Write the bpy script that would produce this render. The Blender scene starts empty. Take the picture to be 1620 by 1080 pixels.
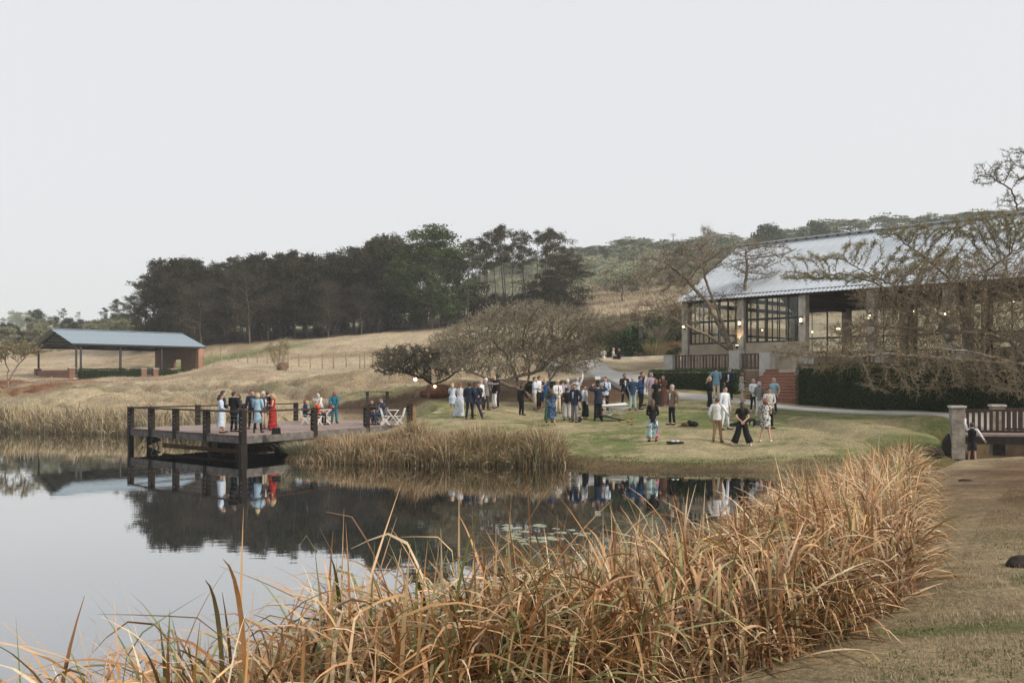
import bpy, math, random
import numpy as np
from mathutils import Vector, Matrix
S = bpy.context.scene
COL = S.collection
# ---------------------------------------------------------------- camera
FPX, CX, HY, CH = 1575.0, 810.0, 605.0, 3.0     # focal length in pixels of a 1620 px wide frame, horizon row, eye height
cam_d = bpy.data.cameras.new('camera')
cam_d.sensor_width = 36.0
cam_d.lens = 35.0
cam_d.shift_y = (HY - 540.0) / 1620.0
cam_d.clip_start = 0.05
cam_d.clip_end = 6000.0
cam = bpy.data.objects.new('camera', cam_d)
cam.location = (0, 0, CH)
cam.rotation_euler = (math.radians(90), 0, 0)
COL.objects.link(cam)
S.camera = cam
# ---------------------------------------------------------------- sky, sun, exposure
W = bpy.data.worlds.new('World'); S.world = W; W.use_nodes = True
nt = W.node_tree; nt.nodes.clear()
SUN_EL, SUN_AZ = math.radians(34), math.radians(118)     # azimuth clockwise from +Y (the view direction)
sky = nt.nodes.new('ShaderNodeTexSky'); sky.sky_type = 'NISHITA'; sky.sun_disc = False
sky.sun_elevation = SUN_EL; sky.sun_rotation = SUN_AZ
sky.air_density = 1.0; sky.dust_density = 6.0; sky.ozone_density = 1.0
hz = nt.nodes.new('ShaderNodeMixRGB'); hz.blend_type = 'MIX'; hz.inputs[0].default_value = 0.86
hz.inputs[2].default_value = (6.95, 7.0, 7.15, 1)           # thin even overcast in front of the blue
nt.links.new(sky.outputs[0], hz.inputs[1])
bg = nt.nodes.new('ShaderNodeBackground'); bg.inputs[1].default_value = 0.115
wo = nt.nodes.new('ShaderNodeOutputWorld')
nt.links.new(hz.outputs[0], bg.inputs[0]); nt.links.new(bg.outputs[0], wo.inputs[0])
sd = bpy.data.lights.new('sun', 'SUN'); sd.energy = 3.0; sd.angle = math.radians(10); sd.color = (1.0, 0.91, 0.79)
sun = bpy.data.objects.new('sun', sd); COL.objects.link(sun)
sv = Vector((math.sin(SUN_AZ) * math.cos(SUN_EL), math.cos(SUN_AZ) * math.cos(SUN_EL), math.sin(SUN_EL)))
sun.rotation_euler = sv.to_track_quat('Z', 'Y').to_euler()
S.view_settings.view_transform = 'Standard'; S.view_settings.look = 'None'
S.view_settings.gamma = 1.0; S.view_settings.use_curve_mapping = False
S.view_settings.exposure = 0.16
S.render.engine = 'CYCLES'
c = S.cycles
c.max_bounces = 6; c.diffuse_bounces = 3; c.glossy_bounces = 3; c.transmission_bounces = 4; c.transparent_max_bounces = 12
c.volume_bounces = 2; c.use_denoising = True; c.caustics_reflective = False; c.caustics_refractive = False
c.sample_clamp_indirect = 4.0

# ---------------------------------------------------------------- helpers
def P(px, py, Y):
    return Vector(((px - CX) * Y / FPX, Y, CH - (py - HY) * Y / FPX))
def tag(o, label=None, cat=None, group=None, kind=None):
    if label: o['label'] = label
    if cat: o['category'] = cat
    if group: o['group'] = group
    if kind: o['kind'] = kind
    return o
def empty(name, loc, rz=0.0, parent=None):
    o = bpy.data.objects.new(name, None); COL.objects.link(o)
    o.location = loc; o.rotation_euler = (0, 0, rz); o.parent = parent
    o.empty_display_size = 0.2
    return o
def link(name, me, parent=None, mat=None, loc=None):
    o = bpy.data.objects.new(name, me); COL.objects.link(o)
    if parent is not None: o.parent = parent
    if mat is not None and len(me.materials) == 0: me.materials.append(mat)
    if loc is not None: o.location = loc
    return o
def np_mesh(name, V, F, smooth=False, colors=None):
    """V (n,3); F (m,3) or (m,4) int array"""
    me = bpy.data.meshes.new(name)
    V = np.ascontiguousarray(V, dtype=np.float32); F = np.ascontiguousarray(F, dtype=np.int32)
    k = F.shape[1]
    me.vertices.add(len(V)); me.vertices.foreach_set('co', V.ravel())
    me.loops.add(F.size); me.loops.foreach_set('vertex_index', F.ravel())
    me.polygons.add(len(F))
    me.polygons.foreach_set('loop_start', np.arange(0, F.size, k, dtype=np.int32))
    me.update(calc_edges=True)
    if colors is not None:
        a = me.color_attributes.new('Col', 'FLOAT_COLOR', 'POINT')
        cc = np.ones((len(V), 4), np.float32); cc[:, :3] = colors
        a.data.foreach_set('color', cc.ravel())
    if smooth:
        me.polygons.foreach_set('use_smooth', np.ones(len(F), bool))
    return me
class MB:
    """collects shapes (quads and triangles) into one mesh"""
    def __init__(s): s.v = []; s.f = []
    def add(s, vs, fs):
        n = len(s.v); s.v.extend([tuple(v) for v in vs]); s.f.extend([tuple(i + n for i in f) for f in fs]); return s
    def box(s, c0, size, rz=0.0, taper=1.0):
        x, y, z = [q / 2 for q in size]; out = []
        for dz in (-z, z):
            t = taper if dz > 0 else 1.0
            for dx, dy in ((-x, -y), (x, -y), (x, y), (-x, y)):
                out.append((c0[0] + dx * t * math.cos(rz) - dy * t * math.sin(rz), c0[1] + dx * t * math.sin(rz) + dy * t * math.cos(rz), c0[2] + dz))
        return s.add(out, [(0, 3, 2, 1), (4, 5, 6, 7), (0, 1, 5, 4), (1, 2, 6, 5), (2, 3, 7, 6), (3, 0, 4, 7)])
    def bar(s, a, b, w, h=None, up=(0, 0, 1)):
        """square bar from a to b, w wide, h high"""
        h = h or w; a = Vector(a); b = Vector(b); d = (b - a).normalized(); u = Vector(up)
        if abs(d.dot(u)) > .98: u = Vector((0, 1, 0))
        r = d.cross(u).normalized(); u = r.cross(d).normalized(); out = []
        for p in (a, b):
            for i, j in ((-1, -1), (1, -1), (1, 1), (-1, 1)): out.append(p + r * (i * w / 2) + u * (j * h / 2))
        return s.add(out, [(0, 3, 2, 1), (4, 5, 6, 7), (0, 1, 5, 4), (1, 2, 6, 5), (2, 3, 7, 6), (3, 0, 4, 7)])
    def tube(s, pts, rad, n=8, cap=True):
        pts = [Vector(p) for p in pts]
        if not hasattr(rad, '__len__'): rad = [rad] * len(pts)
        base = len(s.v); u = None
        for i, p in enumerate(pts):
            d = (pts[min(i + 1, len(pts) - 1)] - pts[max(i - 1, 0)]).normalized()
            if u is None: u = d.orthogonal().normalized()
            u = (u - d * u.dot(d)).normalized(); w = d.cross(u)
            rr = rad[i]; ra, rb = (rr if hasattr(rr, '__len__') else (rr, rr))
            for k in range(n):
                a = 2 * math.pi * k / n
                s.v.append(tuple(p + u * (math.cos(a) * ra) + w * (math.sin(a) * rb)))
        for i in range(len(pts) - 1):
            for k in range(n):
                a = base + i * n + k; b = base + i * n + (k + 1) % n
                s.f.append((a, b, b + n, a + n))
        if cap:
            s.f.append(tuple(base + k for k in reversed(range(n))))
            s.f.append(tuple(base + (len(pts) - 1) * n + k for k in range(n)))
        return s
    def rings(s, rs, n=12, cap=True):
        """horizontal elliptical rings: (cx, cy, z, rx, ry)"""
        base = len(s.v)
        for (cx, cy, z, rx, ry) in rs:
            for k in range(n):
                a = 2 * math.pi * k / n
                s.v.append((cx + rx * math.cos(a), cy + ry * math.sin(a), z))
        for i in range(len(rs) - 1):
            for k in range(n):
                a = base + i * n + k; b = base + i * n + (k + 1) % n
                s.f.append((a, b, b + n, a + n))
        if cap:
            s.f.append(tuple(base + k for k in reversed(range(n))))
            s.f.append(tuple(base + (len(rs) - 1) * n + k for k in range(n)))
        return s
    def ball(s, c0, r, n=10, m=7):
        rx, ry, rz = r if hasattr(r, '__len__') else (r, r, r)
        rs = []
        for i in range(m + 1):
            a = -math.pi / 2 + math.pi * i / m
            q = max(math.cos(a), 0.02)
            rs.append((c0[0], c0[1], c0[2] + rz * math.sin(a), rx * q, ry * q))
        return s.rings(rs, n)
    def prism(s, poly, z0, z1):
        n = len(poly); out = [(x, y, z0) for x, y in poly] + [(x, y, z1) for x, y in poly]
        fs = [tuple(reversed(range(n))), tuple(range(n, 2 * n))] + [(i, (i + 1) % n, n + (i + 1) % n, n + i) for i in range(n)]
        return s.add(out, fs)
    def mesh(s, name='m', smooth=False):
        me = bpy.data.meshes.new(name); me.from_pydata(s.v, [], s.f); me.update()
        if smooth: me.polygons.foreach_set('use_smooth', [True] * len(me.polygons))
        return me
    def build(s, name, mat, parent=None, smooth=False):
        return link(name, s.mesh(name, smooth), parent, mat)
# ---------------------------------------------------------------- materials
MATS = {}
def mat(name, col, rough=0.8, var=0.12, scale=6.0, bump=0.0, bscale=30.0, metal=0.0, spec=0.5, attr=False, col2=None, emit=None, transl=0.0, stretch=None, obj=True):
    if name in MATS: return MATS[name]
    m = bpy.data.materials.new(name); m.use_nodes = True; N = m.node_tree.nodes; L = m.node_tree.links
    b = N['Principled BSDF']; b.inputs['Roughness'].default_value = rough; b.inputs['Metallic'].default_value = metal
    b.inputs['Specular IOR Level'].default_value = spec
    tc = N.new('ShaderNodeTexCoord'); src = tc.outputs['Object']
    if stretch:
        mp = N.new('ShaderNodeMapping'); mp.inputs['Scale'].default_value = stretch; L.new(src, mp.inputs[0]); src = mp.outputs[0]
    no = N.new('ShaderNodeTexNoise'); no.inputs['Scale'].default_value = scale; no.inputs['Detail'].default_value = 5.0; no.inputs['Roughness'].default_value = .65
    L.new(src, no.inputs['Vector'])
    mix = N.new('ShaderNodeMixRGB'); c1 = tuple(x * (1 - var) for x in col); c2 = col2 if col2 else tuple(min(1, x * (1 + var)) for x in col)
    rp = N.new('ShaderNodeValToRGB'); rp.color_ramp.elements[0].position = .35; rp.color_ramp.elements[1].position = .65
    L.new(no.outputs[0], rp.inputs[0]); L.new(rp.outputs[0], mix.inputs[0])
    if attr:
        at = N.new('ShaderNodeAttribute'); at.attribute_name = 'Col'
        mix.blend_type = 'MULTIPLY'; L.new(at.outputs['Color'], mix.inputs[1]); mix.inputs[2].default_value = (*[1 - var * 2] * 3, 1)
    else:
        mix.inputs[1].default_value = (*c1, 1); mix.inputs[2].default_value = (*c2[:3], 1)
    L.new(mix.outputs[0], b.inputs['Base Color'])
    if bump:
        n2 = N.new('ShaderNodeTexNoise'); n2.inputs['Scale'].default_value = bscale; n2.inputs['Detail'].default_value = 4
        L.new(src, n2.inputs['Vector'])
        bp = N.new('ShaderNodeBump'); bp.inputs['Strength'].default_value = bump; bp.inputs['Distance'].default_value = .05
        L.new(n2.outputs[0], bp.inputs['Height']); L.new(bp.outputs[0], b.inputs['Normal'])
    if emit:
        b.inputs['Emission Color'].default_value = (*emit[0], 1); b.inputs['Emission Strength'].default_value = emit[1]
    if transl:
        tr = N.new('ShaderNodeBsdfTranslucent'); L.new(mix.outputs[0], tr.inputs[0])
        ms = N.new('ShaderNodeMixShader'); ms.inputs[0].default_value = transl
        L.new(b.outputs[0], ms.inputs[1]); L.new(tr.outputs[0], ms.inputs[2]); L.new(ms.outputs[0], N['Material Output'].inputs[0])
    MATS[name] = m
    return m
# ---------------------------------------------------------------- numpy value noise
_rs = np.random.RandomState(7); _T = _rs.rand(256, 256).astype(np.float64)
def vnoise(x, y):
    xi = np.floor(x).astype(int); yi = np.floor(y).astype(int); fx = x - xi; fy = y - yi
    fx = fx * fx * (3 - 2 * fx); fy = fy * fy * (3 - 2 * fy)
    a = _T[xi % 256, yi % 256]; b = _T[(xi + 1) % 256, yi % 256]; c_ = _T[xi % 256, (yi + 1) % 256]; d = _T[(xi + 1) % 256, (yi + 1) % 256]
    return (a * (1 - fx) + b * fx) * (1 - fy) + (c_ * (1 - fx) + d * fx) * fy
def fbm(x, y, o=4):
    s = 0; a = .5; t = 0
    for i in range(o):
        s = s + a * vnoise(x * 2 ** i + 17.3 * i, y * 2 ** i - 9.1 * i); t += a; a *= .5
    return s / t
def sstep(a, b, x):
    t = np.clip((x - a) / (b - a), 0, 1); return t * t * (3 - 2 * t)
# ================================================================ TERRAIN
POND = np.array([(-160, 64), (-60, 62), (-31, 60.5), (-22, 57), (-16.5, 52.5), (-12.5, 49.3), (-10, 45.5), (-9.2, 41), (-8.6, 38.2), (-6.5, 36.8), (-2, 36.0),
    (0.8, 35.8), (1.9, 35.9), (2.5, 34.5), (5, 33.7), (8, 33.4), (11, 32.9), (14.2, 32.9), (16.4, 34), (17.6, 38), (18, 43), (21, 43), (21.5, 38), (21, 33.5), (19, 31.6),
    (15.6, 32.3), (13.2, 31.4), (11.6, 28.6), (9.2, 25.3), (6.3, 20), (4, 15), (2.6, 12), (1.0, 9.5), (-.5, 8), (-1.7, 6.5), (-2.8, 5), (-4, 3), (-8, 0), (-20, -6), (-60, -15), (-160, -15)], float)
def pond_sd(x, y):
    """signed distance to the shoreline, positive on land"""
    A = POND; B = np.roll(POND, -1, axis=0); best = np.full(x.shape, 1e9); ins = np.zeros(x.shape, bool)
    for (ax, ay), (bx, by) in zip(A, B):
        dx, dy = bx - ax, by - ay; L2 = dx * dx + dy * dy
        t = np.clip(((x - ax) * dx + (y - ay) * dy) / L2, 0, 1)
        best = np.minimum(best, (x - ax - t * dx) ** 2 + (y - ay - t * dy) ** 2)
        c1 = (ay > y) != (by > y)
        with np.errstate(divide='ignore', invalid='ignore'):
            xi = (bx - ax) * (y - ay) / (by - ay if by != ay else 1e-9) + ax
        ins ^= c1 & (x < xi)
    d = np.sqrt(best)
    return np.where(ins, -d, d)
CP_PX = [  # ground points read off the photograph: column, row, distance
 (730,664,48),(800,662,48.5),(893,669.7,46.5),(850,653,53),(1002,644,54),(1063,671.5,44),(1130,639.5,53),(1131,697,39),(1200,698,39),(1000,713,37.5),(1150,712,37.5),(900,708,38.5),
 (1300,692,38),(1400,670,43),(1500,655,47),(1500,697,34),(1265,633,57),(1040,622,58.5),(905,579,75),(960,600,66),(1500,650,49),(1380,641,53),(1200,590,66),(1450,585,60),(1620,585,52),
 (1050,585,66),(1000,585,72),(980,570,84),(1050,568,84),(1110,568,84),(940,569,84),(950,566,88),(1050,566,88),(1110,566,88),(950,524,93),(1070,522,93),(1130,522,93),(1000,522,93),(1000,505,110),(1000,480,160),
 (1150,505,110),(1150,480,160),(950,455,230),(1070,450,230),(1250,440,230),(950,402,370),(1100,392,370),(1300,376,370),(1500,354,370),(1700,345,370),(1000,430,300),(1300,420,300),
 (950,410,520),(1300,395,520),(1700,370,520),(230,545,140),(330,562,122),(300,548,136),(540,527,140),(620,522,140),(700,515,135),(870,500,140),(230,535,170),(500,520,180),(300,560,300),
 (600,530,300),(800,428,350),(700,470,350),(100,600,98),(200,596,101),(300,593,107),(60,600,98),(150,575,120),(200,562,135),(100,572,130),(50,560,150),(100,535,200),(200,520,210),(180,511,220),(50,528,260),
 (0,522,600),(100,517,900),(-300,520,900),(200,517,900),(0,604,88),(100,601,92),(400,592,88),(520,600,78),(350,650,60),(430,655,58),(500,656,57),(600,657,56),(200,645,64),(50,637,70),(-100,640,70),
 (690,625,60),(640,642,56),(650,600,72),(600,585,82),(750,602,67),(800,602,66),(840,642,55),(335,581.5,104),(568,580,90),(447,585,95),(600,560,105),(700,545,110),(800,560,95),(880,570,85),(880,592,74),
 (540,545,115),(430,545,125),(820,625,59),(760,628,59),(900,625,60)]
CP_W = [(0,0,1.35),(5,0,1.6),(-6,-6,1.4),(3.3,9,1.0),(1.75,7.4,1.05),(5,12.3,.87),(9.3,21,.78),(12.5,26,.7),(14.1,30.2,.62),(20,28,.85),(10,12,1.25),(16,20,1.15),(25,25,1.5),(40,30,2.2),(40,10,3),(10,-10,2),
 (-10,-20,1.5),(-80,75,2.5),(-150,100,6),(-150,300,15),(60,60,4.5),(80,200,22),(150,300,45),(-.3,5,1.1),(15,36,1.0),(23,36,1.1),(23,42,1.3),(30,36,1.5),(14,44,1.25),(20,48,1.55),(6,6,1.35),(8,9,1.25)]
_pts = [tuple(P(*q)) for q in CP_PX] + CP_W
_pts = np.array(_pts, float)
def _uv(x, y):
    yy = np.maximum(y, -4.0)
    return np.clip(x / (yy + 12) * 3.0, -4.5, 4.5), np.log(yy + 12) * 1.6
_cu, _cv = _uv(_pts[:, 0], _pts[:, 1])
def _phi(du, dv): return -np.sqrt(du * du + dv * dv + .0016)
_K = _phi(_cu[:, None] - _cu[None], _cv[:, None] - _cv[None]) - 0.012 * np.eye(len(_pts)) * 0.5
_n = len(_pts); _M = np.zeros((_n + 1, _n + 1)); _M[:_n, :_n] = _K; _M[_n, :_n] = 1; _M[:_n, _n] = 1
_zz = np.log(_pts[:, 2] + 6)
_wt = np.linalg.solve(_M, np.append(_zz, 0))
def land(x, y):
    u, v = _uv(x, y); z = np.full(u.shape, _wt[-1])
    for i in range(_n): z = z + _wt[i] * _phi(u - _cu[i], v - _cv[i])
    return np.clip(np.exp(z) - 6, -1, 75)
def ground(x, y, detail=True):
    x = np.atleast_1d(np.asarray(x, float)); y = np.atleast_1d(np.asarray(y, float))
    z = land(x, y); d = pond_sd(x, y); r = np.hypot(x, y)
    jag = (fbm(x * .9, y * .9, 3) - .5) * .7 if detail else 0
    dd = d + jag
    left = sstep(-8, -20, x) * sstep(30, 45, y)
    lawnf = sstep(.5, 2.5, x) * sstep(31.5, 32.6, y) * sstep(15, 13, x)
    slope = .62 * (1 - left) + .16 * left; slope = slope * (1 - lawnf) + .15 * lawnf
    bank = np.where(dd > 0, .04 + .12 * lawnf * sstep(.2, .9, dd) + slope * dd, np.maximum(.5 * dd, -1.3))
    k = .22
    h = np.clip(.5 + .5 * (bank - z) / k, 0, 1)
    out = bank * (1 - h) + z * h - k * h * (1 - h)
    dk = deck_sd(x, y); cap = .38 + np.maximum(dk, 0) * (.14 + .6 * sstep(-4.5, -2.5, x) + .6 * sstep(47, 52, y))
    out = np.where(dk < 8, np.minimum(out, cap), out)
    if detail:
        out = out + np.where(d > .2, (fbm(x * .35 + 5, y * .35, 4) - .5) * .16 * sstep(.2, 3, d), 0)
        rough = sstep(62, 72, y) * sstep(2, -8, x) + sstep(80, 90, y)
        out = out + (fbm(x * .12, y * .12 + 40, 5) - .5) * 1.1 * np.clip(rough, 0, 1) * sstep(1.0, 8, d)
        # gullies scored into the near bank of the far hillside
        bk = sstep(58, 63, y) * sstep(92, 82, y) * sstep(1, -5, x)
        out = out + bk * sstep(1, 4, d) * ((fbm(x * .55, y * .4 + 11, 5) - .5) * .7 + (fbm(x * 2.1, y * 1.6, 3) - .5) * .35)
        g = sstep(58, 66, y) * sstep(90, 78, y) * sstep(-9, -14, x)
        gl = fbm((x + y * .9) * .35, (y - x * .2) * .09, 4)
        out = out - g * sstep(.52, .72, gl) * .9
    return out
DECK = np.array([(-10.9, 40.3), (-5.3, 52.6), (-7.5, 57.2), (-12.2, 56.2), (-18.0, 47.0)])
def deck_sd(x, y):
    A = DECK; B = np.roll(DECK, -1, axis=0); best = np.full(x.shape, 1e9); ins = np.ones(x.shape, bool)
    for (ax, ay), (bx, by) in zip(A, B):
        dx, dy = bx - ax, by - ay; t = np.clip(((x - ax) * dx + (y - ay) * dy) / (dx * dx + dy * dy), 0, 1)
        best = np.minimum(best, (x - ax - t * dx) ** 2 + (y - ay - t * dy) ** 2); ins &= (dx * (y - ay) - dy * (x - ax)) > 0
    return np.where(ins, 0, np.sqrt(best))
def gz(x, y): return float(ground(x, y)[0])
PATH = []   # filled in by the path builder
def gcolor(x, y):
    sdv = pond_sd(x, y)
    # what grows where: straw grass, green grass, leaf litter, bare red earth
    straw = np.array([.43, .36, .245]); green = np.array([.125, .155, .055]); litter = np.array([.125, .078, .046]); red = np.array([.19, .085, .042]); field = np.array([.47, .395, .295]); mud = np.array([.06, .042, .026]); scrub = np.array([.16, .17, .095])
    n1 = fbm(x * .25, y * .25, 4); n2 = fbm(x * .9 + 50, y * .9, 4); n3 = fbm(x * .06 + 9, y * .06, 4)
    colr = np.tile(straw, (len(x), 1))
    def mixin(c2, m):
        nonlocal colr
        m = np.clip(m, 0, 1)[:, None]; colr = colr * (1 - m) + c2 * m
    near = sstep(33, 28, y)
    mixin(np.array([.32, .26, .165]), near * .8)
    mixin(field, sstep(72, 90, y) * .9)
    lawn = sstep(-8, -3, x) * sstep(32, 35, y) * sstep(66, 58, y) * sstep(40, 34, x)
    mixin(green * 1.25, lawn * (.26 + .7 * sstep(.46, .6, n1 * .45 + n2 * .3 + fbm(x * 2.6, y * 2.6, 3) * .25)))
    # a greener strip along the water, another below the path, as in the photograph
    mixin(green * 1.2, lawn * sstep(2.6, 1.0, sdv) * (.4 + .6 * n2))
    pxx = x / np.maximum(y, 1) * FPX + CX
    strip = np.exp(-((y - (60 - .55 * x - 1.0)) / 2.6) ** 2) * sstep(1150, 1250, pxx)
    mixin(green, lawn * strip * .9)
    mixin(green * 1.1, sstep(1340, 1420, pxx) * sstep(31, 33, y) * sstep(40, 36.5, y) * .85)
    # litter under the thorn trees
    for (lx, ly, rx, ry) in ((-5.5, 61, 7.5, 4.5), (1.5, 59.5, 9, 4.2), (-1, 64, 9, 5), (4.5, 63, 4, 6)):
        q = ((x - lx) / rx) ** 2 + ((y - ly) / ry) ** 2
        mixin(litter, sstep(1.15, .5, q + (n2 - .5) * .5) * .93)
    mixin(litter * 1.35, near * sstep(1.2, 3.8, np.abs(sdv - 4.2) * 0 + sdv) * sstep(7.5, 4.5, sdv - (y - 12) * .22) * sstep(11, 18, y) * (.6 + .4 * n2))
    mixin(litter * 1.2, near * sstep(17, 23, y) * sstep(.4, 2.5, sdv) * (.35 + .6 * sstep(.35, .6, n2)))
    # green weeds on the near bank
    mixin(green * .95, near * sstep(.56, .64, n1) * sstep(.42, .6, n2) * .8 * sstep(19, 12, y))
    hs = sstep(64, 72, y); pt = fbm(x * .11 + 3, y * .16, 5); mixin(np.array([.27, .205, .135]), hs * sstep(.5, .64, pt) * .75); mixin(np.array([.5, .43, .32]), hs * sstep(.56, .68, fbm(x * .16, y * .3 + 30, 4)) * .6); mixin(np.array([.22, .19, .11]), hs * sstep(.58, .68, fbm(x * .2 + 60, y * .25, 4)) * .25)
    # red earth on the eroded banks, green terrace behind the shelter
    gl = fbm((x + y * .9) * .35, (y - x * .2) * .09, 4)
    g = sstep(58, 66, y) * sstep(92, 80, y) * sstep(-9, -14, x)
    mixin(red * 1.1, g * sstep(.55, .7, gl) * .75)
    mixin(np.array([.3, .26, .19]), g * sstep(.42, .6, fbm(x * .3, y * .3 + 7, 4)) * .7); mixin(green * 1.3, g * sstep(.55, .7, fbm(x * .2, y * .2 + 77, 4)) * .25)
    e1 = sstep(-52, -44, x) * sstep(-34, -38, x) * sstep(76, 80, y) * sstep(93, 88, y)
    mixin(red * 1.15, e1 * sstep(.4, .55, n1 * .5 + n2 * .5))
    mixin(green * 1.2, np.exp(-((y - (119 + (x + 30) * .25)) / 4.5) ** 2) * sstep(-44, -40, x) * sstep(-22, -27, x) * .95)
    mixin(green, np.exp(-(((x + 9.5) / 4.5) ** 2 + ((y - 66.5) / 2.0) ** 2)) * .8)
    # dark scrub and wood floor, shrub bank, hill scrub
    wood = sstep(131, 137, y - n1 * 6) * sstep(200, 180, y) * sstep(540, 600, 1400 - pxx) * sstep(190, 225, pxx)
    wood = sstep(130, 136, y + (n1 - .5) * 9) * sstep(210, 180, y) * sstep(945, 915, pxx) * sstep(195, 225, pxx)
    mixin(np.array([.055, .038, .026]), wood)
    sb = sstep(87.5, 89, y) * sstep(94.5, 92.5, y) * sstep(900, 930, pxx) * sstep(1300, 1200, pxx)
    mixin(np.array([.12, .075, .045]), sb * .85)
    mixin(np.array([.34, .26, .17]), sstep(95, 120, y) * sstep(.5, .6, fbm(x * .05, y * .02, 4)) * .5 * sstep(900, 940, pxx))
    mixin(scrub * 1.3, sstep(235, 265, y + (n3 - .5) * 60) * .92)  # hill scrub ground lightened to match, haze put into the colour
    mixin(scrub * 1.3, sstep(185, 215, y) * sstep(330, 240, pxx) * .9)
    mixin(mud, sstep(.5, .0, sdv) * .85)
    mixin(np.array([.13, .085, .05]), lawn * sstep(1.15, .75, sdv + (n2 - .5) * .8) * .85)
    return colr
def build_terrain():
    fr = np.radians(36)
    th = np.concatenate([np.linspace(-np.pi, -fr, 60, endpoint=False), np.linspace(-fr, fr, 430, endpoint=False), np.linspace(fr, np.pi, 60, endpoint=False)])
    r = np.concatenate([[.01], np.geomspace(.6, 5, 40, endpoint=False), np.geomspace(5, 30, 140, endpoint=False), np.geomspace(30, 110, 260, endpoint=False), np.geomspace(110, 1340, 120)])
    T, R = np.meshgrid(th, r); X = R * np.sin(T); Y = np.clip(R * np.cos(T), -170, 1370)
    Z = ground(X.ravel(), Y.ravel())
    nr, nth = T.shape
    idx = np.arange(nr * nth).reshape(nr, nth)
    a = idx[:-1, :]; b = np.roll(idx, -1, axis=1)[:-1, :]; c_ = np.roll(idx, -1, axis=1)[1:, :]; d = idx[1:, :]
    F = np.stack([a, b, c_, d], -1).reshape(-1, 4)
    x = X.ravel(); y = Y.ravel()
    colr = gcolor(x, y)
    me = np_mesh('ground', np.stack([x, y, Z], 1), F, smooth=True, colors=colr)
    m = bpy.data.materials.new('ground'); m.use_nodes = True; N = m.node_tree.nodes; L = m.node_tree.links; b = N['Principled BSDF']
    b.inputs['Roughness'].default_value = .95; b.inputs['Specular IOR Level'].default_value = .15
    at = N.new('ShaderNodeAttribute'); at.attribute_name = 'Col'; tc = N.new('ShaderNodeTexCoord')
    def noise(scale, det=6, r=.7, st=None):
        n = N.new('ShaderNodeTexNoise'); n.inputs['Scale'].default_value = scale; n.inputs['Detail'].default_value = det; n.inputs['Roughness'].default_value = r
        if st:
            mp = N.new('ShaderNodeMapping'); mp.inputs['Scale'].default_value = st; L.new(tc.outputs['Object'], mp.inputs[0]); L.new(mp.outputs[0], n.inputs['Vector'])
        else: L.new(tc.outputs['Object'], n.inputs['Vector'])
        return n
    def mulr(prev, n, lo, hi, p0=.3, p1=.7):
        r = N.new('ShaderNodeValToRGB'); r.color_ramp.elements[0].position = p0; r.color_ramp.elements[1].position = p1
        r.color_ramp.elements[0].color = (lo, lo, lo, 1); r.color_ramp.elements[1].color = (*hi, 1) if hasattr(hi, '__len__') else (hi, hi, hi, 1)
        L.new(n.outputs[0], r.inputs[0]); mx = N.new('ShaderNodeMixRGB'); mx.blend_type = 'MULTIPLY'; mx.inputs[0].default_value = 1
        L.new(prev, mx.inputs[1]); L.new(r.outputs[0], mx.inputs[2]); return mx.outputs[0]
    o = mulr(at.outputs['Color'], noise(.9), .72, (1.22, 1.18, 1.1))
    o = mulr(o, noise(5.0, 6, .8), .6, 1.32)
    o = mulr(o, noise(16, 6, .85), .6, (1.38, 1.34, 1.28), .38, .62)
    o = mulr(o, noise(48, 3, .8), .7, 1.3)
    o = mulr(o, noise(.35, 6, .7, (1, .35, 1)), .8, 1.15)
    L.new(o, b.inputs['Base Color'])
    bp = N.new('ShaderNodeBump'); bp.inputs['Strength'].default_value = .9; bp.inputs['Distance'].default_value = .1
    L.new(noise(7, 8, .75).outputs[0], bp.inputs['Height']); L.new(bp.outputs[0], b.inputs['Normal'])
    me.materials.append(m)
    o = link('ground', me); tag(o, kind='structure')
build_terrain()
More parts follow.
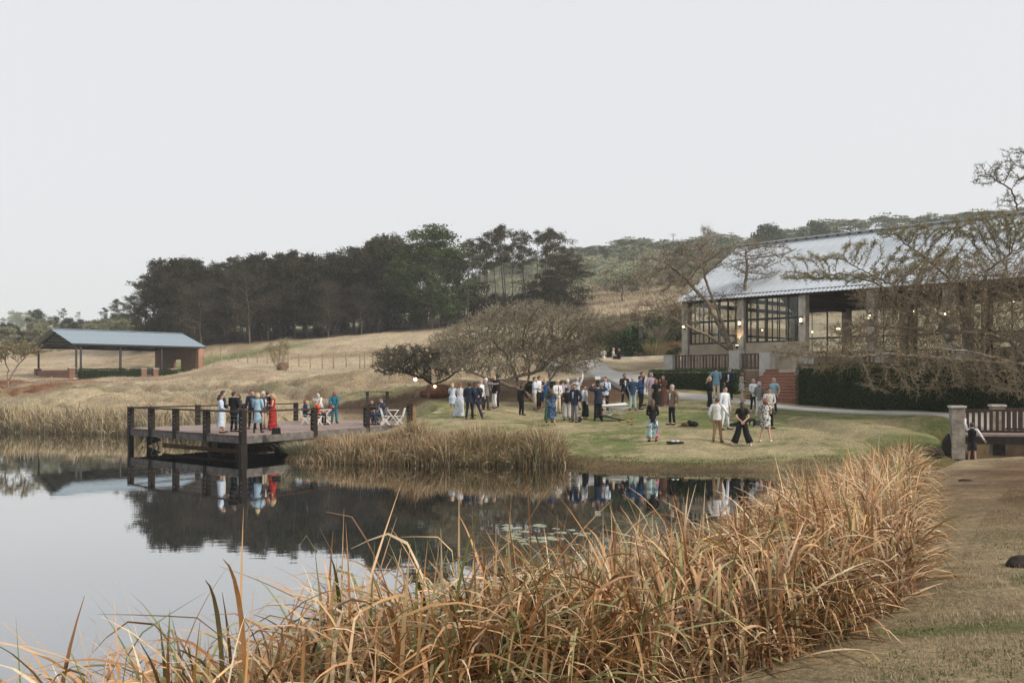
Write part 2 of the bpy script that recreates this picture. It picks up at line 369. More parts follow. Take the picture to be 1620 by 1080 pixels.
# ---------------------------------------------------------------- water
def build_water():
    poly = [(-400, 66), (-60, 66), (-28, 64), (-12, 58), (-6, 46), (-4, 39), (4, 38), (8, 36), (15, 36), (17, 44), (23, 44), (23, 30), (14, 29), (8, 19), (4, 11), (1.5, 8), (-.5, 5.5), (-3, 2), (-8, -3), (-60, -20), (-400, -20)]
    me = bpy.data.meshes.new('pond'); me.from_pydata([(x, y, 0) for x, y in poly], [], [tuple(reversed(range(len(poly))))]); me.update()
    m = bpy.data.materials.new('water'); m.use_nodes = True; N = m.node_tree.nodes; L = m.node_tree.links; b = N['Principled BSDF']
    b.inputs['Base Color'].default_value = (.008, .010, .010, 1); b.inputs['Roughness'].default_value = .005; b.inputs['IOR'].default_value = 1.4
    tc = N.new('ShaderNodeTexCoord')
    mp = N.new('ShaderNodeMapping'); mp.inputs['Scale'].default_value = (.55, 1.3, 1); L.new(tc.outputs['Object'], mp.inputs[0])
    n = N.new('ShaderNodeTexNoise'); n.inputs['Scale'].default_value = 2.6; n.inputs['Detail'].default_value = 3; L.new(mp.outputs[0], n.inputs['Vector'])
    n2 = N.new('ShaderNodeTexNoise'); n2.inputs['Scale'].default_value = .5; n2.inputs['Detail'].default_value = 2; L.new(mp.outputs[0], n2.inputs['Vector'])
    mu = N.new('ShaderNodeMath'); mu.operation = 'MULTIPLY'; L.new(n.outputs[0], mu.inputs[0]); L.new(n2.outputs[0], mu.inputs[1])
    bp = N.new('ShaderNodeBump'); bp.inputs['Strength'].default_value = .014; bp.inputs['Distance'].default_value = .12
    L.new(mu.outputs[0], bp.inputs['Height']); L.new(bp.outputs[0], b.inputs['Normal'])
    gl = N.new('ShaderNodeBsdfGlossy'); gl.inputs['Roughness'].default_value = .003; gl.inputs['Color'].default_value = (.95, .97, .98, 1); L.new(bp.outputs[0], gl.inputs['Normal'])
    lw = N.new('ShaderNodeFresnel'); lw.inputs[0].default_value = 1.45; ma = N.new('ShaderNodeMath'); ma.operation = 'MULTIPLY_ADD'; ma.inputs[1].default_value = .6; ma.inputs[2].default_value = .3; ma.use_clamp = True; L.new(lw.outputs[0], ma.inputs[0])
    ms = N.new('ShaderNodeMixShader'); L.new(ma.outputs[0], ms.inputs[0]); L.new(b.outputs[0], ms.inputs[1]); L.new(gl.outputs[0], ms.inputs[2]); L.new(ms.outputs[0], N['Material Output'].inputs[0])
    me.materials.append(m)
    tag(link('water', me), kind='structure')
build_water()
# ================================================================ VEGETATION
def blades(pos, L, w, az, lean0, lean1, segs, col, tipcol=None, power=1.3, kink=None, taper=.12, rs=None, widen=False):
    """strips of grass: every argument an array of n; returns V, F, C. lean angles in radians from upright, az the direction of lean"""
    rs = rs or np.random.RandomState(1); n = len(L); t = np.linspace(0, 1, segs + 1)
    ang = lean0[:, None] + (lean1 - lean0)[:, None] * (t[None, :] ** power)
    if kink is not None:
        kt, ka = kink; ang = ang + np.where(t[None, :] > kt[:, None], ka[:, None], 0)
    am = (ang[:, 1:] + ang[:, :-1]) / 2; st = (L / segs)[:, None]
    h = np.concatenate([np.zeros((n, 1)), np.cumsum(np.sin(am) * st, 1)], 1); z = np.concatenate([np.zeros((n, 1)), np.cumsum(np.cos(am) * st, 1)], 1)
    dx, dy = np.cos(az)[:, None], np.sin(az)[:, None]
    ctr = np.stack([pos[:, 0:1] + dx * h, pos[:, 1:2] + dy * h, pos[:, 2:3] + z], -1)
    # width direction: sideways to the lean, twisted a little along the blade
    tw = rs.uniform(-1, 1, n)[:, None] * t[None, :] * 1.6 + rs.uniform(-.6, .6, n)[:, None]
    sx = -dy * np.cos(tw) ; sy = dx * np.cos(tw); szz = np.sin(tw)
    ww = w[:, None] * .5 * np.where(t < .6, 1.0, 1.0 - (t - .6) / .4 * (1 - taper))[None, :]
    off = np.stack([sx * ww + 0 * szz, sy * ww, szz * ww * .8], -1)
    V = np.stack([ctr - off, ctr + off], 2).reshape(-1, 3)
    base = (np.arange(n) * (segs + 1) * 2)[:, None] + (np.arange(segs) * 2)[None, :]
    F = np.stack([base, base + 1, base + 3, base + 2], -1).reshape(-1, 4)
    tc_ = col if tipcol is None else tipcol
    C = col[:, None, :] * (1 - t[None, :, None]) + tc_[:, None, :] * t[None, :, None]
    C = np.repeat(C[:, :, None, :], 2, 2).reshape(-1, 3)
    return V, F, C
def palette(rs, n, cols, wts, jit=.18):
    cols = np.array(cols); wts = np.array(wts, float); k = rs.choice(len(cols), n, p=wts / wts.sum())
    return np.clip(cols[k] * (1 + rs.uniform(-jit, jit, (n, 1))) * (1 + rs.uniform(-.06, .06, (n, 3))), 0, 1)
REED = [(.63, .42, .22), (.50, .29, .13), (.34, .165, .062), (.68, .54, .35), (.22, .105, .04), (.32, .29, .13), (.16, .19, .07)]
m_blade = mat('dry_blade', (.5, .4, .25), rough=.55, var=.1, scale=9, attr=True, spec=.4, transl=.08)
m_grass = mat('grass_blade', (.5, .4, .25), rough=.8, var=.1, scale=5, attr=True, spec=.2, transl=.2)
def band_points(rs, n, poly):
    """random points in a polygon"""
    poly = np.array(poly, float); lo = poly.min(0); hi = poly.max(0); out = []
    got = 0
    while got < n:
        q = rs.uniform(lo, hi, (n * 2, 2)); ins = np.zeros(len(q), bool)
        A = poly; B = np.roll(poly, -1, axis=0)
        for (ax, ay), (bx, by) in zip(A, B):
            c1 = (ay > q[:, 1]) != (by > q[:, 1])
            xi = (bx - ax) * (q[:, 1] - ay) / (by - ay if by != ay else 1e-9) + ax
            ins ^= c1 & (q[:, 0] < xi)
        out.append(q[ins]); got += ins.sum()
    return np.concatenate(out)[:n]
NEAR_BAND = [(-4.6, 3.6), (-4.2, 5.4), (-3.9, 6.8), (-3.2, 8.1), (-2.4, 9.2), (-1.5, 10.3), (-.5, 11.3), (.7, 12.5), (2.0, 14.1), (2.9, 15.6), (4.8, 20), (7.0, 25), (9.3, 28.6), (11.0, 29.9), (12.0, 28.6), (11.9, 26.5), (10.2, 21.8), (7.8, 16.8), (5.7, 12.8), (3.9, 9.4), (2.4, 7.3), (.8, 5.6), (-.6, 4.2), (-2, 3.2)]
def foreground_reeds():
    rs = np.random.RandomState(11)
    # density falls with distance: near blades are seen singly
    p = band_points(rs, 175000, NEAR_BAND); r = np.hypot(p[:, 0], p[:, 1])
    keep = rs.rand(len(p)) < np.clip((9.0 / r) ** 1.0, .4, 1) * 1.1
    # gaps between clumps
    cl = fbm(p[:, 0] * 1.6, p[:, 1] * 1.6, 3)
    keep &= rs.rand(len(p)) < .55 + .45 * sstep(.35, .5, cl)
    keep &= p[:, 0] / p[:, 1] * FPX + CX < 1448 - 40 * sstep(24, 18, p[:, 1]) * 0
    p = np.concatenate([p[keep], band_points(rs, 15000, [(-4.5, 3.6), (-4.3, 6.0), (-3.9, 6.8), (-3.2, 8.1), (-2.4, 9.2), (-1.5, 10.3), (-.5, 11.3), (.7, 12.5), (1.6, 11.0), (0, 8.2), (-1.2, 6.2), (-2.2, 4.2)])]); n = len(p); z = np.maximum(ground(p[:, 0], p[:, 1], False), -.05)
    cl = fbm(p[:, 0] * .9 + 3, p[:, 1] * .9, 3); sdv = pond_sd(p[:, 0], p[:, 1])
    edge = sstep(3.4, 1.4, sdv) * .45 + .55
    mat_ = rs.uniform(0, .5, n) * sstep(.2, 1.2, sdv + .8) * (rs.rand(n) < .7); z = z + mat_; L = rs.uniform(.45, 1.12, n) * (.66 + .6 * cl) * edge * (1 - .45 * sstep(24, 29.5, p[:, 1])) * (1 - .3 * sstep(1410, 1490, p[:, 0] / p[:, 1] * FPX + CX)) * np.interp(p[:, 0], (-3.5, -2.2, -.8, .8), (.72, .84, .95, 1))
    L *= np.where(rs.rand(n) < .25, .55, 1)
    far = sstep(10, 24, np.hypot(p[:, 0], p[:, 1]))
    w = rs.uniform(.009, .024, n) * (1 + .1 * far)
    # lean: one prevailing lay per clump, arching over
    ca = fbm(p[:, 0] * .5 + 31, p[:, 1] * .5 + 8, 3) * 14
    az = ca + rs.normal(0, 1.1, n)
    l0 = np.abs(rs.normal(.16, .16, n)); l1 = l0 + np.abs(rs.normal(1.5, .85, n))
    up = rs.rand(n) < .07; l1[up] = l0[up] + rs.uniform(.05, .4, up.sum())
    flat = rs.rand(n) < .3; l0[flat] = rs.uniform(.8, 1.35, flat.sum()); l1[flat] = l0[flat] + rs.uniform(0, .5, flat.sum())
    kt = rs.uniform(.35, .8, n); ka = np.where(rs.rand(n) < .42, rs.uniform(.5, 1.7, n), 0)
    tot = l1 + ka; ka = np.where(tot > 2.9, 0, ka); l1 = np.minimum(l1, 2.7)
    col = palette(rs, n, REED, [24, 24, 12, 16, 8, 6, 3]); gr = fbm(p[:, 0] * .7 + 90, p[:, 1] * .7, 3)
    gsel = (rs.rand(n) < sstep(.55, .7, gr) * .3 + .1 * sstep(6, 2, np.hypot(p[:, 0] + 3, p[:, 1] - 6.5))); col[gsel] = palette(rs, gsel.sum(), [(.17, .2, .07), (.26, .27, .11)], [1, 1])
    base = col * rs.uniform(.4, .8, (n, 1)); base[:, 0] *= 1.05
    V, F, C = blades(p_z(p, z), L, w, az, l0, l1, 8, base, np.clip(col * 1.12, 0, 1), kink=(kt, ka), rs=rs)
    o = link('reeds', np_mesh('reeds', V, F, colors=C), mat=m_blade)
    tag(o, 'tall dry orange brown reeds arching over along the near bank of the pond', 'reeds', kind='stuff')
    # a thatch of broken litter between the stems
    n2 = 40000; p = band_points(rs, n2, NEAR_BAND); p = p[p[:, 0] / p[:, 1] * FPX + CX < 1425]; n2 = len(p); z = np.maximum(ground(p[:, 0], p[:, 1], False), -.02) + rs.uniform(0, .5, n2)
    col = palette(rs, n2, [(.2, .11, .055), (.3, .18, .09), (.12, .065, .035)], [1, 1, 1])
    V, F, C = blades(p_z(p, z), rs.uniform(.25, .7, n2), rs.uniform(.008, .016, n2), rs.uniform(0, 6.28, n2), rs.uniform(1.0, 1.6, n2), rs.uniform(1.2, 1.8, n2), 3, col, rs=rs)
    tag(link('reed_litter', np_mesh('reed_litter', V, F, colors=C), mat=m_blade), 'brown fallen reed litter among the foot of the reeds', 'litter', kind='stuff')
    # single long green and tan stems standing free above the water at the left
    def wisps():
        out = []
        q = [(-3.15, 6.0, 1.05, .5, 2.9, .35, 1), (-3.35, 6.3, .75, .3, 1.9, .5, 1), (-2.9, 5.9, .9, -.5, .35, .3, 1), (-2.6, 5.6, .95, .8, .3, .5, 0), (-3.5, 6.5, .65, .3, .1, .2, 1), (-2.4, 6.9, .95, 1.2, 2.2, .5, 0),
             (-1.75, 9.0, 1.75, .9, 2.6, .7, 0), (-1.35, 9.6, 1.55, .9, 2.7, .65, 0), (-1.9, 8.6, 1.25, .2, .2, .3, 1), (-.85, 10.2, 1.5, .15, 2.0, .25, 1), (-.2, 10.8, 1.2, .2, .5, .35, 1),
             (-.62, 11.6, 1.85, .02, 1.6, .05, 2), (1.2, 13.6, 1.5, .1, .2, .25, 1), (1.75, 14.2, 1.6, .15, 2.6, .25, 0), (2.2, 15.4, 1.4, .1, .4, .3, 1)]
        for (x, y, LL, l1, a, l0, g) in q:
            out.append((x, y, LL, l1, a, l0, g))
        for i in range(110):
            t = rs.rand(); x = -3.4 + t * 7.2 + rs.normal(0, .2); y = 5.6 + (x + 3.4) * 1.45 + rs.normal(0, .5)
            out.append((x, y, rs.uniform(.3, .55), rs.uniform(.3, 1.7), rs.uniform(0, 6.28), rs.uniform(.02, .35), 1 if rs.rand() < .6 else 0))
        a = np.array(out); p = a[:, :2]; z = np.maximum(ground(p[:, 0], p[:, 1], False), -.05)
        n = len(a); col = np.where(a[:, 6:7] == 1, np.array([[.115, .135, .045]]), np.array([[.5, .36, .2]])) * rs.uniform(.8, 1.25, (n, 1))
        w = np.where(a[:, 6] == 2, .03, rs.uniform(.007, .013, n)); w[:14] = np.maximum(w[:14], .013)
        return blades(p_z(p, z), a[:, 2], w, a[:, 4], a[:, 5], a[:, 5] + a[:, 3], 9, col * .8, col * 1.1, rs=rs)
    V, F, C = wisps()
    tag(link('green_reeds', np_mesh('green_reeds', V, F, colors=C), mat=m_blade), 'thin green sedge stems standing up at the water edge of the reeds', 'sedge', kind='stuff')
def p_z(p, z): return np.column_stack([p[:, 0], p[:, 1], z])
def reed_bank(name, label, poly, n, hmin, hmax, cols, wts, seed, w=(.02, .04), green_edge=0.0, ramp=None):
    rs = np.random.RandomState(seed); p = band_points(rs, n, poly); z = np.maximum(ground(p[:, 0], p[:, 1], False), -.08)
    cl = fbm(p[:, 0] * .8 + seed, p[:, 1] * .8, 3); cl2 = fbm(p[:, 0] * .3 + seed, p[:, 1] * .3, 3)
    L = rs.uniform(hmin, hmax, n) * (.25 + cl * 1.4) * (1 if ramp is None else np.interp(p[:, 0], ramp[0], ramp[1]))
    l0 = np.abs(rs.normal(.18, .22, n)); l1 = l0 + np.abs(rs.normal(.85, .75, n)); az = cl * 14 + rs.normal(0, 1.2, n)
    col = palette(rs, n, cols, wts)
    gsel = rs.rand(n) < green_edge * sstep(.48, .6, cl2) + green_edge * .6 * sstep(.9, .3, np.abs(pond_sd(p[:, 0], p[:, 1])))
    col[gsel] = palette(rs, gsel.sum(), [(.17, .18, .07), (.27, .27, .13)], [1, 1])
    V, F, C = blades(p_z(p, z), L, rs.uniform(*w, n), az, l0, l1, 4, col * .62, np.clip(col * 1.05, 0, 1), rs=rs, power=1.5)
    o = link(name, np_mesh(name, V, F, colors=C), mat=m_blade); tag(o, label, 'reeds', kind='stuff')
foreground_reeds()
STRAWS = [(.46, .36, .22), (.36, .25, .14), (.26, .15, .07), (.52, .43, .28), (.3, .28, .17)]
reed_bank('far_reeds', 'pale dry reeds along the far left shore below the shelter', [(-75, 63), (-45, 61.6), (-31, 60.2), (-24, 57.2), (-18.5, 53.4), (-15, 50.8), (-13, 53.4), (-18, 57.8), (-24, 61.5), (-33, 65.2), (-46, 66.8), (-75, 68)], 26000, .4, 1.5, STRAWS, [5, 4, 2, 5, 2], 21, w=(.03, .06), green_edge=.16)
reed_bank('shore_reeds', 'dense straw coloured reeds on the bank in front of the deck and lawn', [(-8.7, 38.1), (-7.3, 37.0), (-5.5, 36.3), (-2, 35.7), (0.9, 35.5), (1.95, 35.7), (2.0, 36.9), (1.0, 38.3), (-1, 38.7), (-3.5, 39.3), (-5, 40.6), (-7.0, 40.0), (-8.6, 39.2)], 19000, .45, 1.15, [(.46, .34, .2), (.36, .23, .115), (.26, .14, .06), (.5, .42, .27)], [5, 5, 3, 3], 22, w=(.014, .032), green_edge=.22, ramp=((-9, -7.4, -6, -4.6, -2, 1, 2.2), (.3, .38, .62, .85, 1.0, 1.0, .85)))
def grass_scatter(name, label, poly, n, h, w, cols, wts, seed, clump=1.0, thr=.45):
    rs = np.random.RandomState(seed); p = band_points(rs, n, poly)
    sdv = pond_sd(p[:, 0], p[:, 1]); cl = fbm(p[:, 0] * clump + seed, p[:, 1] * clump, 3)
    k = (sdv > .15) & (rs.rand(len(p)) < (.25 if thr < .5 else .02) + .75 * sstep(thr - .08, thr + .08, cl)); p = p[k]; cl = cl[k]; n = len(p)
    z = ground(p[:, 0], p[:, 1]) - .01
    col = gcolor(p[:, 0], p[:, 1]) * rs.uniform(.8, 1.75, (n, 1)) if cols is None else palette(rs, n, cols, wts)
    L = rs.uniform(*h, n) * (.5 + cl)
    l0 = rs.uniform(.1, .9, n)
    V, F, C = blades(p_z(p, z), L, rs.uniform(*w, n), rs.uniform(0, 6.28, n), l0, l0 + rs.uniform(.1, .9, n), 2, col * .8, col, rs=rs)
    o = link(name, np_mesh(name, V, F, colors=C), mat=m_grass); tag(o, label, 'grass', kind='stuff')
DRY = [(.42, .33, .2), (.33, .25, .14), (.5, .41, .27), (.2, .13, .075)]; GRN = [(.1, .13, .035), (.17, .2, .07), (.36, .3, .17)]
grass_scatter('bank_grass', 'short dry winter grass on the near right bank', [(1.2, 5.0), (3.2, 8.0), (5.2, 11.6), (7.6, 16), (10, 20), (20, 22), (14, 14), (9, 8), (6, 4.5)], 260000, (.02, .065), (.002, .006), None, None, 31, clump=1.8)
grass_scatter('bank_straw', 'bright straw coloured tufts on the near right bank', [(2.2, 6.0), (4.2, 9.0), (6.4, 12.6), (8.6, 16), (11, 20), (16, 20), (14, 14), (9, 8), (6, 4.5)], 90000, (.03, .08), (.002, .005), [(.62, .53, .38), (.5, .41, .27), (.2, .13, .08)], [4, 3, 3], 38, clump=1.2, thr=.52)
grass_scatter('bank_weeds', 'low green weeds growing in the dry grass beside the reeds', [(1.8, 6.5), (3.6, 8.8), (5.6, 12), (8.3, 16.5), (9.4, 15.8), (7, 11.5), (5, 8), (3, 5.8)], 16000, (.015, .045), (.006, .014), [(.13, .17, .07), (.2, .22, .1)], [1, 1], 32, clump=1.9, thr=.62)
grass_scatter('lawn_grass', 'short mown grass on the lawn where the guests stand', [(-7, 40), (2, 36.5), (3, 34), (14, 33), (15.2, 35), (22, 40), (22, 47), (12, 54), (0, 60), (-6, 56)], 110000, (.02, .055), (.008, .02), None, None, 33, clump=.5)
grass_scatter('edge_grass', 'longer green grass along the lip of the lawn by the water', [(1.6, 36.2), (2.2, 34.2), (5, 33.3), (8, 33), (11, 32.6), (14.5, 32.7), (15.5, 34), (11, 34.6), (5, 35.4), (2.4, 37)], 9000, (.04, .13), (.01, .022), [(.14, .15, .06), (.3, .26, .14), (.3, .2, .1)], [4, 4, 2], 34, clump=.8)
grass_scatter('hill_grass', 'rough straw coloured grass on the far hillside', [(-75, 68), (-33, 67), (-14, 56), (-4, 60), (-6, 95), (-10, 128), (-60, 128), (-100, 100)], 130000, (.06, .2), (.012, .035), None, None, 35, clump=.35)
grass_scatter('bank_tussocks', 'coarse tussocks on the rough bank between the reeds and the meadow', [(-75, 68), (-33, 66), (-20, 60), (-13, 60), (-3, 58), (-4, 74), (-10, 84), (-40, 94), (-80, 88)], 45000, (.06, .17), (.012, .03), [(.4, .33, .22), (.26, .2, .12), (.2, .19, .1), (.17, .11, .065)], [5, 3, 2, 1], 37, clump=1.1, thr=.54)
grass_scatter('field_grass', 'tall dry field grass beyond the pavilion', [(4, 95), (24, 95), (60, 160), (60, 250), (8, 250), (2, 130)], 70000, (.2, .6), (.04, .1), None, None, 36, clump=.1)

# ---------------------------------------------------------------- trees
def tubes_np(A, B, ra, rb, n=3):
    """one tapered tube per row"""
    d = B - A; L = np.linalg.norm(d, axis=1, keepdims=True) + 1e-9; d = d / L
    ref = np.where(np.abs(d[:, 2:3]) > .9, np.array([[1., 0, 0]]), np.array([[0, 0, 1.]]))
    u = np.cross(d, ref); u /= np.linalg.norm(u, axis=1, keepdims=True); w = np.cross(d, u); out = []
    a = 2 * np.pi * np.arange(n) / n
    ring = u[:, None, :] * np.cos(a)[None, :, None] + w[:, None, :] * np.sin(a)[None, :, None]
    V = np.concatenate([A[:, None] + ring * ra[:, None, None], B[:, None] + ring * rb[:, None, None]], 1)
    m = len(A); base = (np.arange(m) * 2 * n)[:, None]
    k = np.arange(n)[None]; k2 = (np.arange(n) + 1)[None] % n
    F = np.stack([base + k, base + k2, base + n + k2, base + n + k], -1).reshape(-1, 4)
    return V.reshape(-1, 3), F
def cards(ctr, size, rs, flat=0.0):
    """leaf-sized quads with random facing"""
    n = len(ctr); a = rs.normal(size=(n, 3)); a[:, 2] *= (1 - flat); a /= np.linalg.norm(a, axis=1, keepdims=True)
    b = np.cross(a, rs.normal(size=(n, 3))); b /= np.linalg.norm(b, axis=1, keepdims=True)
    s = size[:, None] * .5; V = np.stack([ctr - a * s, ctr - b * s * .5, ctr + a * s, ctr + b * s * .5], 1).reshape(-1, 3)
    return V, np.arange(n * 4).reshape(-1, 4)
def merge(parts):
    V = []; F = []; C = []; o = 0
    for p in parts:
        V.append(p[0]); F.append(p[1] + o); o += len(p[0])
        if len(p) > 2: C.append(p[2])
    return (np.concatenate(V), np.concatenate(F)) + ((np.concatenate(C),) if C else ())
m_bark = mat('bark', (.13, .095, .07), rough=.9, var=.35, scale=4, bump=.6, bscale=14)
m_bark_grey = mat('bark_grey', (.22, .18, .135), rough=.9, var=.3, scale=5, bump=.5, bscale=18)
m_bark_dark = mat('bark_dark', (.07, .052, .042), rough=.9, var=.35, scale=4, bump=.5, bscale=14)
m_leaf = mat('leaf', (.1, .1, .1), rough=.75, var=.14, scale=1.2, attr=True, spec=.12, transl=.14)
m_twig = mat('twig', (.1, .1, .1), rough=.9, var=.15, scale=3, attr=True, spec=.1)
def colonize(root_pts, attractors, step, infl, kill, rs, iters=220, flatten=0.0):
    """space colonization: root_pts is a list of trunk polylines (lists of xyz); returns nodes, parents"""
    nodes = []; par = []
    for line in root_pts:
        start = None
        if line and isinstance(line[0], int): start = line[0]; line = line[1:]
        prev = -1 if start is None else start; last = None if start is None else nodes[start]
        for q in line:
            q = np.array(q, float)
            if last is not None:
                k = max(1, int(np.linalg.norm(q - last) / step))
                for i in range(1, k + 1):
                    nodes.append(last + (q - last) * i / k + (rs.normal(size=3) * step * .12 if i < k else 0)); par.append(prev); prev = len(nodes) - 1
            else:
                nodes.append(q); par.append(prev); prev = len(nodes) - 1
            last = q
    A = attractors.copy(); N = np.array(nodes); bd = np.full(len(A), 1e9); bi = np.zeros(len(A), int)
    for s0 in range(0, len(N), 400):
        D = np.linalg.norm(A[:, None] - N[None, s0:s0 + 400], axis=2); j = D.argmin(1); dd = D[np.arange(len(A)), j]; k = dd < bd; bd[k] = dd[k]; bi[k] = j[k] + s0
    nodes = list(N)
    for it in range(iters):
        act = bd < infl
        if not act.any():
            infl *= 1.5
            if infl > 50: break
            continue
        idx = bi[act]; dirs = A[act] - np.array(nodes)[idx]; dirs /= np.linalg.norm(dirs, axis=1, keepdims=True) + 1e-9
        u, inv = np.unique(idx, return_inverse=True); acc = np.zeros((len(u), 3)); np.add.at(acc, inv, dirs)
        acc += rs.normal(size=acc.shape) * .35; acc[:, 2] *= (1 - flatten)
        acc /= np.linalg.norm(acc, axis=1, keepdims=True) + 1e-9
        new = np.array(nodes)[u] + acc * step; n0 = len(nodes); nodes.extend(new); par.extend(list(u))
        D = np.linalg.norm(A[:, None] - new[None], axis=2); j = D.argmin(1); dd = D[np.arange(len(A)), j]; k = dd < bd; bd[k] = dd[k]; bi[k] = j[k] + n0
        al = bd > kill; A = A[al]; bd = bd[al]; bi = bi[al]
        if len(A) == 0: break
    return np.array(nodes), np.array(par)
def radii(N, par, tip, power=2.3):
    r = np.zeros(len(N)); r2 = np.zeros(len(N))
    for i in range(len(N) - 1, -1, -1):
        if r2[i] == 0: r2[i] = tip ** power
        r[i] = r2[i] ** (1 / power)
        if par[i] >= 0: r2[par[i]] += r2[i]
    return r
def thorn_tree(name, label, roots, blobs, nattr, seed, trunk_mat, step=.22, tip=.008, twigs=3, twl=(.2, .5), twcol=(.2, .16, .12), leaves=0, leafcol=(.12, .12, .05), leafsize=(.05, .1), group=None, maxr=None, up=.3, kill=2.0, twr=.0045):
    """roots: trunk polylines in world space; blobs: (x, y, z, rx, ry, rz, weight) crown volumes"""
    rs = np.random.RandomState(seed); w = np.array([b[6] for b in blobs], float); w /= w.sum(); at = []
    for b, k in zip(blobs, (w * nattr).astype(int)):
        q = rs.normal(size=(k, 3)); q /= np.linalg.norm(q, axis=1, keepdims=True); q *= rs.rand(k, 1) ** .45
        at.append(np.array(b[:3]) + q * np.array(b[3:6]))
    at = np.concatenate(at)
    org = Vector(roots[0][0])
    N, par = colonize(roots, at, step, step * 14, step * kill, rs)
    r = radii(N, par, tip)
    if maxr: r = np.minimum(r, maxr)
    O = np.array(org); ok = par >= 0; A = N[par[ok]] - O; B = N[ok] - O; rb = r[ok]; ra = np.minimum(r[par[ok]], rb * 1.25 + .004)
    thick = rb > .03
    parts = [tubes_np(A[thick], B[thick], ra[thick], rb[thick], 7), tubes_np(A[~thick], B[~thick], ra[~thick], rb[~thick], 4)]
    root = empty(name, org)
    V, F = merge(parts); link('trunk', np_mesh('trunk', V, F, smooth=True), root, trunk_mat)
    # twigs on the thin wood
    thin = np.where(r < max(tip * 3.2, .02))[0]; T = []
    src = np.repeat(thin, twigs); n = len(src); d = rs.normal(size=(n, 3)); d[:, 2] = d[:, 2] * .6 + up
    pd = N[src] - N[np.maximum(par[src], 0)]; pd /= np.linalg.norm(pd, axis=1, keepdims=True) + 1e-9
    d = d / np.linalg.norm(d, axis=1, keepdims=True) + pd * .8; d /= np.linalg.norm(d, axis=1, keepdims=True)
    L = rs.uniform(*twl, n)[:, None]; a = N[src] - O; b = a + d * L * .5; d2 = d + rs.normal(size=(n, 3)) * .45; d2 /= np.linalg.norm(d2, axis=1, keepdims=True); c_ = b + d2 * L * .5
    one = np.full(n, twr); V, F = merge([tubes_np(a, b, one * 1.2, one, 3), tubes_np(b, c_, one, one * .5, 3)])
    sh = rs.uniform(.7, 1.3, (len(V) // 6, 1)); C = np.repeat(np.array(twcol)[None] * sh, 6, axis=0)
    allp = [(V, F, C)]
    if leaves:
        k = rs.randint(0, n, leaves); t = rs.rand(leaves, 1); q = np.where(t < .5, a[k] + (b[k] - a[k]) * t * 2, b[k] + (c_[k] - b[k]) * (t * 2 - 1)) + rs.normal(size=(leaves, 3)) * .03
        V2, F2 = cards(q, rs.uniform(*leafsize, leaves), rs, .4); cc = np.array(leafcol)[None] * rs.uniform(.6, 1.5, (leaves, 1)) * (1 + rs.uniform(-.15, .15, (leaves, 3)))
        allp.append((V2, F2, np.repeat(cc, 4, axis=0)))
    V, F, C = merge(allp); link('crown', np_mesh('crown', V, F, colors=C), root, m_leaf if leaves else m_twig)
    tag(root, label, 'tree', group); return root
def Wp(px, py, Y): return tuple(P(px, py, Y))
def on(px, Y): 
    x = (px - CX) * Y / FPX; return (x, Y, gz(x, Y) - .08)
# the three thorn trees beyond the lawn
thorn_tree('thorn_tree', 'low dark spreading thorn tree nearest the deck, lit by two lamps', [[on(692, 61), Wp(682, 606, 60.5), Wp(668, 597, 60)], [4, Wp(706, 600, 60.5), Wp(728, 584, 60)], [8, Wp(650, 592, 59), Wp(622, 585, 58)]],
    [(*Wp(668, 568, 60), 3.0, 3.0, .95, 5), (*Wp(625, 582, 59), 1.5, 2, .55, 2), (*Wp(640, 560, 60), 2.0, 2, .6, 2), (*Wp(720, 560, 60), 1.4, 2, .9, 2)], 3600, 5, m_bark_dark, step=.18, tip=.010, twigs=6, twl=(.15, .4), twcol=(.13, .11, .08), leaves=12000, leafcol=(.1, .095, .055), leafsize=(.05, .1), maxr=.24, twr=.010)
thorn_tree('thorn_tree', 'wide bare umbrella shaped thorn tree with leaning trunk behind the standing guests', [[on(848, 56.5), Wp(838, 628, 56.3), Wp(815, 612, 56), Wp(770, 598, 55.5), Wp(735, 585, 55)], [6, Wp(836, 600, 57), Wp(838, 575, 57.5), Wp(828, 548, 57.5)], [12, Wp(858, 585, 57.5), Wp(880, 560, 58)], [5, Wp(815, 590, 57.5), Wp(800, 560, 58), Wp(770, 530, 58)]],
    [(*Wp(845, 505, 57.5), 3.6, 3.2, 1.05, 5), (*Wp(775, 535, 57), 3.0, 3, 1.2, 4), (*Wp(940, 512, 58), 2.6, 3, .65, 3.4), (*Wp(715, 540, 56.5), 1.5, 2.5, .8, 2), (*Wp(870, 555, 58), 3.3, 3, .8, 3), (*Wp(760, 575, 56), 2.8, 2.6, .7, 2.4), (*Wp(900, 575, 58), 2.2, 2.4, .6, 1.4)], 8600, 6, m_bark, step=.19, tip=.009, twigs=4, twl=(.25, .6), twcol=(.34, .3, .22), leaves=20000, leafcol=(.2, .18, .1), leafsize=(.05, .1), maxr=.26, twr=.009)
thorn_tree('thorn_tree', 'olive leaved thorn tree with pale reddish trunks beside the small clipped hedge', [[on(868, 64), Wp(874, 580, 64), Wp(884, 560, 64)], [2, Wp(860, 570, 64), Wp(842, 552, 64)], [2, Wp(890, 575, 64), Wp(905, 550, 64)]],
    [(*Wp(900, 548, 64), 3.2, 2.5, .8, 4), (*Wp(940, 520, 65), 2.2, 2, .7, 3), (*Wp(860, 545, 64), 2.4, 2, .8, 2)], 2600, 7, m_bark_grey, step=.24, tip=.01, twigs=3, twcol=(.2, .16, .11), leaves=11000, leafcol=(.12, .125, .055), leafsize=(.07, .14), maxr=.2, twr=.009)
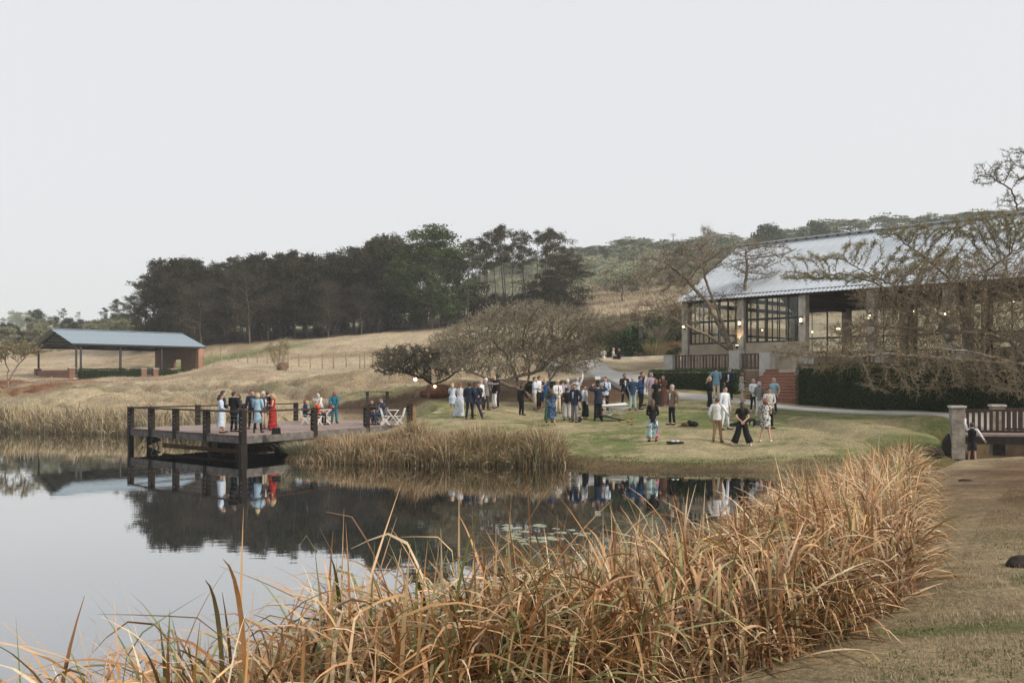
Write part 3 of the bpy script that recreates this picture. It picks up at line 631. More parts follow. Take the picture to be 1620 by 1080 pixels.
# bare tree in front of the pavilion
thorn_tree('coral_tree', 'tall bare grey tree with forked trunk in front of the pavilion windows', [[on(1163, 63.2), Wp(1163, 560, 63.2), Wp(1152, 535, 63.2), Wp(1146, 512, 63.2)], [6, Wp(1120, 480, 63), Wp(1085, 440, 63), Wp(1050, 412, 62.5)], [7, Wp(1168, 500, 63), Wp(1178, 462, 63), Wp(1182, 425, 63), Wp(1180, 395, 63)], [8, Wp(1120, 530, 62.5), Wp(1085, 515, 62), Wp(1060, 500, 62)], [12, Wp(1115, 440, 63.5), Wp(1112, 405, 63.5)]],
    [(*Wp(1060, 425, 62.8), 2.5, 1.8, 1.5, 4), (*Wp(1105, 405, 63), 2.0, 1.8, 1.2, 3), (*Wp(1192, 412, 63), 2.1, 1.6, 1.5, 4), (*Wp(1045, 490, 62), 2.0, 1.5, .9, 2), (*Wp(1085, 480, 62.5), 2.2, 1.5, 1.6, 2), (*Wp(1020, 440, 62), 1.4, 1, 1.0, 1), (*Wp(1228, 398, 63), 1.4, 1, .7, 1), (*Wp(1175, 470, 63), 1.2, 1, 1.0, .7)], 2000, 8, m_bark_grey, step=.2, tip=.015, twigs=4, twl=(.2, .5), twcol=(.3, .245, .18), leaves=9000, leafcol=(.26, .24, .12), leafsize=(.04, .08), maxr=.26, twr=.009, kill=1.7)
# right: leafy pads over the roof, dense brown twigs hanging to the hedge, tall tree at the frame edge
thorn_tree('thorn_tree', 'large thorn tree with flat olive leaf pads reaching over the pavilion roof', [[on(1560, 50), Wp(1545, 540, 50), Wp(1510, 490, 50), Wp(1460, 462, 50)], [8, Wp(1500, 440, 50), Wp(1460, 405, 50), Wp(1430, 385, 50)], [20, Wp(1380, 445, 49.5), Wp(1330, 432, 49), Wp(1290, 440, 49)], [8, Wp(1560, 430, 50), Wp(1600, 400, 50)], [24, Wp(1350, 420, 49.5), Wp(1335, 410, 49.5)]],
    [(*Wp(1275, 438, 49), 1.4, 1.4, .28, 2), (*Wp(1350, 440, 49.5), 1.8, 1.6, .3, 2), (*Wp(1290, 408, 49), 1.6, 1.3, .22, 1.6), (*Wp(1360, 388, 49.5), 1.1, 1.2, .25, 1.4), (*Wp(1440, 368, 50), 1.9, 1.6, .45, 2.2), (*Wp(1530, 365, 50), 2.4, 2, .5, 2.4), (*Wp(1480, 410, 50), 2.6, 2, .7, 3), (*Wp(1605, 372, 50), 2.4, 2, 1.0, 4), (*Wp(1560, 345, 50), 1.8, 1.8, .35, 1.6), (*Wp(1420, 430, 49.5), 1.8, 1.6, .6, 2)], 5200, 9, m_bark, step=.17, tip=.0085, twigs=4, twl=(.12, .36), twcol=(.28, .22, .15), leaves=80000, leafcol=(.28, .26, .13), leafsize=(.03, .07), maxr=.26, twr=.006)
thorn_tree('thorn_tree', 'huge brown twiggy thorn tree with branches drooping over the dark hedge', [[on(1655, 45), Wp(1640, 600, 45), Wp(1600, 540, 45.5), Wp(1540, 520, 46)], [12, Wp(1590, 570, 44), Wp(1530, 555, 43.5), Wp(1480, 550, 43)], [24, Wp(1440, 520, 46), Wp(1380, 515, 46)], [30, Wp(1400, 560, 44), Wp(1340, 565, 44)], [12, Wp(1620, 480, 46), Wp(1600, 440, 46)]],
    [(*Wp(1500, 500, 46), 3.6, 2.4, 1.5, 6), (*Wp(1390, 530, 45.5), 2.6, 2, 1.0, 4), (*Wp(1590, 520, 45.5), 2.4, 2.4, 2.1, 6), (*Wp(1440, 570, 44), 3.2, 1.8, .8, 2.4), (*Wp(1310, 565, 44.5), 1.6, 1.4, .8, 2), (*Wp(1560, 590, 43.5), 2.0, 1.6, .9, 1.1), (*Wp(1460, 605, 43), 3.2, 1.2, .7, .45), (*Wp(1590, 440, 46), 2.0, 2, 1.2, 3.4), (*Wp(1490, 440, 46), 2.4, 2, 1.0, 3), (*Wp(1260, 555, 45), 1.2, 1, .6, 1), (*Wp(1400, 470, 46), 1.6, 1.6, .8, 1.6), (*Wp(1600, 615, 43), 1.5, 1.2, .5, .5)], 10500, 10, m_bark_grey, step=.18, tip=.0085, twigs=4, twl=(.2, .55), twcol=(.25, .2, .135), leaves=42000, leafcol=(.34, .28, .15), leafsize=(.03, .065), maxr=.22, up=.22, twr=.009)
thorn_tree('thorn_tree', 'tall thorn tree whose layered top stands against the sky at the right edge', [[on(1655, 58), Wp(1650, 500, 58), Wp(1642, 400, 58), Wp(1630, 330, 58)], [12, Wp(1650, 290, 58), Wp(1640, 260, 58)], [20, Wp(1600, 300, 58), Wp(1575, 285, 58)]],
    [(*Wp(1600, 262, 58), 2.2, 2, .35, 3), (*Wp(1570, 285, 58), 1.3, 1.4, .25, 2), (*Wp(1625, 240, 58), 1.5, 1.6, .35, 2), (*Wp(1600, 318, 58), 1.0, 1.4, .35, 2), (*Wp(1660, 280, 58), 2, 2, .6, 2)], 2000, 12, m_bark, step=.22, tip=.011, twigs=3, twl=(.12, .4), twcol=(.13, .1, .07), leaves=14000, leafcol=(.16, .145, .075), leafsize=(.03, .07), maxr=.22, twr=.006)
thorn_tree('thorn_tree', 'bare grey thorn tree at the far left beyond the reeds', [[on(12, 84), Wp(14, 585, 84), Wp(8, 570, 84)], [2, Wp(30, 575, 84), Wp(45, 560, 84)]],
    [(*Wp(0, 552, 84), 3.0, 2.5, .9, 4), (*Wp(36, 552, 84), 1.6, 2, .8, 2)], 700, 13, m_bark_grey, step=.3, tip=.014, twigs=3, twl=(.3, .6), twcol=(.26, .21, .15), leaves=7000, leafcol=(.24, .21, .1), leafsize=(.08, .16), maxr=.2, twr=.011)
thorn_tree('bare_bush', 'small pale twiggy bush beside the brown boulder on the hillside', [[on(440, 95.5), Wp(441, 572, 95.5)], [0, Wp(434, 574, 95.5)], [0, Wp(446, 574, 95.5)]],
    [(*Wp(438, 553, 95.5), 1.3, 1.2, 1.0, 4), (*Wp(450, 545, 95.5), .8, 1, .7, 2)], 260, 14, m_bark_grey, step=.25, tip=.014, twigs=6, twl=(.3, .7), twcol=(.42, .35, .22), leaves=1500, leafcol=(.3, .27, .13), leafsize=(.06, .13), maxr=.07, twr=.012)
# ================================================================ WOOD AND HILL TREES
def limb_tree(seed, H, crown0, spread, nlimb, clump_r, ncl, leaf, cols, trunk_r=.16, top=1.0, droop=0.0, flat=.55, dens=1.0, twigcol=None):
    """template in local space, base at 0: returns trunk mesh and crown mesh"""
    rs = np.random.RandomState(seed); A = []; B = []; ra = []; rb = []; ends = []
    lean = rs.normal(0, .035, 2); pts = []
    for i in range(9):
        t = i / 8; pts.append(np.array([lean[0] * H * t + rs.normal(0, .08), lean[1] * H * t + rs.normal(0, .08), H * .93 * t]))
    pts[0][:2] = 0
    for i in range(8):
        A.append(pts[i]); B.append(pts[i + 1]); ra.append(trunk_r * (1 - i / 9)); rb.append(trunk_r * (1 - (i + 1) / 9))
    def at(t):
        k = min(int(t * 8), 7); return pts[k] + (pts[k + 1] - pts[k]) * (t * 8 - k)
    for j in range(nlimb):
        t = crown0 + (1 - crown0) * (j + rs.rand()) / nlimb; a = rs.uniform(0, 6.28); p = at(min(t, .99))
        env = math.sin(math.pi * min(1, max(.12, (t - crown0) / (1 - crown0) * .8 + .16))) ** .7
        L = spread * env * rs.uniform(.6, 1.15); rise = rs.uniform(.15, .9) - droop
        q = p; r0 = trunk_r * .38 * (1.1 - t)
        for s in range(3):
            d = np.array([math.cos(a), math.sin(a), rise]); a += rs.normal(0, .35); rise *= .8
            q2 = q + d * L / 3; A.append(q); B.append(q2); ra.append(max(.02, r0 * (1 - s / 3.5))); rb.append(max(.015, r0 * (1 - (s + 1) / 3.5)))
            for _ in range(ncl):
                if s == 0 and rs.rand() < .6: continue
                o = rs.normal(size=3) * L * .22; o[2] *= .7; e = q2 + o; A.append(q2 - d * L * .1); B.append(e); ra.append(.022); rb.append(.01); ends.append(e)
            q = q2
        ends.append(q)
    ends.append(pts[-1] + np.array([0, 0, .3]))
    A = np.array(A); B = np.array(B); V, F = tubes_np(A, B, np.array(ra), np.array(rb), 5)
    tm = np_mesh('trunk', V, F, smooth=True)
    ends = np.array(ends); k = int(46 * dens); n = len(ends) * k
    g = rs.normal(size=(n, 3)); g /= np.linalg.norm(g, axis=1, keepdims=True); g *= rs.rand(n, 1) ** .5 * clump_r * rs.uniform(.6, 1.3, (len(ends), 1)).repeat(k, 0); g[:, 2] *= flat
    ctr = ends.repeat(k, 0) + g; V, F = cards(ctr, rs.uniform(.6, 1.3, n) * leaf, rs, .25)
    cc = palette(rs, len(ends), cols, [1] * len(cols), .3).repeat(k, 0) * rs.uniform(.7, 1.35, (n, 1))
    parts = [(V, F, np.repeat(cc, 4, 0))]
    if twigcol is not None:
        m = len(ends) * 9; s = ends.repeat(9, 0); d = rs.normal(size=(m, 3)); d[:, 2] = np.abs(d[:, 2]); V, F = tubes_np(s, s + d * clump_r * .6, np.full(m, .012), np.full(m, .006), 3)
        parts.append((V, F, np.tile(np.array(twigcol), (len(V), 1))))
    V, F, C = merge(parts)
    return tm, np_mesh('crown', V, F, colors=C), H
DG = [(.06, .052, .026), (.04, .04, .023), (.062, .056, .031), (.052, .042, .028)]
OL = [(.078, .072, .038), (.06, .056, .032), (.095, .082, .045)]
GW = [(.07, .1, .036), (.055, .08, .03), (.1, .125, .05)]
HG_HAZED = [(.22, .26, .16), (.18, .22, .135), (.28, .27, .175), (.27, .225, .16)]  # far hill leaves: part of the distance haze is put into these paler colours
T_GUM = [limb_tree(100 + i, 15, .45, 2.6, 15, .85, 2, .30, OL if i % 2 else DG, trunk_r=.17, dens=.8, flat=.6) for i in range(4)]
T_THIN = [limb_tree(120 + i, 16, .56, 2.0, 11, .75, 2, .27, OL, trunk_r=.14, dens=.6, flat=.6) for i in range(3)]
T_DARK = [limb_tree(140 + i, 13, .14, 3.2, 26, 1.15, 2, .34, DG, trunk_r=.17, dens=.9, flat=.6) for i in range(3)]
T_WATTLE = limb_tree(160, 15, .1, 5.6, 50, 1.2, 3, .34, GW, trunk_r=.25, dens=.8, flat=.5)
T_GREY = [limb_tree(170 + i, 9, .15, 3.0, 22, 1.1, 2, .2, [(.09, .075, .055), (.07, .06, .045)], trunk_r=.12, dens=.5, flat=.8, twigcol=(.095, .08, .06)) for i in range(2)]
T_HILL = [limb_tree(180 + i, 6.5, .3, 3.4, 11, 1.15, 2, .55, HG_HAZED, trunk_r=.14, dens=.7, flat=.4) for i in range(3)]
T_ROUND = [limb_tree(190 + i, 7.5, .18, 3.2, 16, 1.2, 2, .5, [(.05, .07, .035), (.06, .08, .04)], trunk_r=.16, dens=.8, flat=.7) for i in range(2)]
T_HBARE = [limb_tree(195, 6, .2, 2.4, 13, .8, 2, .3, [(.33, .27, .2), (.26, .21, .16)], trunk_r=.1, dens=.35, flat=.8, twigcol=(.2, .165, .13))]
T_UNDER = [limb_tree(198 + i, 5, .08, 2.4, 14, 1.0, 2, .32, [(.042, .04, .026), (.06, .05, .034)], trunk_r=.08, dens=.75, flat=.8) for i in range(2)]
_tr = random.Random(5)
def put_tree(T, px, D, ytop=None, H=None, label=None, group=None, name='tree', bark=None, wide=None, z=None):
    tm, cm, h = T; x = (px - CX) * D / FPX; z = gz(x, D) - .1 if z is None else z
    if ytop is not None: H = CH + (HY - ytop) * D / FPX - z
    s = H / h; w = wide if wide else s * _tr.uniform(.9, 1.15)
    r = empty(name, (x, D, z), _tr.uniform(0, 6.28)); r.scale = (w, w, s)
    if not len(tm.materials): tm.materials.append(bark or m_bark_dark)
    if not len(cm.materials): cm.materials.append(m_leaf)
    link('trunk', tm, r); link('crown', cm, r); tag(r, label, 'tree', group); return r
PROF = [(222, 425), (245, 410), (262, 402), (300, 398), (330, 410), (370, 398), (400, 394), (450, 391), (500, 389), (545, 386), (575, 374), (600, 364), (640, 360), (690, 362), (735, 372), (770, 360), (800, 347), (840, 350), (870, 345), (895, 362), (915, 395), (935, 430)]
def prof(px): return float(np.interp(px, [a for a, b in PROF], [b for a, b in PROF]))
GW_ = 'trees of the dark wood behind the meadow'
# front row, read one by one off the photograph
ORD = {}; ONAMES = ['first', 'second', 'third', 'fourth', 'fifth', 'sixth', 'seventh', 'eighth', 'ninth', 'tenth', 'eleventh', 'twelfth', 'thirteenth', 'fourteenth', 'fifteenth', 'sixteenth', 'seventeenth', 'eighteenth', 'nineteenth', 'twentieth', 'twenty first', 'twenty second', 'twenty third', 'twenty fourth']
px = 232.0; i = 0
while px < 925:
    if 628 < px < 735: px = 738; continue
    D = 137 + _tr.uniform(-3, 4) + (4 if px > 740 else 0)
    dens_part = px < 610
    T = (_tr.choice(T_DARK) if _tr.random() < (.55 if dens_part else .12) else _tr.choice(T_GUM if px < 740 else T_THIN))
    cnt = ORD.setdefault(id(T) if False else ('d' if T in T_DARK else ('g' if T in T_GUM else 't')), 0); ORD['d' if T in T_DARK else ('g' if T in T_GUM else 't')] = cnt + 1; nth = ONAMES[cnt]
    lab = nth + ' dense dark tree from the left in the front row of the wood' if T in T_DARK else (nth + ' slim open crowned gum tree from the left in the front row of the wood' if T in T_GUM else nth + ' tall thin bare stemmed gum from the left at the right end of the wood')
    put_tree(T, px, D, prof(px) + _tr.uniform(0, 16 if T not in T_DARK else 26), label=lab, group=GW_, name='wood_tree', bark=m_bark_dark)
    px += _tr.uniform(11, 19) * (1.0 if px < 740 else .95)
for row in range(2):
    px = 236.0 + row * 7
    while px < 915:
        D = 147 + row * 12 + _tr.uniform(-4, 4); T = _tr.choice(T_GUM + T_DARK[:2]) if px < 730 else _tr.choice(T_THIN)
        put_tree(T, px, D, prof(px) + _tr.uniform(4, 34), label='gum tree standing deeper inside the dark wood', group='trees deeper inside the wood', name='wood_tree')
        px += _tr.uniform(14, 24) * (1 if px < 730 else 1.5)
put_tree(T_WATTLE, 683, 133, 361, label='big rounded dark green wattle tree standing forward of the wood', name='wattle_tree', bark=m_bark_dark, wide=1.12)
put_tree(T_DARK[0], 868, 136, 425, label='dark bushy tree at the right edge of the wood above the dry field', name='wood_tree', wide=1.0)
put_tree(T_DARK[1], 905, 138, 410, label='last leafy tree at the right end of the wood, leaning over the dry field', name='wood_tree', wide=.9)
put_tree(T_DARK[2], 262, 134, 425, label='leftmost bushy tree of the wood, behind the end of the shelter', name='wood_tree', wide=.8)
for q, (px_, yt) in enumerate(((395, 430), (520, 445), (572, 452), (318, 450))):
    put_tree(T_GREY[q % 2], px_, 132, yt, label='leafless grey tree before the wood, %s' % ('third from the left end', 'left of the grey thicket', 'in the grey thicket left of the wattle', 'near the shelter')[q], name='bare_tree', bark=m_bark)
for q in range(26):
    put_tree(T_UNDER[q % 2], 235 + q * 26 + _tr.uniform(-8, 8), 137 + _tr.uniform(-2, 8), H=_tr.uniform(3.0, 5.5), label='low dark undergrowth tree at the foot of the wood', group='undergrowth along the wood edge', name='undergrowth_tree')
# far hill, right
hp = [(930, 399), (955, 396), (985, 388), (1010, 386), (1040, 389), (1065, 391), (1090, 388), (1130, 378), (1160, 382), (1250, 372), (1290, 362), (1325, 358), (1345, 356), (1385, 352), (1420, 352), (1455, 352), (1490, 348), (1530, 345), (1570, 342), (1605, 340)]
for q, (px_, yt) in enumerate(hp):
    put_tree(T_HILL[q % 3], px_, 372 + _tr.uniform(-8, 8), yt - 6, label=ONAMES[q] + ' flat topped acacia from the left on the skyline of the hazy hill', group='acacias on the skyline', name='hill_tree', wide=1.9)
put_tree(T_ROUND[0], 1213, 300, 360, label='large round dark green tree on the hill above the left end of the pavilion ridge', name='hill_tree', wide=1.7)
put_tree(T_ROUND[1], 1293, 320, 354, label='dark green round tree on the hill right of the largest round one', name='hill_tree', wide=1.3)
put_tree(T_ROUND[1], 1070, 290, 392, label='dark round tree on the hill left of the bare pale stemmed trees', name='hill_tree', wide=1.2)
put_tree(T_HBARE[0], 1113, 260, 362, label='tall pale bare tree rising above the hill left of the pavilion roof', name='bare_tree', bark=m_bark_grey, wide=1.0)
for q in range(120):
    D = 240 + 125 * _tr.random() ** .8; px_ = 760 + 860 * _tr.random()
    if px_ < 900 and D < 300: D = 330
    T = _tr.choice(T_HILL + T_HBARE + T_ROUND[:1] + T_HILL); put_tree(T, px_, D, H=_tr.uniform(3.0, 6), label='small acacia among many on the hazy hillside', group='acacias scattered over the hill', name='hill_tree')
for q in range(16):
    px_ = 955 + 420 * _tr.random(); D = _tr.uniform(195, 238); T = _tr.choice([T_HBARE[0], T_HBARE[0], T_HILL[0]])
    put_tree(T, px_, D, H=_tr.uniform(2, 4.2), label='leafless brown thicket tree between dry field and green hill', group='thicket trees above the dry field', name='thicket_tree')
put_tree(T_HILL[1], 985, 165, 430, label='olive acacia standing alone at the top of the dry field', name='hill_tree', wide=.9)
# left distance
for q, (px_, D, yt, T, lab) in enumerate(((58, 230, 492, T_ROUND[0], 'round dark tree left on the distant mound behind the shelter'), (99, 235, 486, T_GUM[0], 'airy gum tree on the distant mound above the shelter roof'), (122, 240, 492, T_THIN[0], 'faint thin tree right of the airy gum tree on the mound'),
    (165, 225, 486, T_DARK[1], 'broad dark tree left of the wood'), (185, 215, 472, T_DARK[0], 'dark tree next to the left end of the wood'), (205, 205, 466, T_DARK[2], 'dark leafy tree joining the left end of the wood'), (45, 260, 510, T_GUM[1], 'small pale tree at the far left skyline'))):
    put_tree(T, px_, D, yt, label=lab, name='distant_tree', wide=None)
for q in range(46):
    px_ = -20 + 240 * _tr.random(); D = _tr.uniform(165, 235)
    put_tree(_tr.choice(T_HILL + [T_HBARE[0]] + T_UNDER), px_, D, H=_tr.uniform(1.8, 3.6), label='low bush on the distant mound behind the shelter', group='bushes on the mound', name='mound_bush')
for q in range(10):
    px_ = -10 + 75 * _tr.random(); D = _tr.uniform(550, 900)
    put_tree(_tr.choice(T_HILL), px_, D, H=_tr.uniform(6, 10), label='tiny hazy tree on the farthest blue hill', group='trees on the farthest hill', name='distant_tree')
def scrub():
    rs = np.random.RandomState(41)
    def mass(name, label, n, pr, dr, hmax, size, cols, clump):
        px_ = rs.uniform(*pr, n); D = dr[0] + (dr[1] - dr[0]) * rs.rand(n) ** .8; x = (px_ - CX) * D / FPX
        cl = fbm(x * clump, D * clump * .5, 4); z = ground(x, D, False) + np.maximum(0, (cl - .36)) * 2.2 * hmax * rs.rand(n) ** .6
        V, F = cards(np.column_stack([x, D, z]), rs.uniform(*size, n), rs, .2); C = palette(rs, n, cols, [1] * len(cols), .3)
        tag(link(name, np_mesh(name, V, F, colors=np.repeat(C, 4, 0)), mat=m_leaf), label, 'scrub', kind='stuff')
    mass('hill_scrub', 'dense green grey scrub covering the far hill', 60000, (740, 1700), (238, 400), 3.2, (.5, 1.1), HG_HAZED, .12)
    mass('field_scrub', 'brown leafless scrub above the dry field', 20000, (930, 1300), (190, 240), 2.2, (.3, .7), [(.3, .24, .17), (.33, .27, .18), (.2, .19, .11)], .1)
    mass('mound_scrub', 'brown green scrub on the mound behind the shelter', 18000, (-20, 225), (150, 235), 1.6, (.3, .6), [(.13, .12, .07), (.18, .145, .09), (.09, .1, .05)], .12)
scrub()
# ================================================================ STRUCTURES
m_conc = mat('concrete', (.46, .42, .36), rough=.9, var=.3, scale=2.2, bump=.12, bscale=25)
m_conc_w = mat('concrete_white', (.5, .49, .46), rough=.9, var=.15, scale=2.0, bump=.25, bscale=25)
m_path = mat('path_concrete', (.4, .385, .355), rough=.9, var=.15, scale=.9, bump=.3, bscale=20)
m_dark_timber = mat('dark_timber', (.022, .016, .013), spec=.2, rough=.8, var=.35, scale=7, bump=.4, bscale=40, stretch=(1, 1, .25))
m_old_timber = mat('weathered_timber', (.13, .12, .11), rough=.9, var=.4, scale=3.5, bump=.5, bscale=30)
m_deck = mat('deck_plank', (.26, .19, .165), rough=.6, var=.28, scale=3.0, bump=.2, bscale=30)
m_rail_timber = mat('rail_timber', (.045, .024, .018), rough=.65, var=.35, scale=8, bump=.08, bscale=60, spec=.3)
m_log = mat('log_pole', (.22, .13, .07), rough=.9, var=.3, scale=6, bump=.3)
m_steel_dark = mat('dark_steel', (.018, .018, .02), rough=.5, var=.1)
m_wire = mat('wire', (.35, .35, .36), rough=.4, metal=.8, var=.05)
m_roof_blue = mat('blue_grey_sheet', (.27, .34, .39), rough=.35, var=.07, scale=.8, metal=.25)
m_roof = mat('galvanised_sheet', (.47, .51, .55), rough=.42, var=.16, scale=.5, metal=.2)
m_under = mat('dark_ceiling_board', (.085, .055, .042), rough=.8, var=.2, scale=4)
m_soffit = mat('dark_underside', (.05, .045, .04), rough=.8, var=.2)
m_slat = mat('slat_timber', (.11, .065, .05), rough=.8, var=.45, scale=1.8, bump=.3)
m_slat_pale = mat('slat_timber_pale', (.2, .16, .135), rough=.8, var=.35, scale=1.8, bump=.3)
m_step = mat('terracotta_step', (.27, .12, .075), rough=.8, var=.2, scale=3, bump=.2)
m_nosing = mat('step_nosing', (.42, .26, .19), rough=.8, var=.15)
m_plaster = mat('stained_plaster', (.42, .36, .27), rough=.9, var=.2, scale=1.1, bump=.2)
m_bulb = mat('warm_bulb', (1, .8, .5), emit=((1, .8, .5), 6.0))
def brick_mat(name, c1, c2, mo, sc=1.0, ax='y'):
    m = bpy.data.materials.new(name); m.use_nodes = True; N = m.node_tree.nodes; L = m.node_tree.links; b = N['Principled BSDF']; b.inputs['Roughness'].default_value = .9
    tc = N.new('ShaderNodeTexCoord'); sp = N.new('ShaderNodeSeparateXYZ'); cb = N.new('ShaderNodeCombineXYZ'); L.new(tc.outputs['Object'], sp.inputs[0])
    ad = N.new('ShaderNodeMath'); L.new(sp.outputs[0], ad.inputs[0]); L.new(sp.outputs[1], ad.inputs[1]); L.new(ad.outputs[0], cb.inputs[0]); L.new(sp.outputs[2], cb.inputs[1])
    br = N.new('ShaderNodeTexBrick'); L.new(cb.outputs[0], br.inputs[0]); br.inputs['Scale'].default_value = 1; br.inputs['Brick Width'].default_value = .24 * sc; br.inputs['Row Height'].default_value = .085 * sc; br.inputs['Mortar Size'].default_value = .01
    br.inputs['Color1'].default_value = (*c1, 1); br.inputs['Color2'].default_value = (*c2, 1); br.inputs['Mortar'].default_value = (*mo, 1)
    no = N.new('ShaderNodeTexNoise'); no.inputs['Scale'].default_value = 1.5; no.inputs['Detail'].default_value = 5; L.new(tc.outputs['Object'], no.inputs[0])
    rp = N.new('ShaderNodeValToRGB'); rp.color_ramp.elements[0].color = (.6, .6, .6, 1); rp.color_ramp.elements[1].color = (1.25, 1.2, 1.1, 1); L.new(no.outputs[0], rp.inputs[0])
    mx = N.new('ShaderNodeMixRGB'); mx.blend_type = 'MULTIPLY'; mx.inputs[0].default_value = 1; L.new(br.outputs[0], mx.inputs[1]); L.new(rp.outputs[0], mx.inputs[2]); L.new(mx.outputs[0], b.inputs['Base Color'])
    bp = N.new('ShaderNodeBump'); bp.inputs['Strength'].default_value = .5; bp.inputs['Distance'].default_value = .01; L.new(br.outputs['Fac'], bp.inputs['Height']); bp.invert = True; L.new(bp.outputs[0], b.inputs['Normal'])
    return m
m_brick = brick_mat('red_brick', (.25, .11, .07), (.17, .07, .045), (.26, .2, .17))
m_brick_brown = brick_mat('brown_brick', (.25, .15, .1), (.2, .115, .075), (.26, .2, .16))
m_brick_shade = m_brick
def glass_mat():
    m = bpy.data.materials.new('window_glass'); m.use_nodes = True; N = m.node_tree.nodes; L = m.node_tree.links
    N.remove(N['Principled BSDF']); t = N.new('ShaderNodeBsdfTransparent'); t.inputs[0].default_value = (.86, .89, .88, 1); g = N.new('ShaderNodeBsdfGlossy'); g.inputs['Roughness'].default_value = .02
    f = N.new('ShaderNodeFresnel'); f.inputs[0].default_value = 1.45; mx = N.new('ShaderNodeMixShader'); L.new(f.outputs[0], mx.inputs[0]); L.new(t.outputs[0], mx.inputs[1]); L.new(g.outputs[0], mx.inputs[2]); L.new(mx.outputs[0], N['Material Output'].inputs[0])
    return m
m_glass = glass_mat()
# ---------------------------------------------------------------- paved path
def ribbon(name, left, right, lift, m, seg=.5):
    """strip draped over the ground between two polylines"""
    def dens(pl, n):
        pl = np.array(pl, float); s = np.concatenate([[0], np.cumsum(np.linalg.norm(np.diff(pl, axis=0), axis=1))]); t = np.linspace(0, s[-1], n)
        return np.column_stack([np.interp(t, s, pl[:, 0]), np.interp(t, s, pl[:, 1])])
    n = 90; w = 9; Lf = dens(left, n); Rt = dens(right, n); V = []; 
    for k in range(w):
        q = Lf + (Rt - Lf) * k / (w - 1); V.append(np.column_stack([q, ground(q[:, 0], q[:, 1]) + lift]))
    V = np.stack(V, 1); m5 = (V[1:-1].copy()); 
    for _ in range(3): V[1:-1, :, 2] = (V[:-2, :, 2] + V[1:-1, :, 2] + V[2:, :, 2]) / 3
    V[:, :, 2] = V[:, :, 2].max(axis=1, keepdims=True) * .25 + V[:, :, 2] * .75
    low = V[:, [0, -1], :].copy(); low[:, :, 2] -= .35
    full = np.concatenate([low[:, :1], V, low[:, 1:]], 1); k = w + 2
    idx = np.arange(n * k).reshape(n, k); F = np.stack([idx[:-1, :-1], idx[:-1, 1:], idx[1:, 1:], idx[1:, :-1]], -1).reshape(-1, 4)
    return link(name, np_mesh(name, full.reshape(-1, 3), F, smooth=False), mat=m)
def G(px_, Y): return ((px_ - CX) * Y / FPX, Y)
pathL = [G(855, 79), G(903, 74.5), G(945, 67), G(985, 60.5), G(1030, 56.6), G(1100, 55.0), G(1180, 53.6), G(1270, 51.6), G(1380, 47.9), G(1500, 45.2), G(1560, 43.8), (24, 41.5)]
pathR = [G(862, 83), G(930, 79), G(975, 71), G(1020, 64.5), G(1042, 59.5), G(1105, 57.2), G(1180, 55.8), G(1270, 54.0), G(1380, 50.3), G(1500, 47.3), G(1600, 45.2), (27, 43)]
tag(ribbon('path', pathL, pathR, .03, m_path), kind='structure')
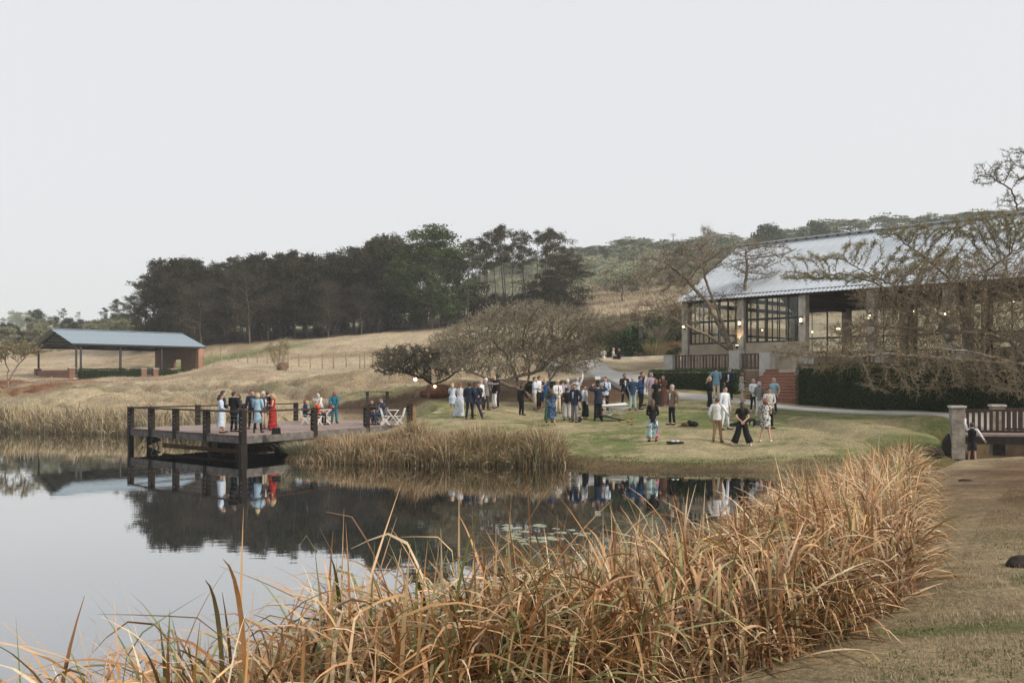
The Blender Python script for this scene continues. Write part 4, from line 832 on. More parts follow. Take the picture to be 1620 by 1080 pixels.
# ---------------------------------------------------------------- deck over the water
DZ = .86
D0, D1, D2, D2b, D3 = Vector((-10.9, 40.3, 0)), Vector((-18.0, 47.0, 0)), Vector((-12.2, 56.2, 0)), Vector((-7.5, 57.2, 0)), Vector((-5.3, 52.6, 0))
def clip_poly(poly, n, d, keep_less):
    out = []
    for i in range(len(poly)):
        a, b = poly[i], poly[(i + 1) % len(poly)]; sa, sb = a.dot(n) - d, b.dot(n) - d
        if not keep_less: sa, sb = -sa, -sb
        if sa <= 0: out.append(a)
        if sa * sb < 0: out.append(a + (b - a) * (sa / (sa - sb)))
    return out
def build_deck():
    root = empty('viewing_deck', D0); tag(root, 'timber viewing deck on posts over the pond with dark chunky railing posts', 'deck')
    poly = [q - D0 for q in (D0, D3, D2b, D2, D1)]
    ax = (D1 - D0).normalized(); L = 15.5; w = .20; k = 0; pos = -8.5; rnd = random.Random(3)
    while pos < 14:
        c1 = clip_poly(clip_poly(poly, ax, pos + w - .012, True), ax, pos, False); pos += w
        if len(c1) < 3: continue
        dz = rnd.uniform(-.004, .004); mb = MB().prism([(q.x, q.y) for q in c1], DZ - .04 + dz, DZ + dz); mb.build('plank', m_deck, root)
    E = [('a', D0, D1), ('b', D0, D3), ('c', D1, D2), ('d', D3, D2b)]
    def fascia(a, b, h, z, m, out, nm='beam'):
        d = (b - a).normalized(); n = Vector((d.y, -d.x, 0)) * out
        return MB().bar(a - D0 + n + Vector((0, 0, z)), b - D0 + n + Vector((0, 0, z)), .09, h).build(nm, m, root)
    fascia(D0, D1, .26, DZ - .20, m_old_timber, -.03); fascia(D0, D3, .30, DZ - .19, m_old_timber, .03); fascia(D1, D2, .26, DZ - .19, m_old_timber, -.03); fascia(D3, D2b, .26, DZ - .19, m_old_timber, .03)
    c_ = (D0 + D1 + D2 + D2b + D3) / 5
    for t in (.2, .4, .6, .8): # joists below
        a = D0 + (D1 - D0) * t; b = D3 + (D2b - D3) * t if t > .5 else D0 + (D3 - D0) * .99 + (D2b - D3) * t
        MB().bar(a - D0 + Vector((0, 0, DZ - .2)), b - D0 + Vector((0, 0, DZ - .2)), .1, .2).build('joist', m_dark_timber, root)
    # joist ends showing under the plank ends along the left front edge
    d = (D1 - D0); n = Vector((d.y, -d.x, 0)).normalized() * -1
    for k in range(24):
        p = d * ((k + .5) / 24); MB().bar(p - n * .1 + Vector((0, 0, DZ - .058)), p + n * .1 + Vector((0, 0, DZ - .058)), .12, .036).build('joist_end', m_rail_timber, root)
    def post(p, ztop=DZ + 1.02, zbot=DZ - .34, w=.23):
        p = p - D0; o = MB().box((p.x, p.y, (ztop + zbot) / 2), (w, w, ztop - zbot), math.atan2(d.y, d.x)).build('railing_post', m_dark_timber, root)
        for z in (.18, .36, .54, .72): MB().box((p.x - .02, p.y - w * .72, DZ + z), (.03, .03, .03), 0).build('bolt', m_wire, o)
        return o
    def rail(a, b):
        a = a - D0; b = b - D0
        MB().bar(a + Vector((0, 0, DZ + .96)), b + Vector((0, 0, DZ + .96)), .12, .07).build('handrail', m_rail_timber, root)
        for z in (.2, .4, .6, .78): MB().tube([a + Vector((0, 0, DZ + z)), b + Vector((0, 0, DZ + z))], .004, 4, False).build('railing_wire', m_wire, root)
    la = [D0 + (D1 - D0) * t for t in (0, .29, .56, .79, 1.0)]
    for p in la: post(p, DZ + 1.04 if p is la[0] else DZ + 1.0)
    def onedge(a, b, px_):
        k = (px_ - CX) / FPX; t = (k * a.y - a.x) / ((b.x - a.x) - k * (b.y - a.y)); return a + (b - a) * t
    lb = [onedge(D0, D3, 497), onedge(D0, D3, 580), onedge(D0, D3, 648)]
    for p in lb: post(p)
    lc = [onedge(D1, D2, 313), onedge(D1, D2, 385), D2]
    for p in lc: post(p, w=.2)
    for a, b in zip(la[:-1], la[1:]): rail(a, b)
    for a, b in zip([D0] + lb[:-1], lb): rail(a, b)
    for a, b in zip([D1] + lc[:-1], lc): rail(a, b)
    # piles down into the water
    for p, r in ((D0, .14), (D1, .11), (lb[0], .12), (lb[1], .12), (D1 + (D2 - D1) * .5, .12), ((D0 + D1) / 2 + Vector((3, 5, 0)), .12), ((D0 + D1) / 2 + Vector((5, 3.5, 0)), .12)):
        q = p - D0; MB().box((q.x, q.y, -.35), (r * 2, r * 2, 1.72), .7).build('pile', m_dark_timber, root)
    for t in (.31, .55):
        q = (D1 - D0) * (1 - t) * .0 + (D0 + (D1 - D0) * (t - .02)) - D0 + Vector((1.0, 1.1, 0)) * 1.0
        MB().tube([q + Vector((0, 0, -.9)), q + Vector((.02, 0, .1)), q + Vector((0, 0, DZ - .2))], [.1, .1, .085], 8).build('log_pile', m_log, root)
    a = D0 + (D1 - D0) * .29 + Vector((1, 1.1, 0)) - D0; b = D0 + (D1 - D0) * .97 + Vector((1, 1.1, 0)) - D0
    MB().tube([a + Vector((0, 0, DZ - .42)), b + Vector((0, 0, DZ - .42))], .055, 7).build('cross_log', m_log, root)
    MB().tube([a + Vector((0, 0, .04)), b + Vector((0, 0, .06))], .05, 7).build('cross_log', m_log, root)
    # bent frame of old ladder timber hanging below the left corner
    q = (D0 + (D1 - D0) * .83) - D0 + Vector((.3, .4, 0))
    MB().bar(q + Vector((-.18, 0, DZ - .35)), q + Vector((-.28, 0, .3)), .05).bar(q + Vector((-.28, 0, .3)), q + Vector((-.05, 0, -.2)), .05).bar(q + Vector((.08, 0, DZ - .35)), q + Vector((-.02, 0, .3)), .05).bar(q + Vector((-.02, 0, .3)), q + Vector((.14, 0, -.2)), .05).bar(q + Vector((-.2, 0, .36)), q + Vector((.02, 0, .36)), .05).build('ladder_frame', m_old_timber, root)
    q = (D0 + (D1 - D0) * .92) - D0 + Vector((.5, .6, 0)); MB().add([q + Vector((-.35, 0, .62)), q + Vector((.35, 0, .3)), q + Vector((-.35, 0, -.02)), q + Vector((-.35, .04, .62)), q + Vector((.35, .04, .3)), q + Vector((-.35, .04, -.02))], [(0, 2, 1), (3, 4, 5), (0, 1, 4, 3), (1, 2, 5, 4), (2, 0, 3, 5)]).build('brace_plate', m_dark_timber, root)
build_deck()
# ---------------------------------------------------------------- picnic shelter on the left
def corrugated(origin, along, down, length, slope_len, sheet_w, m, parent, ribs=4, rib_h=.035, name='roofing_sheet', thick=.02):
    """roof plane built of separate ribbed sheets; along = ridge direction, down = slope direction (unit vectors, in parent's space)"""
    n = int(round(length / sheet_w)); up = along.cross(down); up = up if up.z > 0 else -up; prof_ = []
    for k in range(ribs):
        x0 = sheet_w * k / ribs; s = sheet_w / ribs
        prof_ += [(x0, 0), (x0 + s * .55, 0), (x0 + s * .68, rib_h), (x0 + s * .87, rib_h)]
    prof_.append((sheet_w + .0, 0)); V = []
    for (x, h) in prof_:
        for t in (0, slope_len): V.append(along * x + down * t + up * h)
    for (x, h) in prof_:
        for t in (0, slope_len): V.append(along * x + down * t + up * (h - thick))
    F = []; k = len(prof_) * 2
    for i in range(len(prof_) - 1):
        a = i * 2; F += [(a, a + 2, a + 3, a + 1), (k + a, k + a + 1, k + a + 3, k + a + 2), (a + 1, a + 3, k + a + 3, k + a + 1)]
    me = bpy.data.meshes.new('roofing_sheet'); me.from_pydata([tuple(v) for v in V], [], F); me.update(); me.materials.append(m)
    out = []
    for i in range(n):
        o = link(name, me, parent); o.location = origin + along * (sheet_w * i) + up * (.004 * (i % 2)); out.append(o)
    return out
def build_shelter():
    z0 = 3.45; O = Vector((-43.0, 98.0, z0)); u = Vector((.7071, .7071, 0)); g = Vector((-.7071, .7071, 0)); Z = Vector((0, 0, 1))
    root = empty('picnic_shelter', O); tag(root, 'open picnic shelter with blue grey roof on the grass bank', 'shelter')
    Lh, Wd, He, Hr = 13.2, 10.0, 3.35, 4.95
    ov = .45
    rf = empty('roof', (0, 0, 0), parent=root)
    sl = math.hypot(Wd / 2 + ov, Hr - He); dn = ((g * -(Wd / 2 + ov)) + Z * (He - Hr)).normalized(); dn2 = ((g * (Wd / 2 + ov)) + Z * (He - Hr)).normalized()
    ridge = g * (Wd / 2) + Z * (Hr + .05) - u * .5
    corrugated(ridge, u, dn, Lh + 1.0, sl, .79, m_roof_blue, rf, ribs=3); corrugated(ridge, u, dn2, Lh + 1.0, sl, .79, m_roof_blue, rf, ribs=3)
    MB().bar(ridge + Z * .05, ridge + u * (Lh + 1.0) + Z * .05, .35, .05).build('ridge_cap', m_roof_blue, rf)
    for s in (0, 1):
        a = ridge + dn * sl if s == 0 else ridge + dn2 * sl; MB().bar(a - Z * .08, a + u * (Lh + 1) - Z * .08, .06, .16).build('gutter', m_steel_dark, rf)
    for t in (.2, 4.6, 9.0, 12.9):   # rafters, tie beams
        p = u * t
        MB().bar(p + Z * He, p + g * (Wd / 2) + Z * (Hr - .12), .1, .2).bar(p + g * Wd + Z * He, p + g * (Wd / 2) + Z * (Hr - .12), .1, .2).bar(p + Z * (He - .02), p + g * Wd + Z * (He - .02), .1, .18).build('truss', m_dark_timber, root)
    for k in range(1, 6):
        for gg, sgn in ((k / 6 * Wd / 2, 0), (Wd - k / 6 * Wd / 2, 1)):
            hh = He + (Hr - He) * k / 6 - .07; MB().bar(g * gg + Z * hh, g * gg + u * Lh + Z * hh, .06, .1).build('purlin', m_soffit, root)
    MB().bar(Z * (He - .1), u * Lh + Z * (He - .1), .12, .22).build('eave_beam', m_dark_timber, root); MB().bar(g * Wd + Z * (He - .1), g * Wd + u * Lh + Z * (He - .1), .12, .22).build('eave_beam', m_dark_timber, root)
    for t in (.1, .55, 4.5, 8.9):
        MB().box(tuple(u * t + Z * (He / 2 + .2)), (.16, .16, He - .4), .785).build('column', m_steel_dark, root)
    for t in (.1, 4.5, 8.9): MB().box(tuple(u * t + g * Wd + Z * (He / 2 + .2)), (.16, .16, He - .4), .785).build('column', m_steel_dark, root)
    # brick end wall with its opening
    w = empty('end_wall', (0, 0, 0), parent=root)
    for a, b, h0, h1, nm in ((.0, 3.7, 0, He - .1, 'wall_panel'), (5.4, Wd, 0, He - .1, 'wall_panel'), (3.7, 5.4, 2.1, He - .1, 'lintel_panel')):
        p0 = u * (Lh - .15) + g * a; p1 = u * (Lh - .15) + g * b
        MB().bar(p0 + Z * ((h0 + h1) / 2), p1 + Z * ((h0 + h1) / 2), .3, h1 - h0).build(nm, m_brick, w)
    MB().bar(u * (Lh - .15) + g * .3 + Z * (He - .12), u * (Lh - .15) + g * (Wd - .3) + Z * (He - .12), .24, .3).build('wall_plate', m_brick, w)
    MB().box(tuple(u * (Lh - .1) - g * .22 + Z * (He / 2 - .1)), (.62, .62, He - .2), .785).build('corner_pier', brick_mat('lit_pier_brick', (.42, .2, .12), (.34, .15, .09), (.4, .33, .27)), root)  # corner pier brick is paler: the light falling on it is in its colour
    # low walls and piers of the terrace
    def pier(t, gg, h=.95):
        c0 = u * t + g * gg; o = MB().box((c0.x, c0.y, h / 2 - .1), (.55, .55, h + .2), .785).build('brick_pier', m_brick, root); MB().box((c0.x, c0.y, h + .04), (.65, .65, .07), .785).build('pier_cap', m_conc, o)
    for t, gg in ((0, Wd), (-.3, .2), (6.6, -.6), (7.9, -.6), (5.0, -.2), (10.0, -.2)): pier(t, gg)
    MB().bar(g * .5 + Z * .35, g * (Wd - .3) + Z * .35, .28, .9).build('low_wall', m_brick, root)
    MB().bar(u * 6.8 - g * .5 + Z * .08, u * 7.7 - g * .5 + Z * .08, .5, .3).build('doorstep', m_steel_dark, root)
    MB().prism([tuple((u * a + g * b).xy) for a, b in ((-.2, -.1), (Lh, -.1), (Lh, Wd), (-.2, Wd))], -.6, .02).build('floor_slab', m_conc, root)
    return O, u, g
SO, SU, SG = build_shelter()
# ---------------------------------------------------------------- hedges: core of twigs under a shell of small leaves
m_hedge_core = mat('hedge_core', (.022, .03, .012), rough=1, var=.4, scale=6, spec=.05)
def hedge(name, label, A, B, thick, z0, z1, n, seed, leaf=(.06, .12), cols=((.05, .078, .026), (.07, .1, .032), (.036, .056, .02))):
    A = Vector(A); B = Vector(B); d = (B - A); L = d.length; d.normalize(); s = Vector((-d.y, d.x, 0)); rs = np.random.RandomState(seed); O = Vector((A.x, A.y, z0))
    root = empty(name, O); tag(root, label, 'hedge'); h = z1 - z0
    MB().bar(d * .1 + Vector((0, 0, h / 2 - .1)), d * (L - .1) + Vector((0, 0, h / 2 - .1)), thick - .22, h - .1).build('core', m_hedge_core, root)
    area = [L * h, L * h, L * thick, thick * h, thick * h]; k = rs.choice(5, n, p=np.array(area) / sum(area)); a = rs.rand(n); b = rs.rand(n); x = np.zeros(n); y = np.zeros(n); z = np.zeros(n)
    m = k == 0; x[m] = a[m] * L; y[m] = -thick / 2; z[m] = b[m] * h
    m = k == 1; x[m] = a[m] * L; y[m] = thick / 2; z[m] = b[m] * h
    m = k == 2; x[m] = a[m] * L; y[m] = (b[m] - .5) * thick; z[m] = h
    m = k == 3; x[m] = 0; y[m] = (a[m] - .5) * thick; z[m] = b[m] * h
    m = k == 4; x[m] = L; y[m] = (a[m] - .5) * thick; z[m] = b[m] * h
    # slight waviness, rounded shoulders
    wob = (fbm(x * 1.1 + seed, z * 1.3 + y, 3) - .5) * .2; y = y * (1 + wob) + rs.normal(0, .035, n); x = x + rs.normal(0, .03, n)
    z = z + np.where(z > h * .9, (fbm(x * .9, y + 5., 3) - .5) * .16, 0) + rs.normal(0, .03, n); rr = np.clip((z - (h - .25)) / .25, 0, 1); y = y * (1 - .12 * rr ** 2)
    C3 = np.outer(x, np.array(d)) + np.outer(y, np.array(s)); C3[:, 2] += z
    V, F = cards(C3, rs.uniform(*leaf, n), rs, 0); C = palette(rs, n, cols, [1] * len(cols), .35)
    link('foliage', np_mesh('foliage', V, F, colors=np.repeat(C, 4, 0)), root, m_leaf)
HC = [(.04, .062, .02), (.06, .088, .026), (.028, .044, .016)]
def at_(px_, Y): v = P(px_, 600, Y); return (v.x, v.y, 0)
hedge('hedge', 'clipped dark hedge left of the steps, below the pavilion terrace railing', at_(1033, 61.0), at_(1172, 58.3), 1.5, 2.15, 3.72, 15000, 51)
hedge('hedge', 'long tall dark hedge right of the steps, partly under bare branches', at_(1275, 55.6), at_(1640, 45.6), 1.8, 1.55, 3.95, 34000, 52)
hedge('hedge', 'small low clipped hedge behind the guests under the thorn tree', at_(832, 60.5), at_(895, 60.3), .9, 1.95, 3.0, 5000, 53)
a = SO + SU * .3 - SG * .3; b = SO + SU * 6.2 - SG * .5
hedge('hedge', 'low hedge along the front of the shelter, left of its doorway gap', (a.x, a.y, 0), (b.x, b.y, 0), .8, 3.2, 4.35, 5000, 54, leaf=(.08, .16), cols=HC)
a = SO + SU * 8.2 - SG * .5; b = SO + SU * 13.0 - SG * .8
hedge('hedge', 'low hedge along the front of the shelter, right of its doorway gap', (a.x, a.y, 0), (b.x, b.y, 0), .8, 3.2, 4.3, 4000, 55, leaf=(.08, .16), cols=HC)
# ---------------------------------------------------------------- pavilion on the right
def build_pavilion():
    d = Vector((.69, -.724, 0)).normalized(); n = Vector((d.y, -d.x, 0)).normalized() * 1.0   # n points outward to the viewer's left
    if n.y > 0: n = -n
    back = -n; Z = Vector((0, 0, 1)); C0 = Vector((11.5, 66.0, 3.78)); root = empty('pavilion', C0); tag(root, 'large stone pillared pavilion with pale ribbed metal roof and black framed glazing', 'building')
    Wd = 13.4; He, Hr = 4.75, 8.75; Lh = 30.2; bay = 4.3
    MB().prism([tuple((d * a + back * b).xy) for a, b in ((-.8, -1.6), (Lh, -1.6), (Lh, Wd + .5), (-.8, Wd + .5))], -1.9, 0).build('terrace_slab', m_conc, root)
    rf = empty('roof', (0, 0, 0), parent=root); ov = .55
    hw = Wd / 2; sl = math.hypot(hw + ov, (Hr - He) * (hw + ov) / hw); dnf = (n * hw + Z * (He - Hr)).normalized(); dnb = (back * hw + Z * (He - Hr)).normalized()
    ridge = back * hw + Z * (Hr + .12) - d * .35
    corrugated(ridge, d, dnf, Lh + .5, sl, .76, m_roof, rf, ribs=3, rib_h=.034); corrugated(ridge, d, dnb, Lh + .5, sl, .76, m_roof, rf, ribs=3, rib_h=.034)
    MB().bar(ridge + Z * .09, ridge + d * (Lh + .4) + Z * .09, .5, .06).build('ridge_cap', m_roof, rf)
    q = MB()
    for k in range(40): q.box(tuple(ridge + d * (.2 + k * .76) + n * .28 + Z * .0), (.1, .3, .06), 0)
    q.build('ridge_flashing', m_steel_dark, rf)
    # lined ceiling just under the sheets
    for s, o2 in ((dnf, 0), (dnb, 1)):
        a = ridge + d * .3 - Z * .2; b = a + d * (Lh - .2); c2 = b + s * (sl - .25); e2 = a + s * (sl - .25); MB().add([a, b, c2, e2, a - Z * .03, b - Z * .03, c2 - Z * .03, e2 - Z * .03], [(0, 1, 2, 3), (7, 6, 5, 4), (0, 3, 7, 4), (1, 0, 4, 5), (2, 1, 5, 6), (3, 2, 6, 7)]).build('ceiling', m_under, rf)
    MB().bar(n * .1 + Z * (He - .08), n * .1 + d * Lh + Z * (He - .08), .2, .28).build('eave_beam', m_steel_dark, root)
    MB().bar(back * Wd + Z * (He - .1), back * Wd + d * Lh + Z * (He - .1), .2, .3).build('eave_beam', m_steel_dark, root)
    rz = math.atan2(d.y, d.x)
    for k in range(8):
        t = k * bay + .1
        if t > Lh: break
        c0 = d * t; MB().box((c0.x, c0.y, He / 2 - .1), (.46, .46, He - .2), rz).build('stone_column', m_conc, root)
        c1 = d * t + back * Wd; MB().box((c1.x, c1.y, He / 2 - .1), (.5, .5, He - .2), rz).build('stone_column', m_conc, root)
        for s0, s1 in ((0, hw), (Wd, hw)):
            MB().bar(c0 * 1.0 + back * s0 + Z * (He - .1), c0 + back * s1 + Z * (Hr - .25), .12, .3).build('rafter', m_steel_dark, root)
        MB().bar(c0 + Z * (He - .35), c0 + back * Wd + Z * (He - .35), .1, .26).build('tie_beam', m_steel_dark, root)
        # wall lantern on the column face
        lam = empty('wall_lantern', tuple(c0 + n * .34 + Z * 2.95), rz, parent=root)
        MB().box((0, 0, .19), (.2, .2, .05), 0).box((0, 0, -.19), (.16, .16, .04), 0).box((0, .07, 0), (.05, .06, .4), 0).build('lantern_frame', m_steel_dark, lam); MB().box((0, -.01, 0), (.1, .08, .2), 0, .9).build('lamp_glass', m_bulb, lam)
    # glazing: bays 0,1 in front, all bays at the back
    def glazed_bay(o0, w, z0, z1, cols_, rows, nm='window', par=root):
        fr = empty(nm, tuple(o0), rz, parent=par)
        MB().bar((0, 0, z0), (w, 0, z0), .08, .1).bar((0, 0, z1), (w, 0, z1), .08, .1).bar((.03, 0, z0), (.03, 0, z1), .08, .08).bar((w - .03, 0, z0), (w - .03, 0, z1), .08, .08).build('frame', m_steel_dark, fr)
        for i in range(1, cols_): MB().bar((w * i / cols_, 0, z0), (w * i / cols_, 0, z1), .04 if i % 2 else .09, .06).build('mullion', m_steel_dark, fr)
        for r_ in rows: MB().bar((0, 0, r_), (w, 0, r_), .07, .13).build('transom', m_steel_dark, fr)
        zs = [z0] + list(rows) + [z1]
        for i in range(cols_):
            for a, b in zip(zs[:-1], zs[1:]):
                MB().box((w * (i + .5) / cols_, .012, (a + b) / 2), (w / cols_ - .06, .012, b - a - .08)).build('pane', m_glass, fr)
    for k in (0, 1):
        o0 = d * (k * bay + .42); w = bay - .64
        glazed_bay(o0, w, 1.75, He - .3, 5, (3.15,))
        MB().bar(o0 + Z * .85, o0 + d * w + Z * .85, .3, 1.7).build('sill_wall', m_plaster, root)
    for k in range(7):
        o0 = d * (k * bay + .4) + back * Wd; glazed_bay(o0, bay - .6, .1, He - .3, 3, (2.5,))
    o0 = back * .4; 
    # left gable end, glazed too
    fr = empty('window', tuple(d * .1), rz + math.pi / 2, parent=root)
    for i in range(1, 14): MB().bar((i * .95, 0, 1.0), (i * .95, 0, He + min(i * .95, Wd - i * .95) * .58), .07, .08).build('mullion', m_steel_dark, fr)
    for r_ in (1.0, 2.5, He - .3): MB().bar((.3, 0, r_), (Wd - .3, 0, r_), .08, .12).build('transom', m_steel_dark, fr)
    MB().bar(back * .3 + d * .1 + Z * .5, back * (Wd - .3) + d * .1 + Z * .5, .28, 1.0).build('sill_wall', m_plaster, root)
    # bar counter and screen seen inside through the open bays
    MB().bar(d * 15 + back * 9 + Z * 1.9, d * 19 + back * 9 + Z * 1.9, .3, .5).build('counter', m_conc_w, root)
    for t in (12.3, 16.8, 21): 
        c1 = d * t + back * 6.6; MB().box((c1.x, c1.y, 2.3), (.5, .5, 4.6), rz).build('inner_column', m_dark_timber, root)
    # terrace balustrade: plinths, rails, upright slats
    rnd = random.Random(9)
    def plinth(t, h=1.15, w=.72, o=1.45):
        c0 = d * t + n * o; MB().box((c0.x, c0.y, h / 2 - .2), (w, w * .9, h + .4), rz).build('stone_plinth', m_conc_w, root)
    ts = [-.1, 4.95, 7.1, 10.0, 14.4, 18.8, 23.2, 27.6]
    for t in ts: plinth(t, 1.2 if t in (4.95,) else 1.02)
    for a, b in zip(ts[:-1], ts[1:]):
        if a == 7.1: continue
        p0 = d * (a + .4) + n * 1.5; p1 = d * (b - .4) + n * 1.5; br = empty('balustrade', tuple(p0), rz, parent=root); w = (p1 - p0).length
        MB().bar((0, 0, .95), (w, 0, .95), .1, .08).build('top_rail', m_slat, br); MB().bar((0, 0, .12), (w, 0, .12), .08, .08).build('bottom_rail', m_slat, br)
        k = int(w / .225)
        for i in range(k):
            x = (i + .5) * w / k + rnd.uniform(-.015, .015); MB().box((x, -.06, .5 + rnd.uniform(-.02, .02)), (.125, .035, .93)).build('slat', m_slat if rnd.random() < .62 else m_slat_pale, br)
    # retaining wall under the terrace at the steps
    MB().bar(d * 4.7 + n * 1.62 + Z * -.95, d * 7.4 + n * 1.62 + Z * -.95, .2, 1.8).build('retaining_wall', m_brick_brown, root)
    # strings of tiny bulbs under the ceiling
    for s in range(5):
        for i in range(9):
            t = 9 + s * 3.6; f = i / 8; p = d * (t + f * 3) + back * (1 + f * 10) + Z * (He + .2 - 4 * f * (1 - f) * .6 + min(f, 1 - f) * 3); MB().ball(p, .035, 6, 4).build('fairy_light', m_bulb, root)
    return C0, d, n
PO, PD, PN = build_pavilion()
def on_edge(px_, Y, z): v = P(px_, 0, Y); return Vector((v.x, v.y, z))
def build_steps():
    O = on_edge(1240, 56.5, 2.0); root = empty('steps', O); tag(root, 'wide terracotta steps rising to the pavilion terrace', 'steps'); nst = 10
    RB, RT, LB, LT = on_edge(1270, 55.3, 0), on_edge(1270, 58.9, 0), on_edge(1178, 56.4, 0), on_edge(1214, 59.8, 0)
    for i in range(nst):
        t0 = i / nst; z1 = (i + 1) * .18; z0 = z1 - .5
        a = LB.lerp(LT, t0); b = RB.lerp(RT, t0); c2 = RT.lerp(RT + (RT - RB) * .1, 1); e2 = LT.lerp(LT + (LT - LB) * .1, 1)
        MB().prism([tuple((q - O).xy) for q in (a, b, c2, e2)], z1 - .18 if i else -.4, z1 - .03).build('step', m_step, root)
        f = (a - b).normalized(); nn = Vector((f.y, -f.x, 0)); nn = nn if nn.y < 0 else -nn; aa = a + nn * .03; bb = b + nn * .03
        MB().prism([tuple((q - O).xy) for q in (aa, bb, c2, e2)], z1 - .03, z1).build('tread', m_nosing if i % 1 == 0 else m_step, root)
    # side wall sloping with the steps, with its handrail
    a = LB - O; b = LT - O; s = Vector((-.32, -.02, 0)); V = []
    for off in (Vector((-.02, 0, 0)), s):
        V += [a + off + Vector((0, 0, -.3)), b + off + Vector((0, 0, -.3)), b + off + Vector((0, 0, 2.0)), a + off + Vector((0, 0, .45))]
    MB().add(V, [(0, 1, 2, 3), (7, 6, 5, 4), (0, 3, 7, 4), (3, 2, 6, 7), (2, 1, 5, 6), (1, 0, 4, 5)]).build('side_wall', m_brick_brown, root)
    h0 = on_edge(1172, 55.9, 0) - O + Vector((0, 0, 1.2)); h1 = on_edge(1214, 59.2, 0) - O + Vector((0, 0, 2.75))
    MB().tube([h0, h1], .05, 8).tube([h0, h0 - Vector((0, 0, 1.0))], .035, 6).tube([h1, h1 - Vector((0, 0, .8))], .035, 6).build('handrail', m_steel_dark, root)
build_steps()
# retaining kerb wall far behind where four people sit
w = MB().bar(P(905, 0, 84).xy.to_3d() + Vector((0, 0, 4.6)), P(1068, 0, 84).xy.to_3d() + Vector((0, 0, 4.95)), .4, .75).build('garden_wall', m_conc); tag(w, 'low pale garden wall where four guests sit, far behind the lawn', 'wall')
# ---------------------------------------------------------------- footbridge at the right edge
def build_bridge():
    O = Vector((15.2, 34.0, 1.2)); root = empty('footbridge', O); tag(root, 'timber footbridge with slatted sides and concrete end pillars', 'bridge'); u = Vector((1, -.17, 0)).normalized(); v = Vector((.17, 1, 0)).normalized(); Z = Vector((0, 0, 1)); rz = math.atan2(u.y, u.x); L = 8.5
    def pillar(t, s, h=.95, dp=.8):
        c0 = u * t + v * s; o = MB().box((c0.x, c0.y, (h - dp) / 2), (.42, .42, h + dp), rz).build('concrete_pillar', mat('mossy_concrete', (.25, .22, .18), rough=.95, var=.4, scale=3, bump=.15), root); MB().box((c0.x, c0.y, h + .03), (.5, .5, .07), rz).build('pillar_cap', m_conc, o)
    pillar(0, 0); pillar(1.9, 2.1, .95); pillar(L, 0)
    rnd = random.Random(2)
    for i in range(38):
        p0 = u * (.25 + i * .215); MB().bar(p0 + v * .0 + Z * .0, p0 + v * 2.0 + Z * .0, .2, .05).build('plank', m_deck, root)
    for s in (0, 2.0):
        MB().bar(u * .2 + v * s - Z * .16, u * L + v * s - Z * .16, .12, .26).build('beam', m_dark_timber, root)
        t0 = .2 if s == 0 else 2.1; MB().bar(u * t0 + v * s + Z * .86, u * L + v * s + Z * .86, .11, .07).build('top_rail', m_rail_timber, root); MB().bar(u * t0 + v * s + Z * .14, u * L + v * s + Z * .14, .07, .07).build('bottom_rail', m_rail_timber, root)
        k = int((L - t0) / .19)
        for i in range(k):
            c0 = u * (t0 + .12 + i * .19) + v * (s - .05); MB().box((c0.x, c0.y, .5), (.095, .03, .7), rz).build('slat', m_rail_timber, root)
        for i in range(3):
            c0 = u * (t0 + 2.4 * (i + 1) - .2) + v * s; MB().box((c0.x, c0.y, .4), (.1, .1, .92), rz).build('post', m_rail_timber, root)
    for t in (.5, 5.8):
        for s in (.1, 1.9): c0 = u * t + v * s; MB().box((c0.x, c0.y, -.8), (.2, .2, 1.2), rz).build('pile', m_dark_timber, root)
build_bridge()
# ---------------------------------------------------------------- fence of loose posts on the far meadow
m_post = mat('fence_post', (.28, .21, .14), rough=.9, var=.35, scale=5)
NP = 17
fpx = [322, 335, 349, 362, 377, 392, 407, 423, 439, 456, 473, 491, 510, 528, 548, 569, 577, 590]
for i, p_ in enumerate(fpx):
    t = (p_ - 322) / (590 - 322); Y = 107 - 19 * t; x = (p_ - CX) * Y / FPX; h = 1.35 + .12 * ((i * 7) % 5 - 2) / 2; z = gz(x, Y)
    o = MB().tube([(0, 0, -.4), (random.Random(i).uniform(-.04, .04), 0, h)], [.06 if i not in (13, 17) else .09, .05 if i not in (13, 17) else .08], 7).build('fence_post', m_post); o.location = (x, Y, z)
    tag(o, 'weathered wooden fence post in the row across the far meadow', 'post', 'fence posts across the far meadow')
# ---------------------------------------------------------------- stones
m_stone = mat('brown_stone', (.15, .088, .058), rough=.95, var=.35, scale=3, bump=.8, bscale=8)
m_stone_dark = mat('dark_stone', (.04, .032, .027), spec=.1, rough=.95, var=.35, scale=3, bump=.8, bscale=8)
def rock(name, label, loc, r, seed, m=None, cat='boulder', group=None):
    rs = random.Random(seed); mb = MB().ball((0, 0, 0), r, 14, 9); off = rs.uniform(0, 50); k = []
    for v in mb.v:
        f = 1 + (vnoise(np.array([v[0] * 1.7 / max(r) + off]), np.array([v[1] * 1.7 / max(r) + v[2] * 1.3 / max(r) + off]))[0] - .5) * .75; k.append((v[0] * f, v[1] * f, v[2] * f))
    mb.v = k; o = mb.build(name, m or m_stone, smooth=True); o.location = loc; o.rotation_euler = (0, 0, rs.uniform(0, 3)); tag(o, label, cat, group); return o
def rk(px_, Y, lift=0.0): x = (px_ - CX) * Y / FPX; return (x, Y, gz(x, Y) + lift)
rock('boulder', 'large reddish brown boulder on the meadow under the small bare bush', rk(447, 94, .3), (.5, .5, .48), 1)
rock('boulder', 'dark boulder cut off by the right edge of the picture on the near bank', rk(1618, 11.0, .0), (.2, .26, .09), 2, m_stone_dark)
rock('stone', 'small dark stone on the bare path right of the reeds', rk(1528, 22.8, .0), (.12, .14, .05), 3, m_stone_dark, 'stone')
